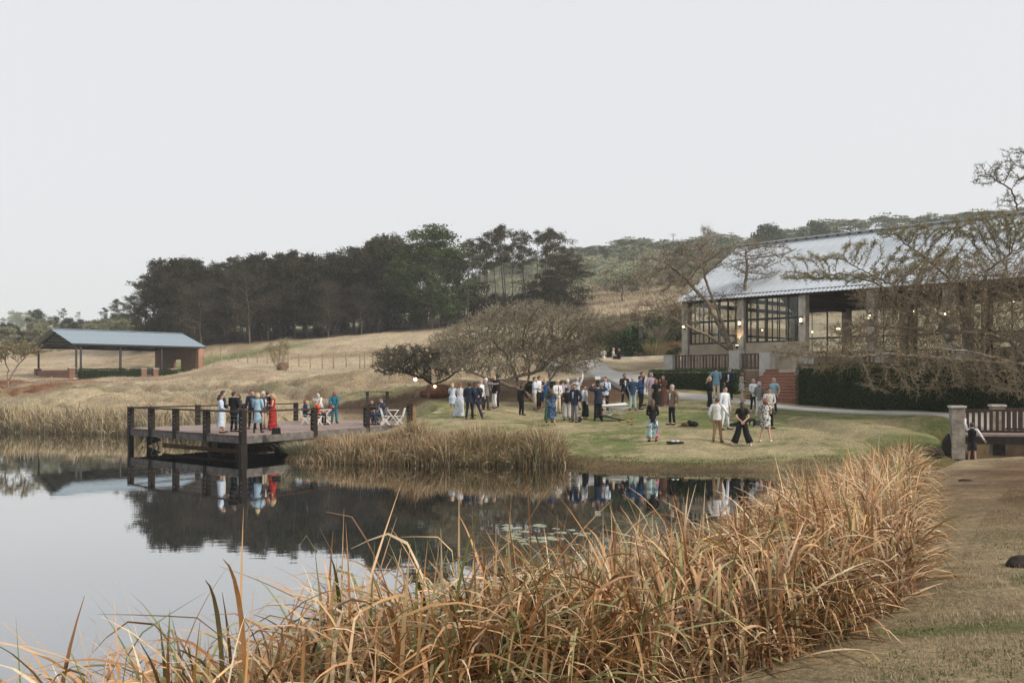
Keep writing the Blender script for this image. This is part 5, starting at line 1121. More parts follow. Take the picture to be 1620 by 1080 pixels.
rock('stone', 'flat brown slab on the meadow left of the wide thorn tree', rk(617, 103, .15), (1.0, .5, .3), 4, None, 'stone')
rock('stone', 'small brown stone left of the flat slab on the meadow', rk(603, 101, .05), (.4, .3, .16), 5, None, 'stone')
rock('stone', 'pale orange stone right of the flat slab on the meadow', rk(634, 104, .12), (.4, .35, .25), 6, None, 'stone')
rock('stone', 'standing grey stone against the left pillar of the footbridge', rk(1500, 34.2, .28), (.18, .18, .4), 7, m_stone_dark, 'stone')
rock('stone', 'dark brown rock in the green ditch left of the footbridge', rk(1470, 32.6, .02), (.3, .3, .22), 8, m_stone_dark, 'stone')
rock('stone', 'upper dark rock in the green ditch near the marker plates', rk(1478, 34.0, .04), (.28, .3, .2), 9, m_stone_dark, 'stone')
rock('stone', 'rounded brown rock below the footbridge pillar', rk(1503, 32.8, .02), (.32, .3, .16), 10, m_stone_dark, 'stone')
# cut log sections under the thorn tree
for i, (p_, Y, r, lab) in enumerate(((690, 58.5, .42, 'large rust brown cut log end under the dark thorn tree'), (707, 59.5, .36, 'darker cut log lying right of the rust brown one'), (676, 59.8, .22, 'small log left of the rust brown log end'))):
    x, y, z = rk(p_, Y); o = MB().tube([(-.5, 0, r), (0, -.05, r), (.55, 0, r)], [r * .92, r, r * .95], 14).build('cut_log', mat('rust_log', (.17, .075, .04), rough=.9, var=.3, scale=4, bump=.6)); o.location = (x, y, z - .03); o.rotation_euler = (0, 0, .5 + i * .9); tag(o, lab, 'log')
x, y, z = rk(652, 53.5); o = MB().tube([(0, 0, 0), (0, 0, 1.1)], [.2, .18], 12).build('log_post', m_log); o.location = (x, y, z); tag(o, 'thick round log post standing behind the right end of the deck railing', 'post')
x, y, z = rk(597, 60.5); r_ = empty('picnic_table', (x, y, z), .3); tag(r_, 'plain grey picnic table on the grass behind the seated couple', 'table')
MB().box((0, 0, .72), (1.7, .8, .05)).build('tabletop', m_old_timber, r_)
for s in (-.6, .6):
    for q in (-.28, .28): MB().box((s, q, .35), (.08, .08, .7)).build('leg', m_old_timber, r_)
# ---------------------------------------------------------------- lily pads, marker plates, poles
m_pad = mat('lily_pad', (.24, .27, .18), rough=.45, var=.25, scale=20, spec=.6)
rs_ = random.Random(8)
for i in range(26):
    p_ = rs_.uniform(800, 935); yy = rs_.uniform(826, 862); Y = 4725 / (yy - HY); r = rs_.uniform(.07, .2); a0 = rs_.uniform(0, 6.28); n_ = 12
    vs = [(0, 0, .006)] + [(r * math.cos(a0 + .25 + k * 5.8 / n_), r * math.sin(a0 + .25 + k * 5.8 / n_), .006 + .004 * math.sin(k)) for k in range(n_ + 1)]; vb = [(a, b, c_ - .008) for a, b, c_ in vs]; n2 = len(vs)
    o = MB().add(vs + vb, [(0, k, k + 1) for k in range(1, n_ + 1)] + [(n2, n2 + k + 1, n2 + k) for k in range(1, n_ + 1)] + [(k, n2 + k, n2 + k + 1, k + 1) for k in range(1, n_ + 1)]).build('lily_pad', m_pad); o.location = ((p_ - CX) * Y / FPX, Y, .004)
    tag(o, 'round pale lily pad floating on the dark water', 'lily pad', 'lily pads beyond the foreground reeds')
for i, (p_, Y, lab) in enumerate(((1443, 31.5, 'left one of two small white marker plates in the ditch grass'), (1450, 31.5, 'right one of two small white marker plates in the ditch grass'), (1469, 24.5, 'single small white marker plate beside the reeds'))):
    x, y, z = rk(p_, Y); o = MB().box((0, 0, .2), (.09, .02, .2)).box((0, .012, .05), (.03, .012, .2)).build('marker_plate', mat('white_plate', (.6, .62, .62), var=.08)); o.location = (x, y, z); o.rotation_euler = (.1, 0, .3 * i); tag(o, lab, 'marker')
def power_pole(px_, D, ytop, lab):
    x = (px_ - CX) * D / FPX; z = gz(x, D); h = CH + (HY - ytop) * D / FPX - z; o = MB().tube([(0, 0, 0), (0, 0, h)], [.2, .14], 7).bar((-1.3, 0, h * .93), (1.3, 0, h * .93), .14).bar((-1.0, 0, h * .84), (1.0, 0, h * .84), .12).build('power_pole', m_bark_grey); o.location = (x, D, z); tag(o, lab, 'power pole')
power_pole(1065, 380, 369, 'wooden power pole on the hill skyline, left one'); power_pole(1157, 385, 367, 'wooden power pole on the hill skyline, nearer the pavilion roof')
def pylon(px_, D, ytop, lab):
    x = (px_ - CX) * D / FPX; z = gz(x, D); h = CH + (HY - ytop) * D / FPX - z; mb = MB()
    for s in (-1, 1):
        mb.bar((s * 2.5, 0, 0), (s * .5, 0, h), .3).bar((-s * 2.2, 0, h * .15), (s * 1.6, 0, h * .4), .2).bar((-s * 1.5, 0, h * .4), (s * 1.1, 0, h * .7), .2)
    mb.bar((-4, 0, h * .75), (4, 0, h * .75), .3).bar((-3.2, 0, h * .88), (3.2, 0, h * .88), .3); o = mb.build('pylon', m_bark_grey); o.location = (x, D, z); tag(o, lab, 'pylon')
pylon(42, 850, 494, 'faint lattice pylon on the far left skyline'); pylon(31, 880, 505, 'smaller faint lattice pylon left of the other one')
# loudspeaker on a stand in the shrubs
x, y, z = rk(1013, 86.5); r_ = empty('loudspeaker', (x, y, z)); tag(r_, 'black loudspeaker on a tall pole stand before the shrub bank', 'loudspeaker')
MB().box((0, 0, 2.15), (.42, .4, 1.0), 0, .92).build('cabinet', m_steel_dark, r_); MB().box((0, -.205, 2.1), (.34, .02, .8)).build('grille', m_soffit, r_); MB().tube([(0, 0, .7), (0, 0, 1.66)], .03, 6).build('pole', m_steel_dark, r_)
for k in range(3):
    a = k * 2.1; MB().tube([(0, 0, .9), (.5 * math.cos(a), .5 * math.sin(a), 0)], .018, 5).build('leg', m_steel_dark, r_)
# globe lamps lighting the thorn tree
for i, (p_, yy, Y, lab) in enumerate(((657, 600, 58.5, 'bright bulb hanging from the dark thorn tree, upper left one'), (688, 611, 58.0, 'small bright bulb hanging near the trunk of the dark thorn tree'))):
    v = P(p_, yy, Y); r_ = empty('hanging_bulb', v); tag(r_, lab, 'lamp'); MB().ball((0, 0, 0), .1 if i == 0 else .075, 10, 7).build('globe', m_bulb, r_, True); MB().tube([(0, 0, .07), (0, 0, .13)], .03, 6).build('socket', m_steel_dark, r_); MB().tube([(0, 0, .13), (0, 0, .45)], .008, 4).build('cord', m_steel_dark, r_)
for i, (p_, yy, Y) in enumerate(((1324, 520, 49), (1328, 520, 49), (1411, 515, 48), (1446, 492, 49), (1512, 511, 47), (1557, 480, 48), (1603, 477, 48), (1285, 525, 53), (1206, 522, 60))):
    v = P(p_, yy, Y); r_ = empty('hanging_bulb', v); tag(r_, 'tiny warm bulb hanging in the big thorn tree by the pavilion', 'lamp', 'bulbs in the big thorn tree'); MB().ball((0, 0, 0), .04, 8, 5).build('globe', m_bulb, r_, True); MB().tube([(0, 0, .03), (0, 0, .12)], .012, 5).build('socket', m_steel_dark, r_)
# uplight at the foot of the bare tree
v = P(1166, 548, 62.4); r_ = empty('garden_spotlight', v); tag(r_, 'lit garden spotlight shining up the trunk of the bare tree', 'lamp'); MB().tube([(0, 0, -.12), (0, .02, .06)], [.06, .1], 10).build('housing', m_steel_dark, r_); MB().tube([(0, .02, .062), (0, .02, .09)], .085, 10).build('lens', m_bulb, r_); MB().tube([(0, 0, -.12), (0, 0, -1.2)], .02, 6).build('stake', m_steel_dark, r_)
ld = bpy.data.lights.new('spotlight_beam', 'SPOT'); ld.energy = 45; ld.color = (1, .6, .3); ld.spot_size = 1.2; ld.shadow_soft_size = .06; lo = bpy.data.objects.new('spotlight_beam', ld); COL.objects.link(lo); lo.parent = r_; lo.location = (0, 0, .15); lo.rotation_euler = (math.pi - .25, 0, 0)
# ---------------------------------------------------------------- shrubs of the bank behind the far wall
SH = [limb_tree(210, 2.2, .05, 1.3, 12, .45, 2, .2, [(.09, .12, .05), (.07, .1, .045)], trunk_r=.05, dens=.9, flat=.9), limb_tree(211, 2.2, .05, 1.3, 12, .45, 2, .18, [(.19, .12, .07), (.15, .1, .06)], trunk_r=.05, dens=.6, flat=.9), limb_tree(212, 2.0, .05, 1.2, 12, .4, 2, .17, [(.11, .12, .055), (.14, .13, .06)], trunk_r=.05, dens=.7, flat=.9)]
rr_ = random.Random(4)
for i in range(40):
    p_ = rr_.uniform(935, 1085); D = rr_.uniform(87.5, 94); k = rr_.choices((0, 1, 2), (3, 4, 2))[0]; T = SH[k]; r_ = put_tree(T, p_, D, H=rr_.uniform(.9, 1.9), name='shrub', label=('dark green rounded shrub on the planted bank', 'brown leaved shrub on the planted bank', 'olive grey shrub on the planted bank')[k], group='shrubs on the planted bank'); r_['category'] = 'shrub'
r_ = put_tree(limb_tree(213, 3.2, .03, 1.0, 20, .4, 2, .2, [(.035, .07, .03), (.05, .09, .03)], trunk_r=.06, dens=.8, flat=1.2), 1001, 86.8, H=3.0, name='conifer', label='pointed dark green conifer beside the loudspeaker'); r_['category'] = 'conifer'
def clump(name, lab, px_, D, n, h, cols, seed, rad=.5, cat='plant', wd=(.02, .04)):
    rs = np.random.RandomState(seed); x = (px_ - CX) * D / FPX; z = gz(x, D); p = rs.normal(0, rad, (n, 2)); col = palette(rs, n, cols, [1] * len(cols)); l0 = rs.uniform(.1, .6, n)
    V, F, C = blades(p_z(p, np.zeros(n)), rs.uniform(h * .6, h, n), rs.uniform(*wd, n), np.arctan2(p[:, 1], p[:, 0]), l0, l0 + rs.uniform(.3, 1.2, n), 5, col * .6, col, rs=rs); o = link(name, np_mesh(name, V, F, colors=C), mat=m_blade); o.location = (x, D, z); tag(o, lab, cat)
clump('ornamental_grass', 'tall straw coloured ornamental grass right of the loudspeaker', 1034, 87.2, 500, 2.2, [(.36, .3, .16), (.28, .25, .11)], 61, .4)
clump('grey_shrub', 'pale silver twiggy shrub above the ornamental grass', 1035, 90.5, 320, 2.8, [(.42, .37, .3), (.3, .26, .2)], 62, .5)
clump('sedge_clump', 'pale green grass tussock at the left end of the shore reeds', 478, 38.3, 900, .62, [(.4, .36, .23), (.26, .27, .14), (.48, .42, .29)], 63, .3, 'tussock', (.008, .018))
# ================================================================ PEOPLE
def cloth(c1, rough=.85): 
    return mat('cloth_%d_%d_%d' % tuple(int(q * 255) for q in c1), c1, rough=rough, var=.1, scale=14, bump=.7, bscale=9, spec=.15)
def print_mat(name, base, inks, scale):
    if name in MATS: return MATS[name]
    m = bpy.data.materials.new(name); m.use_nodes = True; N = m.node_tree.nodes; L = m.node_tree.links; b = N['Principled BSDF']; b.inputs['Roughness'].default_value = .85
    tc = N.new('ShaderNodeTexCoord'); prev = None
    for i, ink in enumerate(inks):
        n = N.new('ShaderNodeTexNoise'); n.noise_dimensions = '4D'; n.inputs['W'].default_value = i * 3.7; n.inputs['Scale'].default_value = scale; n.inputs['Detail'].default_value = 1.5; L.new(tc.outputs['Object'], n.inputs['Vector'])
        r = N.new('ShaderNodeValToRGB'); r.color_ramp.elements[0].position = .53; r.color_ramp.elements[1].position = .56; L.new(n.outputs[0], r.inputs[0])
        mx = N.new('ShaderNodeMixRGB'); L.new(r.outputs[0], mx.inputs[0]); mx.inputs[2].default_value = (*ink, 1)
        if prev is None: mx.inputs[1].default_value = (*base, 1)
        else: L.new(prev, mx.inputs[1])
        prev = mx.outputs[0]
    L.new(prev, b.inputs['Base Color']); MATS[name] = m; return m
SKIN = {'f': (.52, .32, .24), 't': (.40, .23, .155), 'd': (.12, .065, .045)}
for k in SKIN: SKIN[k] = mat('skin_' + k, SKIN[k], rough=.6, var=.06, scale=9)
HAIR = {k: mat('hair_' + k, v, rough=.6, var=.25, scale=30) for k, v in dict(black=(.012, .01, .009), dark=(.03, .018, .012), brown=(.085, .045, .025), auburn=(.17, .06, .03), blond=(.42, .31, .17), grey=(.34, .33, .31), white=(.58, .56, .52)).items()}
CL = dict(black=(.012, .012, .014), navy=(.018, .026, .05), blue=(.03, .07, .16), denim=(.03, .06, .12), sky=(.3, .45, .56), paleblue=(.48, .56, .66), white=(.68, .68, .68), cream=(.56, .5, .4), khaki=(.42, .36, .27), tan=(.3, .19, .1), brown=(.11, .055, .035), rust=(.16, .055, .025),
          grey=(.2, .2, .21), lightgrey=(.42, .4, .38), charcoal=(.05, .05, .055), red=(.32, .028, .022), orange=(.62, .09, .03), teal=(.02, .15, .22), green=(.06, .15, .09), lilac=(.42, .34, .42), mint=(.4, .5, .48), blazer=(.16, .27, .36), tweed=(.2, .14, .1), maroon=(.1, .02, .04), royal=(.015, .07, .2))
PR = dict(floral=('print_floral', (.55, .54, .5), ((.03, .04, .06),), 16), paleprint=('print_pale', (.5, .57, .65), ((.3, .36, .45), (.62, .6, .58)), 12), tiedye=('print_tiedye', (.03, .06, .15), ((.1, .22, .35), (.01, .02, .05)), 6), tropic=('print_tropic', (.27, .43, .43), ((.42, .08, .14), (.03, .12, .18), (.65, .62, .6)), 5),
          greyprint=('print_grey', (.42, .4, .35), ((.12, .12, .13),), 20), blueprint=('print_blue', (.06, .08, .14), ((.3, .4, .5),), 16), stripe=('print_stripe', (.62, .65, .7), ((.5, .55, .64),), 25), lightprint=('print_light', (.6, .62, .64), ((.3, .38, .5),), 18), brownprint=('print_brown', (.13, .05, .03), ((.07, .025, .015),), 12))
def CM(k): return print_mat(*PR[k]) if k in PR else cloth(CL[k])
def v3(*a): return Vector(a)
def skeleton(pose, H, woman=False, kid=False):
    """joint positions in metres for a figure facing -Y, feet on z = 0"""
    s = H / 1.75; J = {}; sw = .19 if not woman else .165; hw = .09
    seat = pose.get('sit', False); bend = pose.get('bend', 0.0); leanx = pose.get('lean', 0.0)
    pz = .52 if seat else .92; J['pelvis'] = v3(0, .02 if not seat else .1, pz)
    def up(y, z): # torso point at height z over the pelvis, bent forward
        a = bend; yy = J['pelvis'].y + y * math.cos(a) - z * math.sin(a); return v3(leanx * z, yy, pz + z * math.cos(a) + y * math.sin(a))
    J['waist'] = up(0, .16); J['chest'] = up(-.005, .40); J['neck'] = up(.0, .56); hb = bend + pose.get('nod', .05)
    J['headb'] = J['neck'] + v3(0, -.01 - .05 * math.sin(hb), .055); J['head'] = J['neck'] + v3(leanx * .15, -.02 - .15 * math.sin(hb), .14 * math.cos(hb)); J['top'] = J['neck'] + v3(leanx * .2, -.015 - .2 * math.sin(hb), .225 * math.cos(hb))
    st = pose.get('stance', .5); stag = pose.get('stagger', .0)
    for sd_, n in ((-1, 'L'), (1, 'R')):
        J['sh' + n] = up(0, .50) + v3(sd_ * sw, 0, 0); J['hip' + n] = J['pelvis'] + v3(sd_ * hw, 0, -.04)
        if seat:
            J['knee' + n] = J['pelvis'] + v3(sd_ * (.1 + .06 * st), -.46, .0); J['ankle' + n] = v3(sd_ * (.1 + .08 * st), J['pelvis'].y - .45 + pose.get('tuck', 0), .08)
        else:
            f = stag * sd_; J['knee' + n] = v3(sd_ * (hw + .03 * st), f * .5 - .015, .49); J['ankle' + n] = v3(sd_ * (hw + .09 * st), f + .02, .08)
            if pose.get('cross') and sd_ > 0: J['ankleR'] = v3(hw + .28, -.06, .08); J['kneeR'] = v3(hw + .13, -.03, .5)
        J['toe' + n] = J['ankle' + n] + v3(sd_ * .04, -.17, -.045)
        arm = pose.get('arm' + n, 'down'); S0 = J['sh' + n]; x = sd_
        A = {'down': (v3(x * .06, .02, -.29), v3(x * .05, -.05, -.25)), 'hip': (v3(x * .13, .06, -.26), v3(-x * .12, -.1, -.17)), 'pocket': (v3(x * .11, .07, -.27), v3(-x * .03, -.1, -.22)),
             'drink': (v3(x * .05, .0, -.28), v3(-x * .1, -.22, .08)), 'fold': (v3(x * .05, -.04, -.27), v3(-x * .24, -.12, .03)), 'back': (v3(x * .08, .1, -.27), v3(-x * .2, .08, -.18)), 'front': (v3(x * .06, -.03, -.28), v3(-x * .2, -.16, -.1)),
             'wave': (v3(x * .2, -.06, -.17), v3(-x * .08, -.1, .25)), 'up': (v3(x * .1, -.05, .27), v3(0, -.03, .25)), 'camera': (v3(x * .22, -.14, .02), v3(-x * .16, -.06, .17)), 'face': (v3(x * .05, -.1, -.25), v3(-x * .1, -.12, .22)), 'shoulder': (v3(x * .22, -.05, -.02), v3(x * .2, -.06, .02)), 'reach': (v3(x * .06, -.16, -.22), v3(0, -.16, -.18)),
             'lap': (v3(x * .05, -.04, -.28), v3(-x * .05, -.24, -.04)), 'side': (v3(x * .17, .02, -.24), v3(x * .12, -.06, -.2))}[arm]
        J['el' + n] = S0 + A[0]; J['wr' + n] = J['el' + n] + A[1]; J['ha' + n] = J['wr' + n] + A[1].normalized() * .09
    for k in J: J[k] = J[k] * s
    return J, s
def body_mesh(J, s, woman):
    names = ['pelvis', 'waist', 'chest', 'neck', 'headb', 'head', 'top', 'shL', 'elL', 'wrL', 'haL', 'shR', 'elR', 'wrR', 'haR', 'hipL', 'kneeL', 'ankleL', 'toeL', 'hipR', 'kneeR', 'ankleR', 'toeR']
    rad = dict(pelvis=(.11, .09), waist=(.1, .08), chest=(.11, .08), neck=(.048, .048), headb=(.07, .08), head=(.09, .11), top=(.066, .08), sh=(.05, .05), el=(.04, .04), wr=(.031, .027), ha=(.04, .022), hip=(.075, .075), knee=(.05, .05), ankle=(.037, .037), toe=(.042, .03))
    idx = {n: i for i, n in enumerate(names)}
    E = [('pelvis', 'waist'), ('waist', 'chest'), ('chest', 'neck'), ('neck', 'headb'), ('headb', 'head'), ('head', 'top')]
    for n in 'LR': E += [('chest', 'sh' + n), ('sh' + n, 'el' + n), ('el' + n, 'wr' + n), ('wr' + n, 'ha' + n), ('pelvis', 'hip' + n), ('hip' + n, 'knee' + n), ('knee' + n, 'ankle' + n), ('ankle' + n, 'toe' + n)]
    me = bpy.data.meshes.new('body_base'); me.from_pydata([tuple(J[n]) for n in names], [(idx[a], idx[b]) for a, b in E], []); me.update()
    o = bpy.data.objects.new('body_base', me); COL.objects.link(o); md = o.modifiers.new('skin', 'SKIN'); md.use_smooth_shade = True
    for n in names:
        r = rad[n if n in rad else n[:-1]]; k = .9 if woman and n not in ('head', 'headb', 'top', 'pelvis') else 1.0
        me.skin_vertices[0].data[idx[n]].radius = (r[0] * s * k * 1.12, r[1] * s * k * 1.12)
    me.skin_vertices[0].data[0].use_root = True
    o.modifiers.new('sub', 'SUBSURF').levels = 1
    return o
def finish_body(o, J, s, skin, parent):
    me = bpy.data.meshes.new_from_object(o.evaluated_get(bpy.context.evaluated_depsgraph_get())); return me
PEOPLE = []; BODY_JOBS = []
def person(px_, fy, hp, H, yaw, skin='f', hair='brown', hs='short', top=None, legs=None, pose=None, woman=False, label='', z=None, shoes='black', extra=(), D=None, cat='person'):
    """px_ column of the feet, fy row of the feet, hp height in photo pixels"""
    pose = pose or {}; D = D or FPX * H / hp; x = (px_ - CX) * D / FPX; zz = gz(x, D) if z is None else z
    root = empty('person', (x, D, zz - .005), math.radians(yaw)); tag(root, label, cat)
    J, s = skeleton(pose, H if not pose.get('sit') else H, woman); BODY_JOBS.append((body_mesh(J, s, woman), J, s, SKIN[skin], root))
    def T(*names, r, n=8, mb=None): (mb or MB()).tube([J[q] if isinstance(q, str) else q for q in names], [tuple(v * s for v in q) if hasattr(q, '__len__') else q * s for q in r], n); return mb
    kind, colr = (top or ('shirt', 'white')); m = CM(colr)
    bend = Vector(J['neck'] - J['pelvis']).normalized()
    def at(t, y=0.0):   # a point along the torso, 0 at the pelvis, 1 at the neck
        k = J['pelvis'].lerp(J['chest'], min(1, t / .72)) if t <= .72 else J['chest'].lerp(J['neck'], (t - .72) / .28); return k + Vector((0, y, 0)) * s
    # ---- garments on the upper body
    mb = MB(); W = .165 if woman else .19
    def torso(t0, wide=1.0, lo=.0, open_=False):
        rs = []
        for t, a, b in ((t0, .175 * wide + lo, .135 * wide + lo), (.2, .16 * wide, .122 * wide), (.42, .148 * wide, .115), (.72, .18, .132), (.86, .19, .118), (.93, .15, .1), (.98, .095, .078), (1.03, .066, .066)):
            if t < t0: continue
            p = at(t) if t >= 0 else J['pelvis'] + (J['pelvis'] - J['waist']).normalized() * (-t * .57 * s); rs.append((p, a * s * (W / .19) ** .7, b * s))
        base = len(mb.v); n = 14
        ax = (J['neck'] - J['pelvis']).normalized(); fx = Vector((1, 0, 0)); fx = (fx - ax * ax.dot(fx)).normalized(); fyv = ax.cross(fx)
        for (p, a, b) in rs:
            for k in range(n):
                an = 2 * math.pi * k / n; mb.v.append(tuple(p + fx * (a * math.cos(an)) + fyv * (b * math.sin(an))))
        for i in range(len(rs) - 1):
            for k in range(n): a = base + i * n + k; b = base + i * n + (k + 1) % n; mb.f.append((a, b, b + n, a + n))
    def sleeves(full=True, r0=.068, r1=.052, r2=.045):
        for n in 'LR':
            sh, el, wr = J['sh' + n], J['el' + n], J['wr' + n]; inn = sh + (J['neck'] - sh) * .55 + Vector((0, 0, -.012 * s))
            if full: mb.tube([inn, sh, sh.lerp(el, .5), el, el.lerp(wr, .94)], [.062 * s, r0 * s * 1.05, r0 * s, r1 * s, r2 * s], 9)
            else: mb.tube([inn, sh, sh.lerp(el, .62)], [.062 * s, r0 * s * 1.05, r0 * s * 1.1], 9)
    if kind in ('shirt', 'blouse'): torso(-.08 if kind == 'shirt' else -.2, 1.0); sleeves(True)
    elif kind in ('tee', 'polo'): torso(-.05, 1.0); sleeves(False)
    elif kind in ('blazer', 'cardigan', 'coat'): torso({'blazer': -.24, 'cardigan': -.25, 'coat': -.85}[kind], 1.06, .012); sleeves(True, .078, .062, .052)
    elif kind == 'waistcoat': torso(-.08, 1.03)
    if kind in ('maxi', 'dress', 'midi', 'strapdress'):
        hem = {'maxi': .06, 'strapdress': .05, 'dress': .62, 'midi': .36}[kind] * s; fl = {'maxi': .30, 'strapdress': .23, 'dress': .22, 'midi': .25}[kind] * s
        torso(.0 if kind != 'strapdress' else .0, .98)
        rs = []; p0 = at(.3); n_ = 7; zt = J['waist'].z
        for i in range(n_):
            t = i / (n_ - 1); zz2 = hem + (zt - hem) * (1 - t); cx = J['waist'].x * (1 - t) + pose.get('sweep', 0) * t; cy = J['waist'].y * (1 - t) * 1 + .0
            r = .15 * s + (fl - .15 * s) * t + (.04 * s if .1 < t < .4 else 0); rs.append((cx, cy, zz2, r, r * .82))
        rs.reverse(); b0 = len(mb.v); mb.rings(rs, 16, False)
        for k in range(b0, b0 + 32):   # wavy hem folds
            vv = mb.v[k]; an = (k - b0) % 16; f = 1 + .09 * (1 if an % 2 else -1) * (1 if k < b0 + 16 else .5); mb.v[k] = (vv[0] * f, vv[1] * f, vv[2])
        if kind in ('dress', 'midi'): sleeves(False, .06)
        if kind == 'maxi' and pose.get('sl'): sleeves(True, .06)
    nm = {'shirt': 'shirt', 'blouse': 'blouse', 'tee': 'top', 'polo': 'shirt', 'blazer': 'jacket', 'cardigan': 'cardigan', 'coat': 'coat', 'waistcoat': 'waistcoat', 'maxi': 'dress', 'dress': 'dress', 'midi': 'dress', 'strapdress': 'dress'}[kind]
    o = mb.build(nm, m, root, True)
    if kind in ('blazer', 'waistcoat') :   # shirt front and collar showing in the opening, with tie
        sc = pose.get('shirt', 'white'); a, b = at(.95), at(.28); f = Vector((0, -1, 0)); m2 = MB(); w0 = .05 * s; w1 = .022 * s; off = .128 * s; q0 = at(.72)
        m2.add([a + Vector((-w0 * .8, -.085 * s, 0)), a + Vector((w0 * .8, -.085 * s, 0)), q0 + Vector((w0, -.143 * s, 0)), b + Vector((w1, -.142 * s, 0)), b + Vector((-w1, -.142 * s, 0)), q0 + Vector((-w0, -.143 * s, 0))], [(0, 5, 2, 1), (5, 4, 3, 2)])
        m2.tube([J['neck'] + Vector((0, 0, -.02 * s)), J['neck'] + Vector((0, 0, .03 * s))], [.074 * s, .066 * s], 10, False); m2.build('shirt_front', CM(sc), root)
    if pose.get('tie'):
        a, b = at(.97), at(.2); mid = at(.72); MB().add([a + Vector((-.018, -.094, 0)) * s, a + Vector((.018, -.094, 0)) * s, mid + Vector((.028, -.152, 0)) * s, b + Vector((.02, -.152, 0)) * s, b + Vector((-.02, -.152, 0)) * s, mid + Vector((-.028, -.152, 0)) * s], [(0, 5, 2, 1), (5, 4, 3, 2)]).build('tie', CM(pose['tie']), root)
    if kind == 'waistcoat':
        mb = MB(); sleeves(True); mb.build('shirt', CM(pose.get('shirt', 'white')), root, True)
    # ---- legs
    if legs:
        lk, lc = legs; mb = MB(); wd = {'trousers': (.096, .075, .062), 'wide': (.11, .125, .145), 'slim': (.09, .064, .05), 'flare': (.1, .09, .115), 'shorts': (.1, .09, 0), 'skirt': (0, 0, 0)}[lk]
        if lk == 'skirt': mb.rings([(0, .02, z2 * s, r * s, r * .8 * s) for z2, r in ((.3, .24), (.5, .2), (.8, .18), (.98, .15))], 16, False)
        else:
            for n in 'LR':
                h, k, a = J['hip' + n], J['knee' + n], J['ankle' + n]; h0 = J['pelvis'].lerp(h, .75) + Vector((0, 0, .03)) * s
                if lk == 'shorts': mb.tube([h0, h, h.lerp(k, .9)], [.1 * s, .098 * s, .098 * s], 10)
                else:
                    e = k.lerp(a, .97 if lk != 'wide' else .86); mb.tube([h0, h, h.lerp(k, .5), k, k.lerp(a, .5), e], [.1 * s, wd[0] * s, (wd[0] + wd[1]) / 2 * s, wd[1] * s, (wd[1] + wd[2]) / 2 * s, wd[2] * s], 10)
            mb.tube([J['pelvis'] - Vector((0, 0, .09 * s)), J['pelvis'] + Vector((0, 0, .0)), J['waist'].lerp(J['pelvis'], .1)], [.1 * s, .118 * s, .108 * s], 12)
            if not pose.get('sit'): mb.rings([(J['pelvis'].x, J['pelvis'].y, J['pelvis'].z + z2 * s, rx * s, ry * s) for z2, rx, ry in ((-.12, .13, .105), (-.03, .162, .118), (.1, .142, .108))], 12)
        mb.build('skirt' if lk == 'skirt' else ('shorts' if lk == 'shorts' else 'trousers'), CM(lc), root, True)
    # ---- shoes
    for n in 'LR':
        a, t = J['ankle' + n], J['toe' + n]; mb = MB(); zf = .035 * s if not pose.get('sit') else t.z
        mb.tube([Vector((a.x, a.y + .05 * s, .04 * s)), Vector((a.x, a.y, .05 * s)), Vector((t.x, t.y + .03 * s, .035 * s)), Vector((t.x, t.y - .03 * s, .028 * s))], [.032 * s, .043 * s, .042 * s, .025 * s], 8)
        if pose.get('sit') and a.z > .12 * s: mb.v = [(q[0], q[1], q[2] + a.z - .08 * s) for q in mb.v]
        mb.build('shoe', CM(shoes), root, True)
    # ---- head: hair, eyes, nose, ears
    h = J['head']; mb = MB(); r = .1 * s; c0 = h + Vector((0, .012 * s, .022 * s)); hm = HAIR[hair]
    def shell(cut):
        b = MB().ball(c0, (.098 * s, .116 * s, .118 * s), 14, 10); keep = []
        for f in b.f:
            cc = sum((Vector(b.v[i]) for i in f), Vector()) / len(f) - c0
            if cc.z > -.02 * s + (-cc.y) * cut or (cc.y > .045 * s and cc.z > -.085 * s): keep.append(f)
        n = len(mb.v); mb.v.extend(b.v); mb.f.extend([tuple(i + n for i in f) for f in keep])
    if hs != 'bald':
        shell(.95)
        if hs in ('long', 'verylong'):
            e = -.2 if hs == 'long' else -.36; bk = .07
            mb.tube([c0 + v3(0, .04, .05) * s, c0 + v3(0, bk + .01, -.05) * s, c0 + v3(0, bk + .035, -.15) * s, c0 + v3(0, bk + .045, e) * s], [(.07 * s), (.09 * s), (.085 * s), .045 * s], 10)
        if hs == 'bob': mb.tube([c0 + v3(0, .02, .03) * s, c0 + v3(0, .03, -.05) * s, c0 + v3(0, .03, -.13) * s], [.09 * s, .108 * s, .095 * s], 12)
        if hs == 'bun': mb.ball(c0 + v3(0, .11, .03) * s, .045 * s, 8, 6)
        if hs == 'pony': mb.tube([c0 + v3(0, .1, .03) * s, c0 + v3(0, .13, -.04) * s, c0 + v3(0, .12, -.2) * s], [.03 * s, .04 * s, .02 * s], 8)
        mb.build('hair', hm, root, True)
    if hs == 'bald': shell(-.2); mb.f = mb.f[:0]
    fy2 = h + Vector((0, -.098 * s, .0))
    for q in (-1, 1): MB().ball(fy2 + v3(q * .034, .012, .022) * s, .011 * s, 6, 4).build('eye', CM('black'), root); MB().ball(h + v3(q * .088, .008, .0) * s, (.012 * s, .02 * s, .03 * s), 6, 5).build('ear', SKIN[skin], root, True)
    MB().add([tuple(fy2 + v3(0, .004, .03) * s), tuple(fy2 + v3(-.016, .006, -.015) * s), tuple(fy2 + v3(.016, .006, -.015) * s), tuple(fy2 + v3(0, -.022, -.012) * s)], [(0, 1, 3), (0, 3, 2), (1, 2, 3)]).build('nose', SKIN[skin], root)
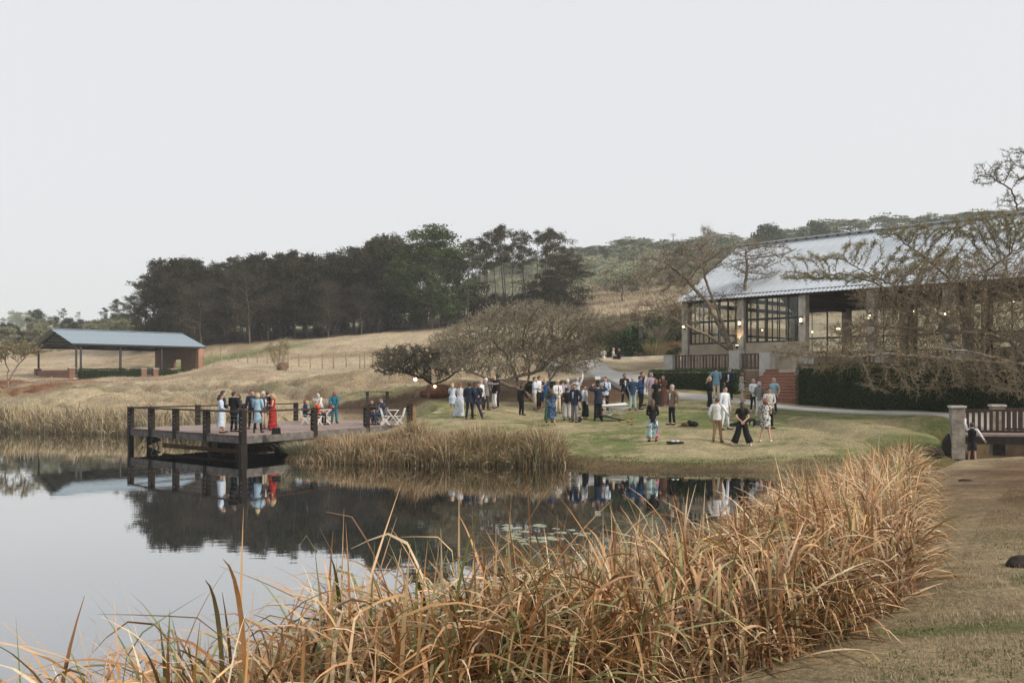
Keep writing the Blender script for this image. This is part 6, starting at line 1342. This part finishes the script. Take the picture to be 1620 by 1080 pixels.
    MB().ball(fy2 + v3(0, .008, -.042) * s, (.022 * s, .008 * s, .007 * s), 8, 4).build('mouth', mat('lips', (.3, .1, .08)), root)
    if pose.get('beard'): MB().ball(h + v3(0, -.045, -.06) * s, (.062 * s, .055 * s, .05 * s), 10, 6).build('beard', hm, root, True)
    # ---- extras carried or worn
    for ex in extra:
        if ex[0] == 'cap': MB().ball(c0 + v3(0, -.005, .065) * s, (.112 * s, .128 * s, .05 * s), 12, 6).box(tuple(c0 + v3(0, -.12, .045) * s), (.15 * s, .1 * s, .015 * s)).build('cap', CM(ex[1]), root, True)
        if ex[0] == 'bag':
            sd_ = ex[1]; p = J['el' + sd_].lerp(J['wr' + sd_], .3) + v3(.05 if sd_ == 'R' else -.05, .07, -.1) * s; bg_ = empty('shoulder_bag', tuple(root.matrix_basis @ p), root.rotation_euler.z); tag(bg_, ex[3], 'bag')
            MB().box((0, 0, 0), (.11, .3, .26), 0, .82).build('bag_body', CM(ex[2]), bg_); sh = J['sh' + sd_] + v3(0, 0, .08) * s - p
            MB().tube([v3(0, -.11, .12), sh + v3(0, -.05, 0), sh + v3(0, .05, 0), v3(0, .11, .12)], .012, 5).build('strap', CM(ex[2]), bg_)
        if ex[0] == 'glass':
            q = J['ha' + ex[1]]; w = root.matrix_basis @ q; g_ = MB().tube([(0, 0, -.03), (0, 0, .09)], [.022, .03], 8).build('drinking_glass', CM(ex[2])); g_.location = w; tag(g_, ex[3], 'glass')
    PEOPLE.append((root, J, s)); return root, J, s
DK = DZ + .008
pp = person
# --- group on the near corner of the deck
pp(350, 683, 62, 1.66, 100, 't', 'dark', 'long', ('shirt', 'paleblue'), ('skirt', 'paleblue'), dict(armL='front', armR='front'), True, 'woman in a long pale blue skirt mostly hidden behind the man in the navy jumper', DK)
pp(353, 684.5, 66, 1.80, 118, 'f', 'dark', 'short', ('shirt', 'navy'), ('trousers', 'cream'), dict(armL='front', armR='front'), False, 'man in navy jumper with white collar and cream trousers on the deck', DK, shoes='brown')
pp(370, 686, 64, 1.76, 150, 't', 'dark', 'short', ('blazer', 'black'), ('slim', 'black'), dict(armL='front', armR='front'), False, 'man in a black suit with his back turned on the deck corner', DK)
pp(377, 682, 57, 1.62, -40, 'f', 'dark', 'bob', ('cardigan', 'charcoal'), ('skirt', 'blueprint'), dict(armL='fold', armR='fold'), True, 'woman in patterned blue dress and charcoal cardigan beside the black suited man', DK)
pp(399, 681.5, 61.5, 1.80, 10, 'f', 'brown', 'short', ('blazer', 'navy'), ('slim', 'navy'), dict(armR='wave', armL='wave' if False else 'down', tie='maroon', shirt='sky'), False, 'man in dark suit, blue shirt and red tie gesturing with a raised hand', DK)
pp(408, 686, 63, 1.70, 172, 'f', 'blond', 'bob', ('coat', 'sky'), ('slim', 'black'), dict(armL='front', armR='front', stagger=.08), True, 'blond woman in a light blue knee length coat seen from behind on the deck', DK)
pp(417, 682.5, 60, 1.74, 70, 'f', 'white', 'short', ('blazer', 'charcoal'), ('trousers', 'khaki'), dict(armL='drink', armR='down'), False, 'white haired man in dark jacket between the blue coat and the red dress', DK)
pp(424, 683.5, 60, 1.76, 150, 'f', 'brown', 'short', ('blazer', 'black'), ('trousers', 'khaki'), dict(armL='front', armR='down', stagger=.12), False, 'brown haired man in black jacket and beige trousers with his back turned', DK, shoes='tan')
pp(431, 682.6, 57.5, 1.64, -75, 'f', 'blond', 'long', ('maxi', 'red'), None, dict(armL='fold', armR='fold'), True, 'blond woman in a long bright red dress on the deck', DK)
b_ = P(437, 0, 41.2); r_ = empty('handbag', (b_.x, b_.y, DK), .3); tag(r_, 'large black leather handbag standing on the deck by the red dress', 'bag'); MB().box((0, 0, .13), (.38, .18, .26), 0, .85).build('bag_body', CM('black'), r_); MB().tube([(-.1, 0, .25), (-.07, 0, .37), (.07, 0, .37), (.1, 0, .25)], .012, 6).build('handle', CM('black'), r_)
# --- table group on the deck
SD = 51.5
def chair(px_, D, yaw, label, group=None, z=None, seat_h=.45):
    x = (px_ - CX) * D / FPX; zz = DK if z is None else z; r = empty('folding_chair', (x, D, zz), math.radians(yaw)); tag(r, label, 'chair', group); m = mat('white_paint', (.75, .75, .74), rough=.5, var=.04)
    for i in range(5): MB().box((0, -.18 + i * .09, seat_h), (.42, .07, .02)).build('seat_slat', m, r)
    for s in (-.22, .22):
        MB().bar((s, -.2, 0), (s, .2, seat_h), .025, .04).build('leg', m, r); MB().bar((s * .9, .22, 0), (s * .9, -.18, seat_h), .025, .04).build('leg', m, r); MB().bar((s, .16, seat_h - .05), (s, .28, .86), .025, .035).build('back_post', m, r)
    for z2 in (.62, .72, .82): MB().box((0, .19 + (z2 - .4) * .22, z2), (.46, .02, .06)).build('back_slat', m, r)
def ftable(px_, D, yaw, label, L=.8):
    x = (px_ - CX) * D / FPX; r = empty('folding_table', (x, D, DK), math.radians(yaw)); tag(r, label, 'table'); m = mat('white_paint', (.75, .75, .74), rough=.5, var=.04)
    for i in range(6): MB().box((0, -.3 + i * .12, .73), (L, .1, .022)).build('top_slat', m, r)
    for s in (-.31, .31): MB().bar((-L * .42, s, 0), (L * .42, s, .72), .04, .04).build('leg', m, r); MB().bar((L * .42, s * .92, 0), (-L * .42, s * .92, .72), .04, .04).build('leg', m, r)
    MB().bar((0, -.3, .36), (0, .3, .36), .025).build('brace', m, r)
sit = dict(sit=True, armL='lap', armR='lap')
pp(486, 667.5, 0, 1.66, 90, 'f', 'auburn', 'bob', ('blazer', 'navy'), ('slim', 'black'), sit, True, 'dark haired woman in a navy top seated at the left of the white table', DK, D=SD); chair(484.5, SD, 90, 'white folding chair under the seated woman in navy')
pp(498, 666, 0, 1.68, 60, 'f', 'grey', 'short', ('shirt', 'green'), ('slim', 'black'), sit, False, 'grey haired guest in a green top seated behind the woman in navy', DK, D=53.3); chair(497, 53.4, 60, 'white folding chair under the guest in green')
pp(503, 668, 0, 1.70, 130, 'f', 'grey', 'short', ('blazer', 'orange'), ('slim', 'black'), sit, True, 'guest in a bright orange jacket seated with back turned at the white table', DK, D=50.3); chair(501.5, 50.2, 130, 'white folding chair under the guest in orange')
pp(507, 665.5, 47, 1.62, -20, 'f', 'white', 'bob', ('shirt', 'white'), ('trousers', 'lightgrey'), dict(bend=.45, armL='reach', armR='reach'), True, 'white haired woman in a white shirt bending over the deck table', DK)
pp(520, 666, 0, 1.66, -80, 'f', 'dark', 'short', ('shirt', 'red'), ('slim', 'black'), sit, True, 'guest in a red top seated half hidden behind the teal suit', DK, D=53.0, shoes='red'); chair(521, 53, -80, 'white folding chair under the guest in red')
pp(529, 668, 50, 1.66, 176, 'f', 'auburn', 'bob', ('blazer', 'teal'), ('trousers', 'teal'), dict(armL='back', armR='back'), True, 'woman in a teal trouser suit standing with hands behind her back', DK)
ftable(512, 51.7, 15, 'white slatted folding table in the middle of the seated group')
# --- couple at the right end of the deck
pp(589, 668, 0, 1.64, 35, 'f', 'dark', 'long', ('cardigan', 'black'), ('slim', 'maroon'), sit, True, 'dark haired woman in black seated beside the man in a blue suit', DK, D=51.2); chair(588.5, 51.6, 35, 'white folding chair under the woman in black')
pp(601, 669, 0, 1.80, -50, 'f', 'dark', 'short', ('blazer', 'denim'), ('slim', 'denim'), dict(sit=True, armL='lap', armR='lap', shirt='white'), False, 'man in a blue suit and open white shirt seated with legs stretched out', DK, D=50.6); chair(603, 50.8, -50, 'white folding chair under the man in the blue suit')
ftable(622, 50.8, 5, 'white folding table with crossed legs near the right deck post', .62)
chair(611, 50.0, 90, 'empty white folding chair left of the cross legged table'); chair(632, 50.2, -90, 'empty white folding chair right of the cross legged table')
# --- lawn, left cluster
pp(716, 663, 50, 1.60, 175, 'f', 'blond', 'long', ('dress', 'paleblue'), None, dict(armL='front', armR='fold'), True, 'blond woman in a short sleeved pale blue dress, leftmost on the lawn', shoes='cream')
pp(728, 664, 54.5, 1.70, 168, 'f', 'auburn', 'pony', ('maxi', 'paleprint'), None, dict(armL='shoulder', armR='fold', sweep=.08), True, 'red haired woman in a long pale blue patterned dress')
pp(743, 663, 59, 1.80, 165, 'd', 'black', 'short', ('blazer', 'navy'), ('slim', 'black'), dict(armL='pocket', armR='front', stagger=.1), False, 'man in a navy suit seen from behind, left one of two close together', shoes='brown')
pp(751, 661.5, 58, 1.78, 0, 'd', 'black', 'short', ('blazer', 'navy'), ('slim', 'navy'), dict(armL='down', armR='pocket', cross=True), False, 'dark skinned man in white collar and navy suit facing the camera', shoes='brown')
pp(757, 657, 52.5, 1.66, 10, 'f', 'dark', 'long', ('dress', 'navy'), None, dict(armL='front', armR='front'), True, 'dark haired woman with bare legs half hidden behind the white shirted man')
pp(761, 658, 54.5, 1.76, 55, 'f', 'grey', 'short', ('shirt', 'white'), ('trousers', 'black'), dict(armL='hip', armR='down', stagger=.1), False, 'grey haired man in white shirt and black trousers, hand on hip')
pp(769, 657, 51, 1.70, 150, 'f', 'white', 'short', ('blazer', 'grey'), ('trousers', 'charcoal'), dict(armR='down', armL='shoulder'), False, 'white haired man in a grey jacket reaching out to the man beside him')
pp(782, 655, 52.5, 1.78, -62, 'f', 'white', 'bald', ('blazer', 'black'), ('trousers', 'white'), dict(armL='front', armR='down'), False, 'bald man in a black jacket and white trousers')
pp(787, 654.5, 52, 1.78, -100, 'd', 'black', 'short', ('blazer', 'black'), ('slim', 'black'), dict(armL='down', armR='pocket'), False, 'man in all black suit standing behind the bald man in white trousers')
pp(825, 658.7, 47.5, 1.56, 130, 'd', 'black', 'short', ('blazer', 'black'), ('trousers', 'black'), dict(armL='reach', armR='down'), False, 'youth in a black suit standing alone by the leaning thorn trunk')
# --- lawn, middle cluster
pp(846, 652.3, 52, 1.78, 85, 'f', 'brown', 'short', ('shirt', 'paleblue'), ('trousers', 'khaki'), dict(armL='drink', armR='pocket', beard=True), False, 'bearded man in pale shirt and khaki trousers at the left of the middle group', shoes='brown')
pp(853, 652, 51, 1.76, 60, 't', 'black', 'short', ('shirt', 'white'), ('trousers', 'black'), dict(armL='front', armR='drink'), False, 'man in white shirt and black trousers next to the bearded man')
pp(862.5, 652, 48.5, 1.68, 178, 'f', 'blond', 'verylong', ('midi', 'royal'), None, dict(armL='fold', armR='fold'), True, 'long blond haired woman in a royal blue dress with a tan bag', shoes='tan', extra=(('bag', 'R', 'tan', 'tan leather shoulder bag of the woman in the royal blue dress'),))
pp(869, 669.5, 56, 1.66, 170, 't', 'dark', 'long', ('tee', 'green'), ('wide', 'green'), dict(armL='down', armR='down'), True, 'woman in dark green wide trousers hidden behind the tie dyed outfit')
pp(873, 672.5, 57.5, 1.66, 172, 'f', 'brown', 'long', ('midi', 'tiedye'), None, dict(armL='fold', armR='front'), True, 'brown haired woman in a dark blue tie dyed dress with bare calves', shoes='tan')
pp(882, 655.4, 53, 1.78, 30, 'f', 'grey', 'short', ('shirt', 'white'), ('trousers', 'cream'), dict(armL='front', armR='front', tie='charcoal'), False, 'man in white flat cap, white shirt, dark tie and cream trousers', extra=(('cap', 'cream'),))
pp(890, 654, 51.5, 1.74, 160, 'f', 'brown', 'short', ('shirt', 'lilac'), ('trousers', 'brown'), dict(armL='down', armR='drink'), False, 'man in a lilac grey shirt and brown trousers turned away')
pp(898, 655.5, 52, 1.76, 175, 'f', 'white', 'short', ('shirt', 'grey'), ('trousers', 'charcoal'), dict(armL='shoulder', armR='drink'), False, 'white haired man in a blue grey shirt seen from behind')
pp(897, 673, 52, 1.60, 178, 'f', 'dark', 'bun', ('tee', 'black'), ('wide', 'lightgrey'), dict(armL='front', armR='front'), True, 'dark haired woman in black top and wide light grey trousers')
pp(909, 670, 61, 1.82, -42, 't', 'brown', 'short', ('blazer', 'navy'), ('trousers', 'grey'), dict(armL='pocket', armR='pocket', shirt='paleblue'), False, 'man in navy blazer, pale blue shirt and grey trousers facing left')
pp(913, 655.5, 51.5, 1.76, 160, 'f', 'grey', 'short', ('shirt', 'lightprint'), ('trousers', 'lightgrey'), dict(armL='up', armR='drink'), False, 'guest in a light patterned shirt raising a hand to the hat', extra=(('cap', 'lightgrey'),))
pp(926, 667, 54.5, 1.68, 62, 't', 'dark', 'bun', ('cardigan', 'lightprint'), ('wide', 'black'), dict(armL='front', armR='fold', lean=-.16), True, 'woman leaning in a pale cardigan over a black jumpsuit', shoes='tan')
pp(946, 661, 59, 1.80, 178, 'f', 'dark', 'short', ('blazer', 'navy'), ('trousers', 'black'), dict(armL='camera', armR='camera'), False, 'photographer in a dark suit with both elbows raised to the camera')
r_ = empty('camera_flash', P(945.5, 601.5, 47.6)); tag(r_, 'small white flash softbox above the photographer\'s camera', 'camera flash'); MB().box((0, 0, .12), (.26, .1, .16)).build('softbox', CM('white'), r_); MB().box((0, 0, 0), (.09, .1, .08)).build('flash_body', CM('black'), r_); MB().box((0, 0, -.1), (.15, .1, .1)).tube([(0, .05, -.1), (0, .18, -.1)], .04, 10).build('camera_body', CM('black'), r_)
pp(957.5, 656, 58.5, 1.92, -25, 'f', 'brown', 'short', ('shirt', 'paleblue'), ('slim', 'black'), dict(armL='fold', armR='fold', tie='navy'), False, 'tall man in a pale blue shirt and dark tie with folded arms')
pp(946.5, 665, 51.5, 1.62, 62, 'd', 'black', 'bun', ('strapdress', 'black'), None, dict(armL='reach', armR='reach', bend=.14), True, 'dark skinned woman in a long black strapless dress bending to the little girl')
pp(955.5, 666, 27, .88, 60, 'f', 'dark', 'short', ('dress', 'white'), None, dict(armL='front', armR='front'), True, 'little girl in a short white dress beside the woman in the black strapless dress', shoes='cream', cat='child')
# --- lawn, right of the wheelbarrow
pp(988, 643, 51, 1.78, 18, 't', 'dark', 'short', ('blazer', 'black'), ('slim', 'black'), dict(armL='drink', armR='down', cross=True, beard=True), False, 'man in a black suit and open white shirt right of the wheelbarrow', extra=(('glass', 'L', 'lightgrey', 'drink held by the man in the black suit by the wheelbarrow'),))
pp(1001, 646.7, 54, 1.80, 176, 'f', 'grey', 'bald', ('blouse', 'denim'), ('trousers', 'mint'), dict(armL='front', armR='side'), False, 'bald man in a denim jacket and pale mint trousers seen from behind', shoes='brown')
pp(1013, 643, 53.5, 1.80, 75, 't', 'black', 'short', ('shirt', 'royal'), ('slim', 'black'), dict(armL='drink', armR='pocket'), False, 'dark haired man in a royal blue shirt with rolled sleeves')
pp(1016, 639.5, 53.5, 1.86, 80, 'f', 'brown', 'short', ('shirt', 'navy'), ('slim', 'black'), dict(armL='wave', armR='down', beard=True), False, 'tall bearded man in navy behind the royal blue shirt, one hand up')
pp(1030.5, 638.5, 53, 1.82, 30, 'f', 'grey', 'short', ('shirt', 'lilac'), ('trousers', 'khaki'), dict(armL='down', armR='front'), False, 'grey haired man in a lilac shirt behind the auburn haired woman')
pp(1038, 641, 52, 1.68, 165, 'f', 'auburn', 'long', ('midi', 'black'), None, dict(armL='front', armR='down'), True, 'auburn haired woman in a sleeveless black dress with bare calves', shoes='tan')
pp(1049, 639.5, 49.5, 1.68, -35, 'f', 'dark', 'long', ('maxi', 'brownprint'), None, dict(armL='face', armR='fold', sl=True), True, 'woman in a long rust brown dress touching her chin', shoes='white')
pp(1032.5, 675, 67, 1.68, 172, 'f', 'brown', 'verylong', ('blouse', 'black'), ('wide', 'tropic'), dict(armL='front', armR='front'), True, 'long haired woman in black cardigan and bright pink and turquoise trousers')
pp(1063, 671.7, 64, 1.78, -55, 'f', 'grey', 'short', ('blazer', 'tweed'), ('slim', 'black'), dict(armL='down', armR='pocket'), False, 'grey haired man in a brown tweed blazer standing alone facing left')
# --- before the hedge and steps
pp(1123, 640, 52, 1.68, 75, 'f', 'blond', 'long', ('blouse', 'black'), ('wide', 'black'), dict(armL='front', armR='down'), True, 'blond woman in black beside the light blue blazer', shoes='tan')
pp(1133, 639.5, 51.5, 1.80, 165, 'f', 'dark', 'short', ('blazer', 'blazer'), ('trousers', 'cream'), dict(armL='front', armR='side'), False, 'man in a light blue blazer and beige trousers seen from behind')
pp(1154, 639, 51.5, 1.80, -38, 'f', 'grey', 'short', ('blazer', 'navy'), ('trousers', 'black'), dict(armL='pocket', armR='front'), False, 'man in grey flat cap, navy jacket and pale shirt before the left hedge', extra=(('cap', 'grey'),))
pp(1173.5, 646, 46.5, 1.62, 95, 'f', 'brown', 'bob', ('dress', 'greyprint'), None, dict(armL='fold', armR='fold'), True, 'brown haired woman in a grey patterned dress at the foot of the steps')
pp(1192, 650, 51.5, 1.66, 10, 'f', 'grey', 'short', ('blouse', 'lightprint'), ('slim', 'black'), dict(armL='front', armR='front'), True, 'grey haired woman in a pale patterned tunic and black trousers', shoes='white')
pp(1201, 654.6, 54, 1.68, 170, 'f', 'grey', 'bob', ('blouse', 'grey'), ('slim', 'white'), dict(armL='front', armR='front'), True, 'woman in pale grey top and white trousers with a brown bag', shoes='white', extra=(('bag', 'L', 'brown', 'brown leather shoulder bag of the woman in white trousers'),))
pp(1224, 651.6, 56.5, 1.80, -55, 'f', 'grey', 'short', ('polo', 'sky'), ('slim', 'navy'), dict(armL='drink', armR='pocket'), False, 'man in a light blue polo shirt and navy trousers before the steps', extra=(('glass', 'L', 'green', 'green bottle held by the man in the light blue polo shirt'),))
# --- nearest four on the lawn
pp(1135, 698, 71.5, 1.76, 158, 'f', 'brown', 'short', ('shirt', 'white'), ('slim', 'tan'), dict(armL='side', armR='pocket', stagger=.08), False, 'young man in white shirt and tan trousers seen from behind', shoes='brown')
pp(1147, 689, 69, 1.84, 38, 'f', 'dark', 'short', ('shirt', 'stripe'), ('slim', 'stripe'), dict(armL='down', armR='down', stance=1.4), False, 'young man in a pale striped shirt and pale trousers looking right')
pp(1174, 698.6, 70.5, 1.72, 174, 'f', 'dark', 'verylong', ('tee', 'black'), ('wide', 'black'), dict(armL='back', armR='back', stance=2.6), True, 'long haired woman in black with hands clasped behind her back', shoes='white')
pp(1211, 694, 69, 1.70, 165, 'f', 'auburn', 'bob', ('dress', 'floral'), None, dict(armL='drink', armR='drink', stance=1.2), True, 'woman in a black and white floral short dress', shoes='white')
pp(1217, 688, 65.5, 1.76, 10, 't', 'black', 'short', ('shirt', 'lightgrey'), ('slim', 'black'), dict(armL='front', armR='front'), False, 'black haired man partly hidden behind the floral dress')
# --- child at the footbridge, waiter on the terrace, four on the far wall
pp(1538, 727, 62, 1.24, 150, 't', 'black', 'short', ('waistcoat', 'black'), ('shorts', 'charcoal'), dict(armR='up', armL='side'), False, 'boy in white shirt and black waistcoat reaching up at the footbridge railing', D=31.2, shoes='royal', cat='child')
pp(1383, 577, 0, 1.78, 70, 't', 'black', 'short', ('shirt', 'white'), ('slim', 'black'), dict(bend=.6, armL='reach', armR='reach'), False, 'waiter in a white shirt bending over on the terrace behind the branches', PO.z, D=58.2)
ws = dict(sit=True, armL='lap', armR='lap')
for (p_, yaw, sk, hr, hs_, tp, lg, wo_, lab) in ((945, 20, 't', 'dark', 'long', ('blouse', 'maroon'), ('slim', 'black'), True, 'tiny seated guest in maroon, leftmost on the far garden wall'), (955, 160, 'f', 'grey', 'short', ('blouse', 'white'), ('slim', 'white'), True, 'tiny seated guest in white on the far garden wall'),
    (972, 80, 'f', 'blond', 'short', ('shirt', 'lightgrey'), ('slim', 'black'), True, 'tiny seated guest in light grey on the far garden wall'), (978, -90, 'f', 'dark', 'short', ('blazer', 'black'), ('slim', 'black'), False, 'tiny seated man in a black suit, rightmost on the far garden wall')):
    pp(p_, 567, 0, 1.7, yaw, sk, hr, hs_, tp, lg, ws, wo_, lab, P(p_, 0, 84).z * 0 + 4.62, D=83.9)
# --- bake the bodies, add five-fingered hands
dg = bpy.context.evaluated_depsgraph_get(); dg.update()
for (o, J, s, sk, root) in BODY_JOBS:
    ev = o.evaluated_get(dg); me0 = bpy.data.meshes.new_from_object(ev); mb = MB(); mb.v = [tuple(v.co) for v in me0.vertices]; mb.f = [tuple(p.vertices) for p in me0.polygons]
    for n in 'LR':
        w, h = J['wr' + n], J['ha' + n]; d = (h - w).normalized(); side = d.cross(Vector((0, 1, 0)) if abs(d.y) < .8 else Vector((0, 0, 1))).normalized(); nrm = side.cross(d).normalized()
        for i, L in enumerate((.066, .075, .07, .055)):
            b = w.lerp(h, .55) + side * ((i - 1.5) * .019 * s); mb.tube([b, h + side * ((i - 1.5) * .021 * s) + d * L * .35 * s, h + side * ((i - 1.5) * .02 * s) + (d * .8 + nrm * .35) * L * s], [.010 * s, .0095 * s, .007 * s], 5)
        t = w.lerp(h, .35); mb.tube([t, t + side * -.045 * s + d * .02 * s, t + side * -.05 * s + d * .06 * s], [.013 * s, .011 * s, .008 * s], 5)
    link('body', mb.mesh('body', True), root, sk); bpy.data.meshes.remove(me0)
for (o, J, s, sk, root) in BODY_JOBS:
    m0 = o.data; bpy.data.objects.remove(o); bpy.data.meshes.remove(m0)
# ---------------------------------------------------------------- small things on the lawn
m_wb = mat('white_metal', (.6, .61, .62), rough=.4, var=.08)
x, y, z = rk(974, 50.5); r_ = empty('wheelbarrow', (x, y, z), .12); r_.scale = (.72, .72, .72); tag(r_, 'white wheelbarrow with a pale tray and spoked wheel on the lawn', 'wheelbarrow')
V = [(-.75, -.3, .52), (.62, -.3, .48), (.62, .3, .48), (-.75, .3, .52), (-.95, -.4, .62), (.8, -.42, .78), (.8, .42, .78), (-.95, .4, .62)]
MB().add(V, [(0, 3, 2, 1), (0, 1, 5, 4), (1, 2, 6, 5), (2, 3, 7, 6), (3, 0, 4, 7)]).build('tray', m_wb, r_)
MB().add([(-.95, -.42, .64), (.8, -.44, .72), (.8, .44, .86), (-.95, .42, .7), (-.95, -.42, .66), (.8, -.44, .74), (.8, .44, .88), (-.95, .42, .72)], [(0, 3, 2, 1), (4, 5, 6, 7), (0, 1, 5, 4), (1, 2, 6, 5), (2, 3, 7, 6), (3, 0, 4, 7)]).build('cover_sheet', CM('white'), r_)
wh = MB(); wr = [(math.cos(a * math.pi / 9) * .2 - .42, 0, math.sin(a * math.pi / 9) * .2 + .2) for a in range(19)]; wh.tube(wr, .035, 6, False); wo_ = wh.build('wheel', m_wb, r_)
sp = MB()
for a in range(6): sp.tube([(-.42, 0, .2), (-.42 + .19 * math.cos(a * 1.05), 0, .2 + .19 * math.sin(a * 1.05))], .012, 4)
sp.build('spokes', m_wb, wo_)
for s in (-1, 1): MB().tube([(-.55, s * .1, .22), (-.1, s * .22, .4), (.6, s * .27, .44), (1.05, s * .3, .6)], .02, 6).build('handle', m_wb, r_); MB().tube([(.15, s * .22, .42), (.3, s * .24, .0), (.5, s * .24, .43)], .018, 6).build('leg', m_wb, r_)
def board(px_, Y, yaw, lab, topm, L=1.2, tilt=.2, name='toss_board'):
    x, y, z = rk(px_, Y); r = empty(name, (x, y, z), yaw); tag(r, lab, 'game board'); MB().add([(-L / 2, -.3, .04), (L / 2, -.3, .3), (L / 2, .3, .3), (-L / 2, .3, .04), (-L / 2, -.3, 0), (L / 2, -.3, .22), (L / 2, .3, .22), (-L / 2, .3, 0)], [(0, 1, 2, 3), (7, 6, 5, 4), (0, 4, 5, 1), (1, 5, 6, 2), (2, 6, 7, 3), (3, 7, 4, 0)]).build('frame', CM('black'), r)
    MB().add([(-L / 2 + .03, -.28, .05), (L / 2 - .03, -.28, .305), (L / 2 - .03, .28, .305), (-L / 2 + .03, .28, .05)], [(0, 1, 2, 3)]).build('board_face', topm, r); MB().tube([(L * .28, 0, .262), (L * .28, 0, .268)], .08, 14).build('hole', CM('black'), r)
    for s in (-.26, .26): MB().box((L / 2 - .06, s, .13), (.05, .05, .3)).build('leg', CM('black'), r)
board(970, 47.5, math.pi, 'black edged tossing board with a pale top lying by the little girl', CM('lightgrey'))
board(1172, 43.5, .1, 'black tossing board on the lawn behind the woman in black', CM('black'), 1.1)
x, y, z = rk(1199, 43.8); o = MB().box((0, 0, .11), (.3, .25, .2), .2).box((0, 0, .215), (.32, .27, .02), .2).build('black_box', CM('charcoal')); o.location = (x, y, z); tag(o, 'small black box on the lawn left of the floral dress', 'box')
for p_, Y, lab in ((980, 46.6, 'red bean bag nearest the end of the tossing board'), (994, 46.2, 'bright red bean bag lying alone on the lawn'), (999, 47.6, 'dull red bean bag farther back on the lawn'), (999, 44.8, 'dull red bean bag nearer the water on the lawn')):
    x, y, z = rk(p_, Y); o = MB().ball((0, 0, .025), (.08, .07, .03), 10, 6).box((0, 0, .025), (.13, .11, .02), .4).build('bean_bag', CM('red')); o.location = (x, y, z); tag(o, lab, 'bean bag')
x, y, z = rk(1091, 43.3); r_ = empty('coat_heap', (x, y, z)); tag(r_, 'dark coat and black bag lying in a heap on the lawn', 'bag'); MB().ball((.18, 0, .1), (.22, .16, .13), 12, 7).ball((.0, 0, .14), (.12, .1, .14), 10, 6).build('black_bag', CM('black'), r_, True); MB().ball((-.2, 0, .08), (.17, .14, .1), 12, 7).tube([(-.28, 0, .06), (-.45, .02, .02)], [.03, .015], 6).build('folded_coat', CM('brown'), r_, True)
x, y, z = rk(1068, 38.6); r_ = empty('tray', (x, y, z), .2); tag(r_, 'flat black tray with crumpled white napkins on the lawn near the water', 'tray'); MB().box((0, 0, .04), (.58, .34, .04)).box((0, -.16, .07), (.58, .02, .03)).box((0, .16, .07), (.58, .02, .03)).build('tray_base', CM('black'), r_)
for q in (-.08, .1): MB().ball((q, 0, .09), (.08, .07, .045), 7, 5).build('napkin', CM('white'), r_)
x, y, z = rk(916, 47.2); r_ = empty('handbag', (x, y, z), .4); tag(r_, 'round black handbag standing on the grass behind the navy blazer man', 'bag'); MB().ball((0, 0, .13), (.16, .09, .14), 12, 7).build('bag_body', CM('black'), r_, True); MB().tube([(-.08, 0, .24), (-.05, 0, .36), (.05, 0, .36), (.08, 0, .24)], .01, 6).build('handle', CM('black'), r_)
# ================================================================ HAZE
def haze():
    o = MB().box((0, 600, 39), (2700, 1560, 84)).build('haze', None); me = o.data; m = bpy.data.materials.new('haze_air'); m.use_nodes = True; N = m.node_tree.nodes; L = m.node_tree.links; N.remove(N['Principled BSDF'])
    v = N.new('ShaderNodeVolumePrincipled'); v.inputs['Color'].default_value = (.9, .97, 1.0, 1); v.inputs['Density'].default_value = .0004; v.inputs['Anisotropy'].default_value = 0.0; L.new(v.outputs[0], N['Material Output'].inputs['Volume']); me.materials.clear(); me.materials.append(m); tag(o, kind='stuff')
haze()
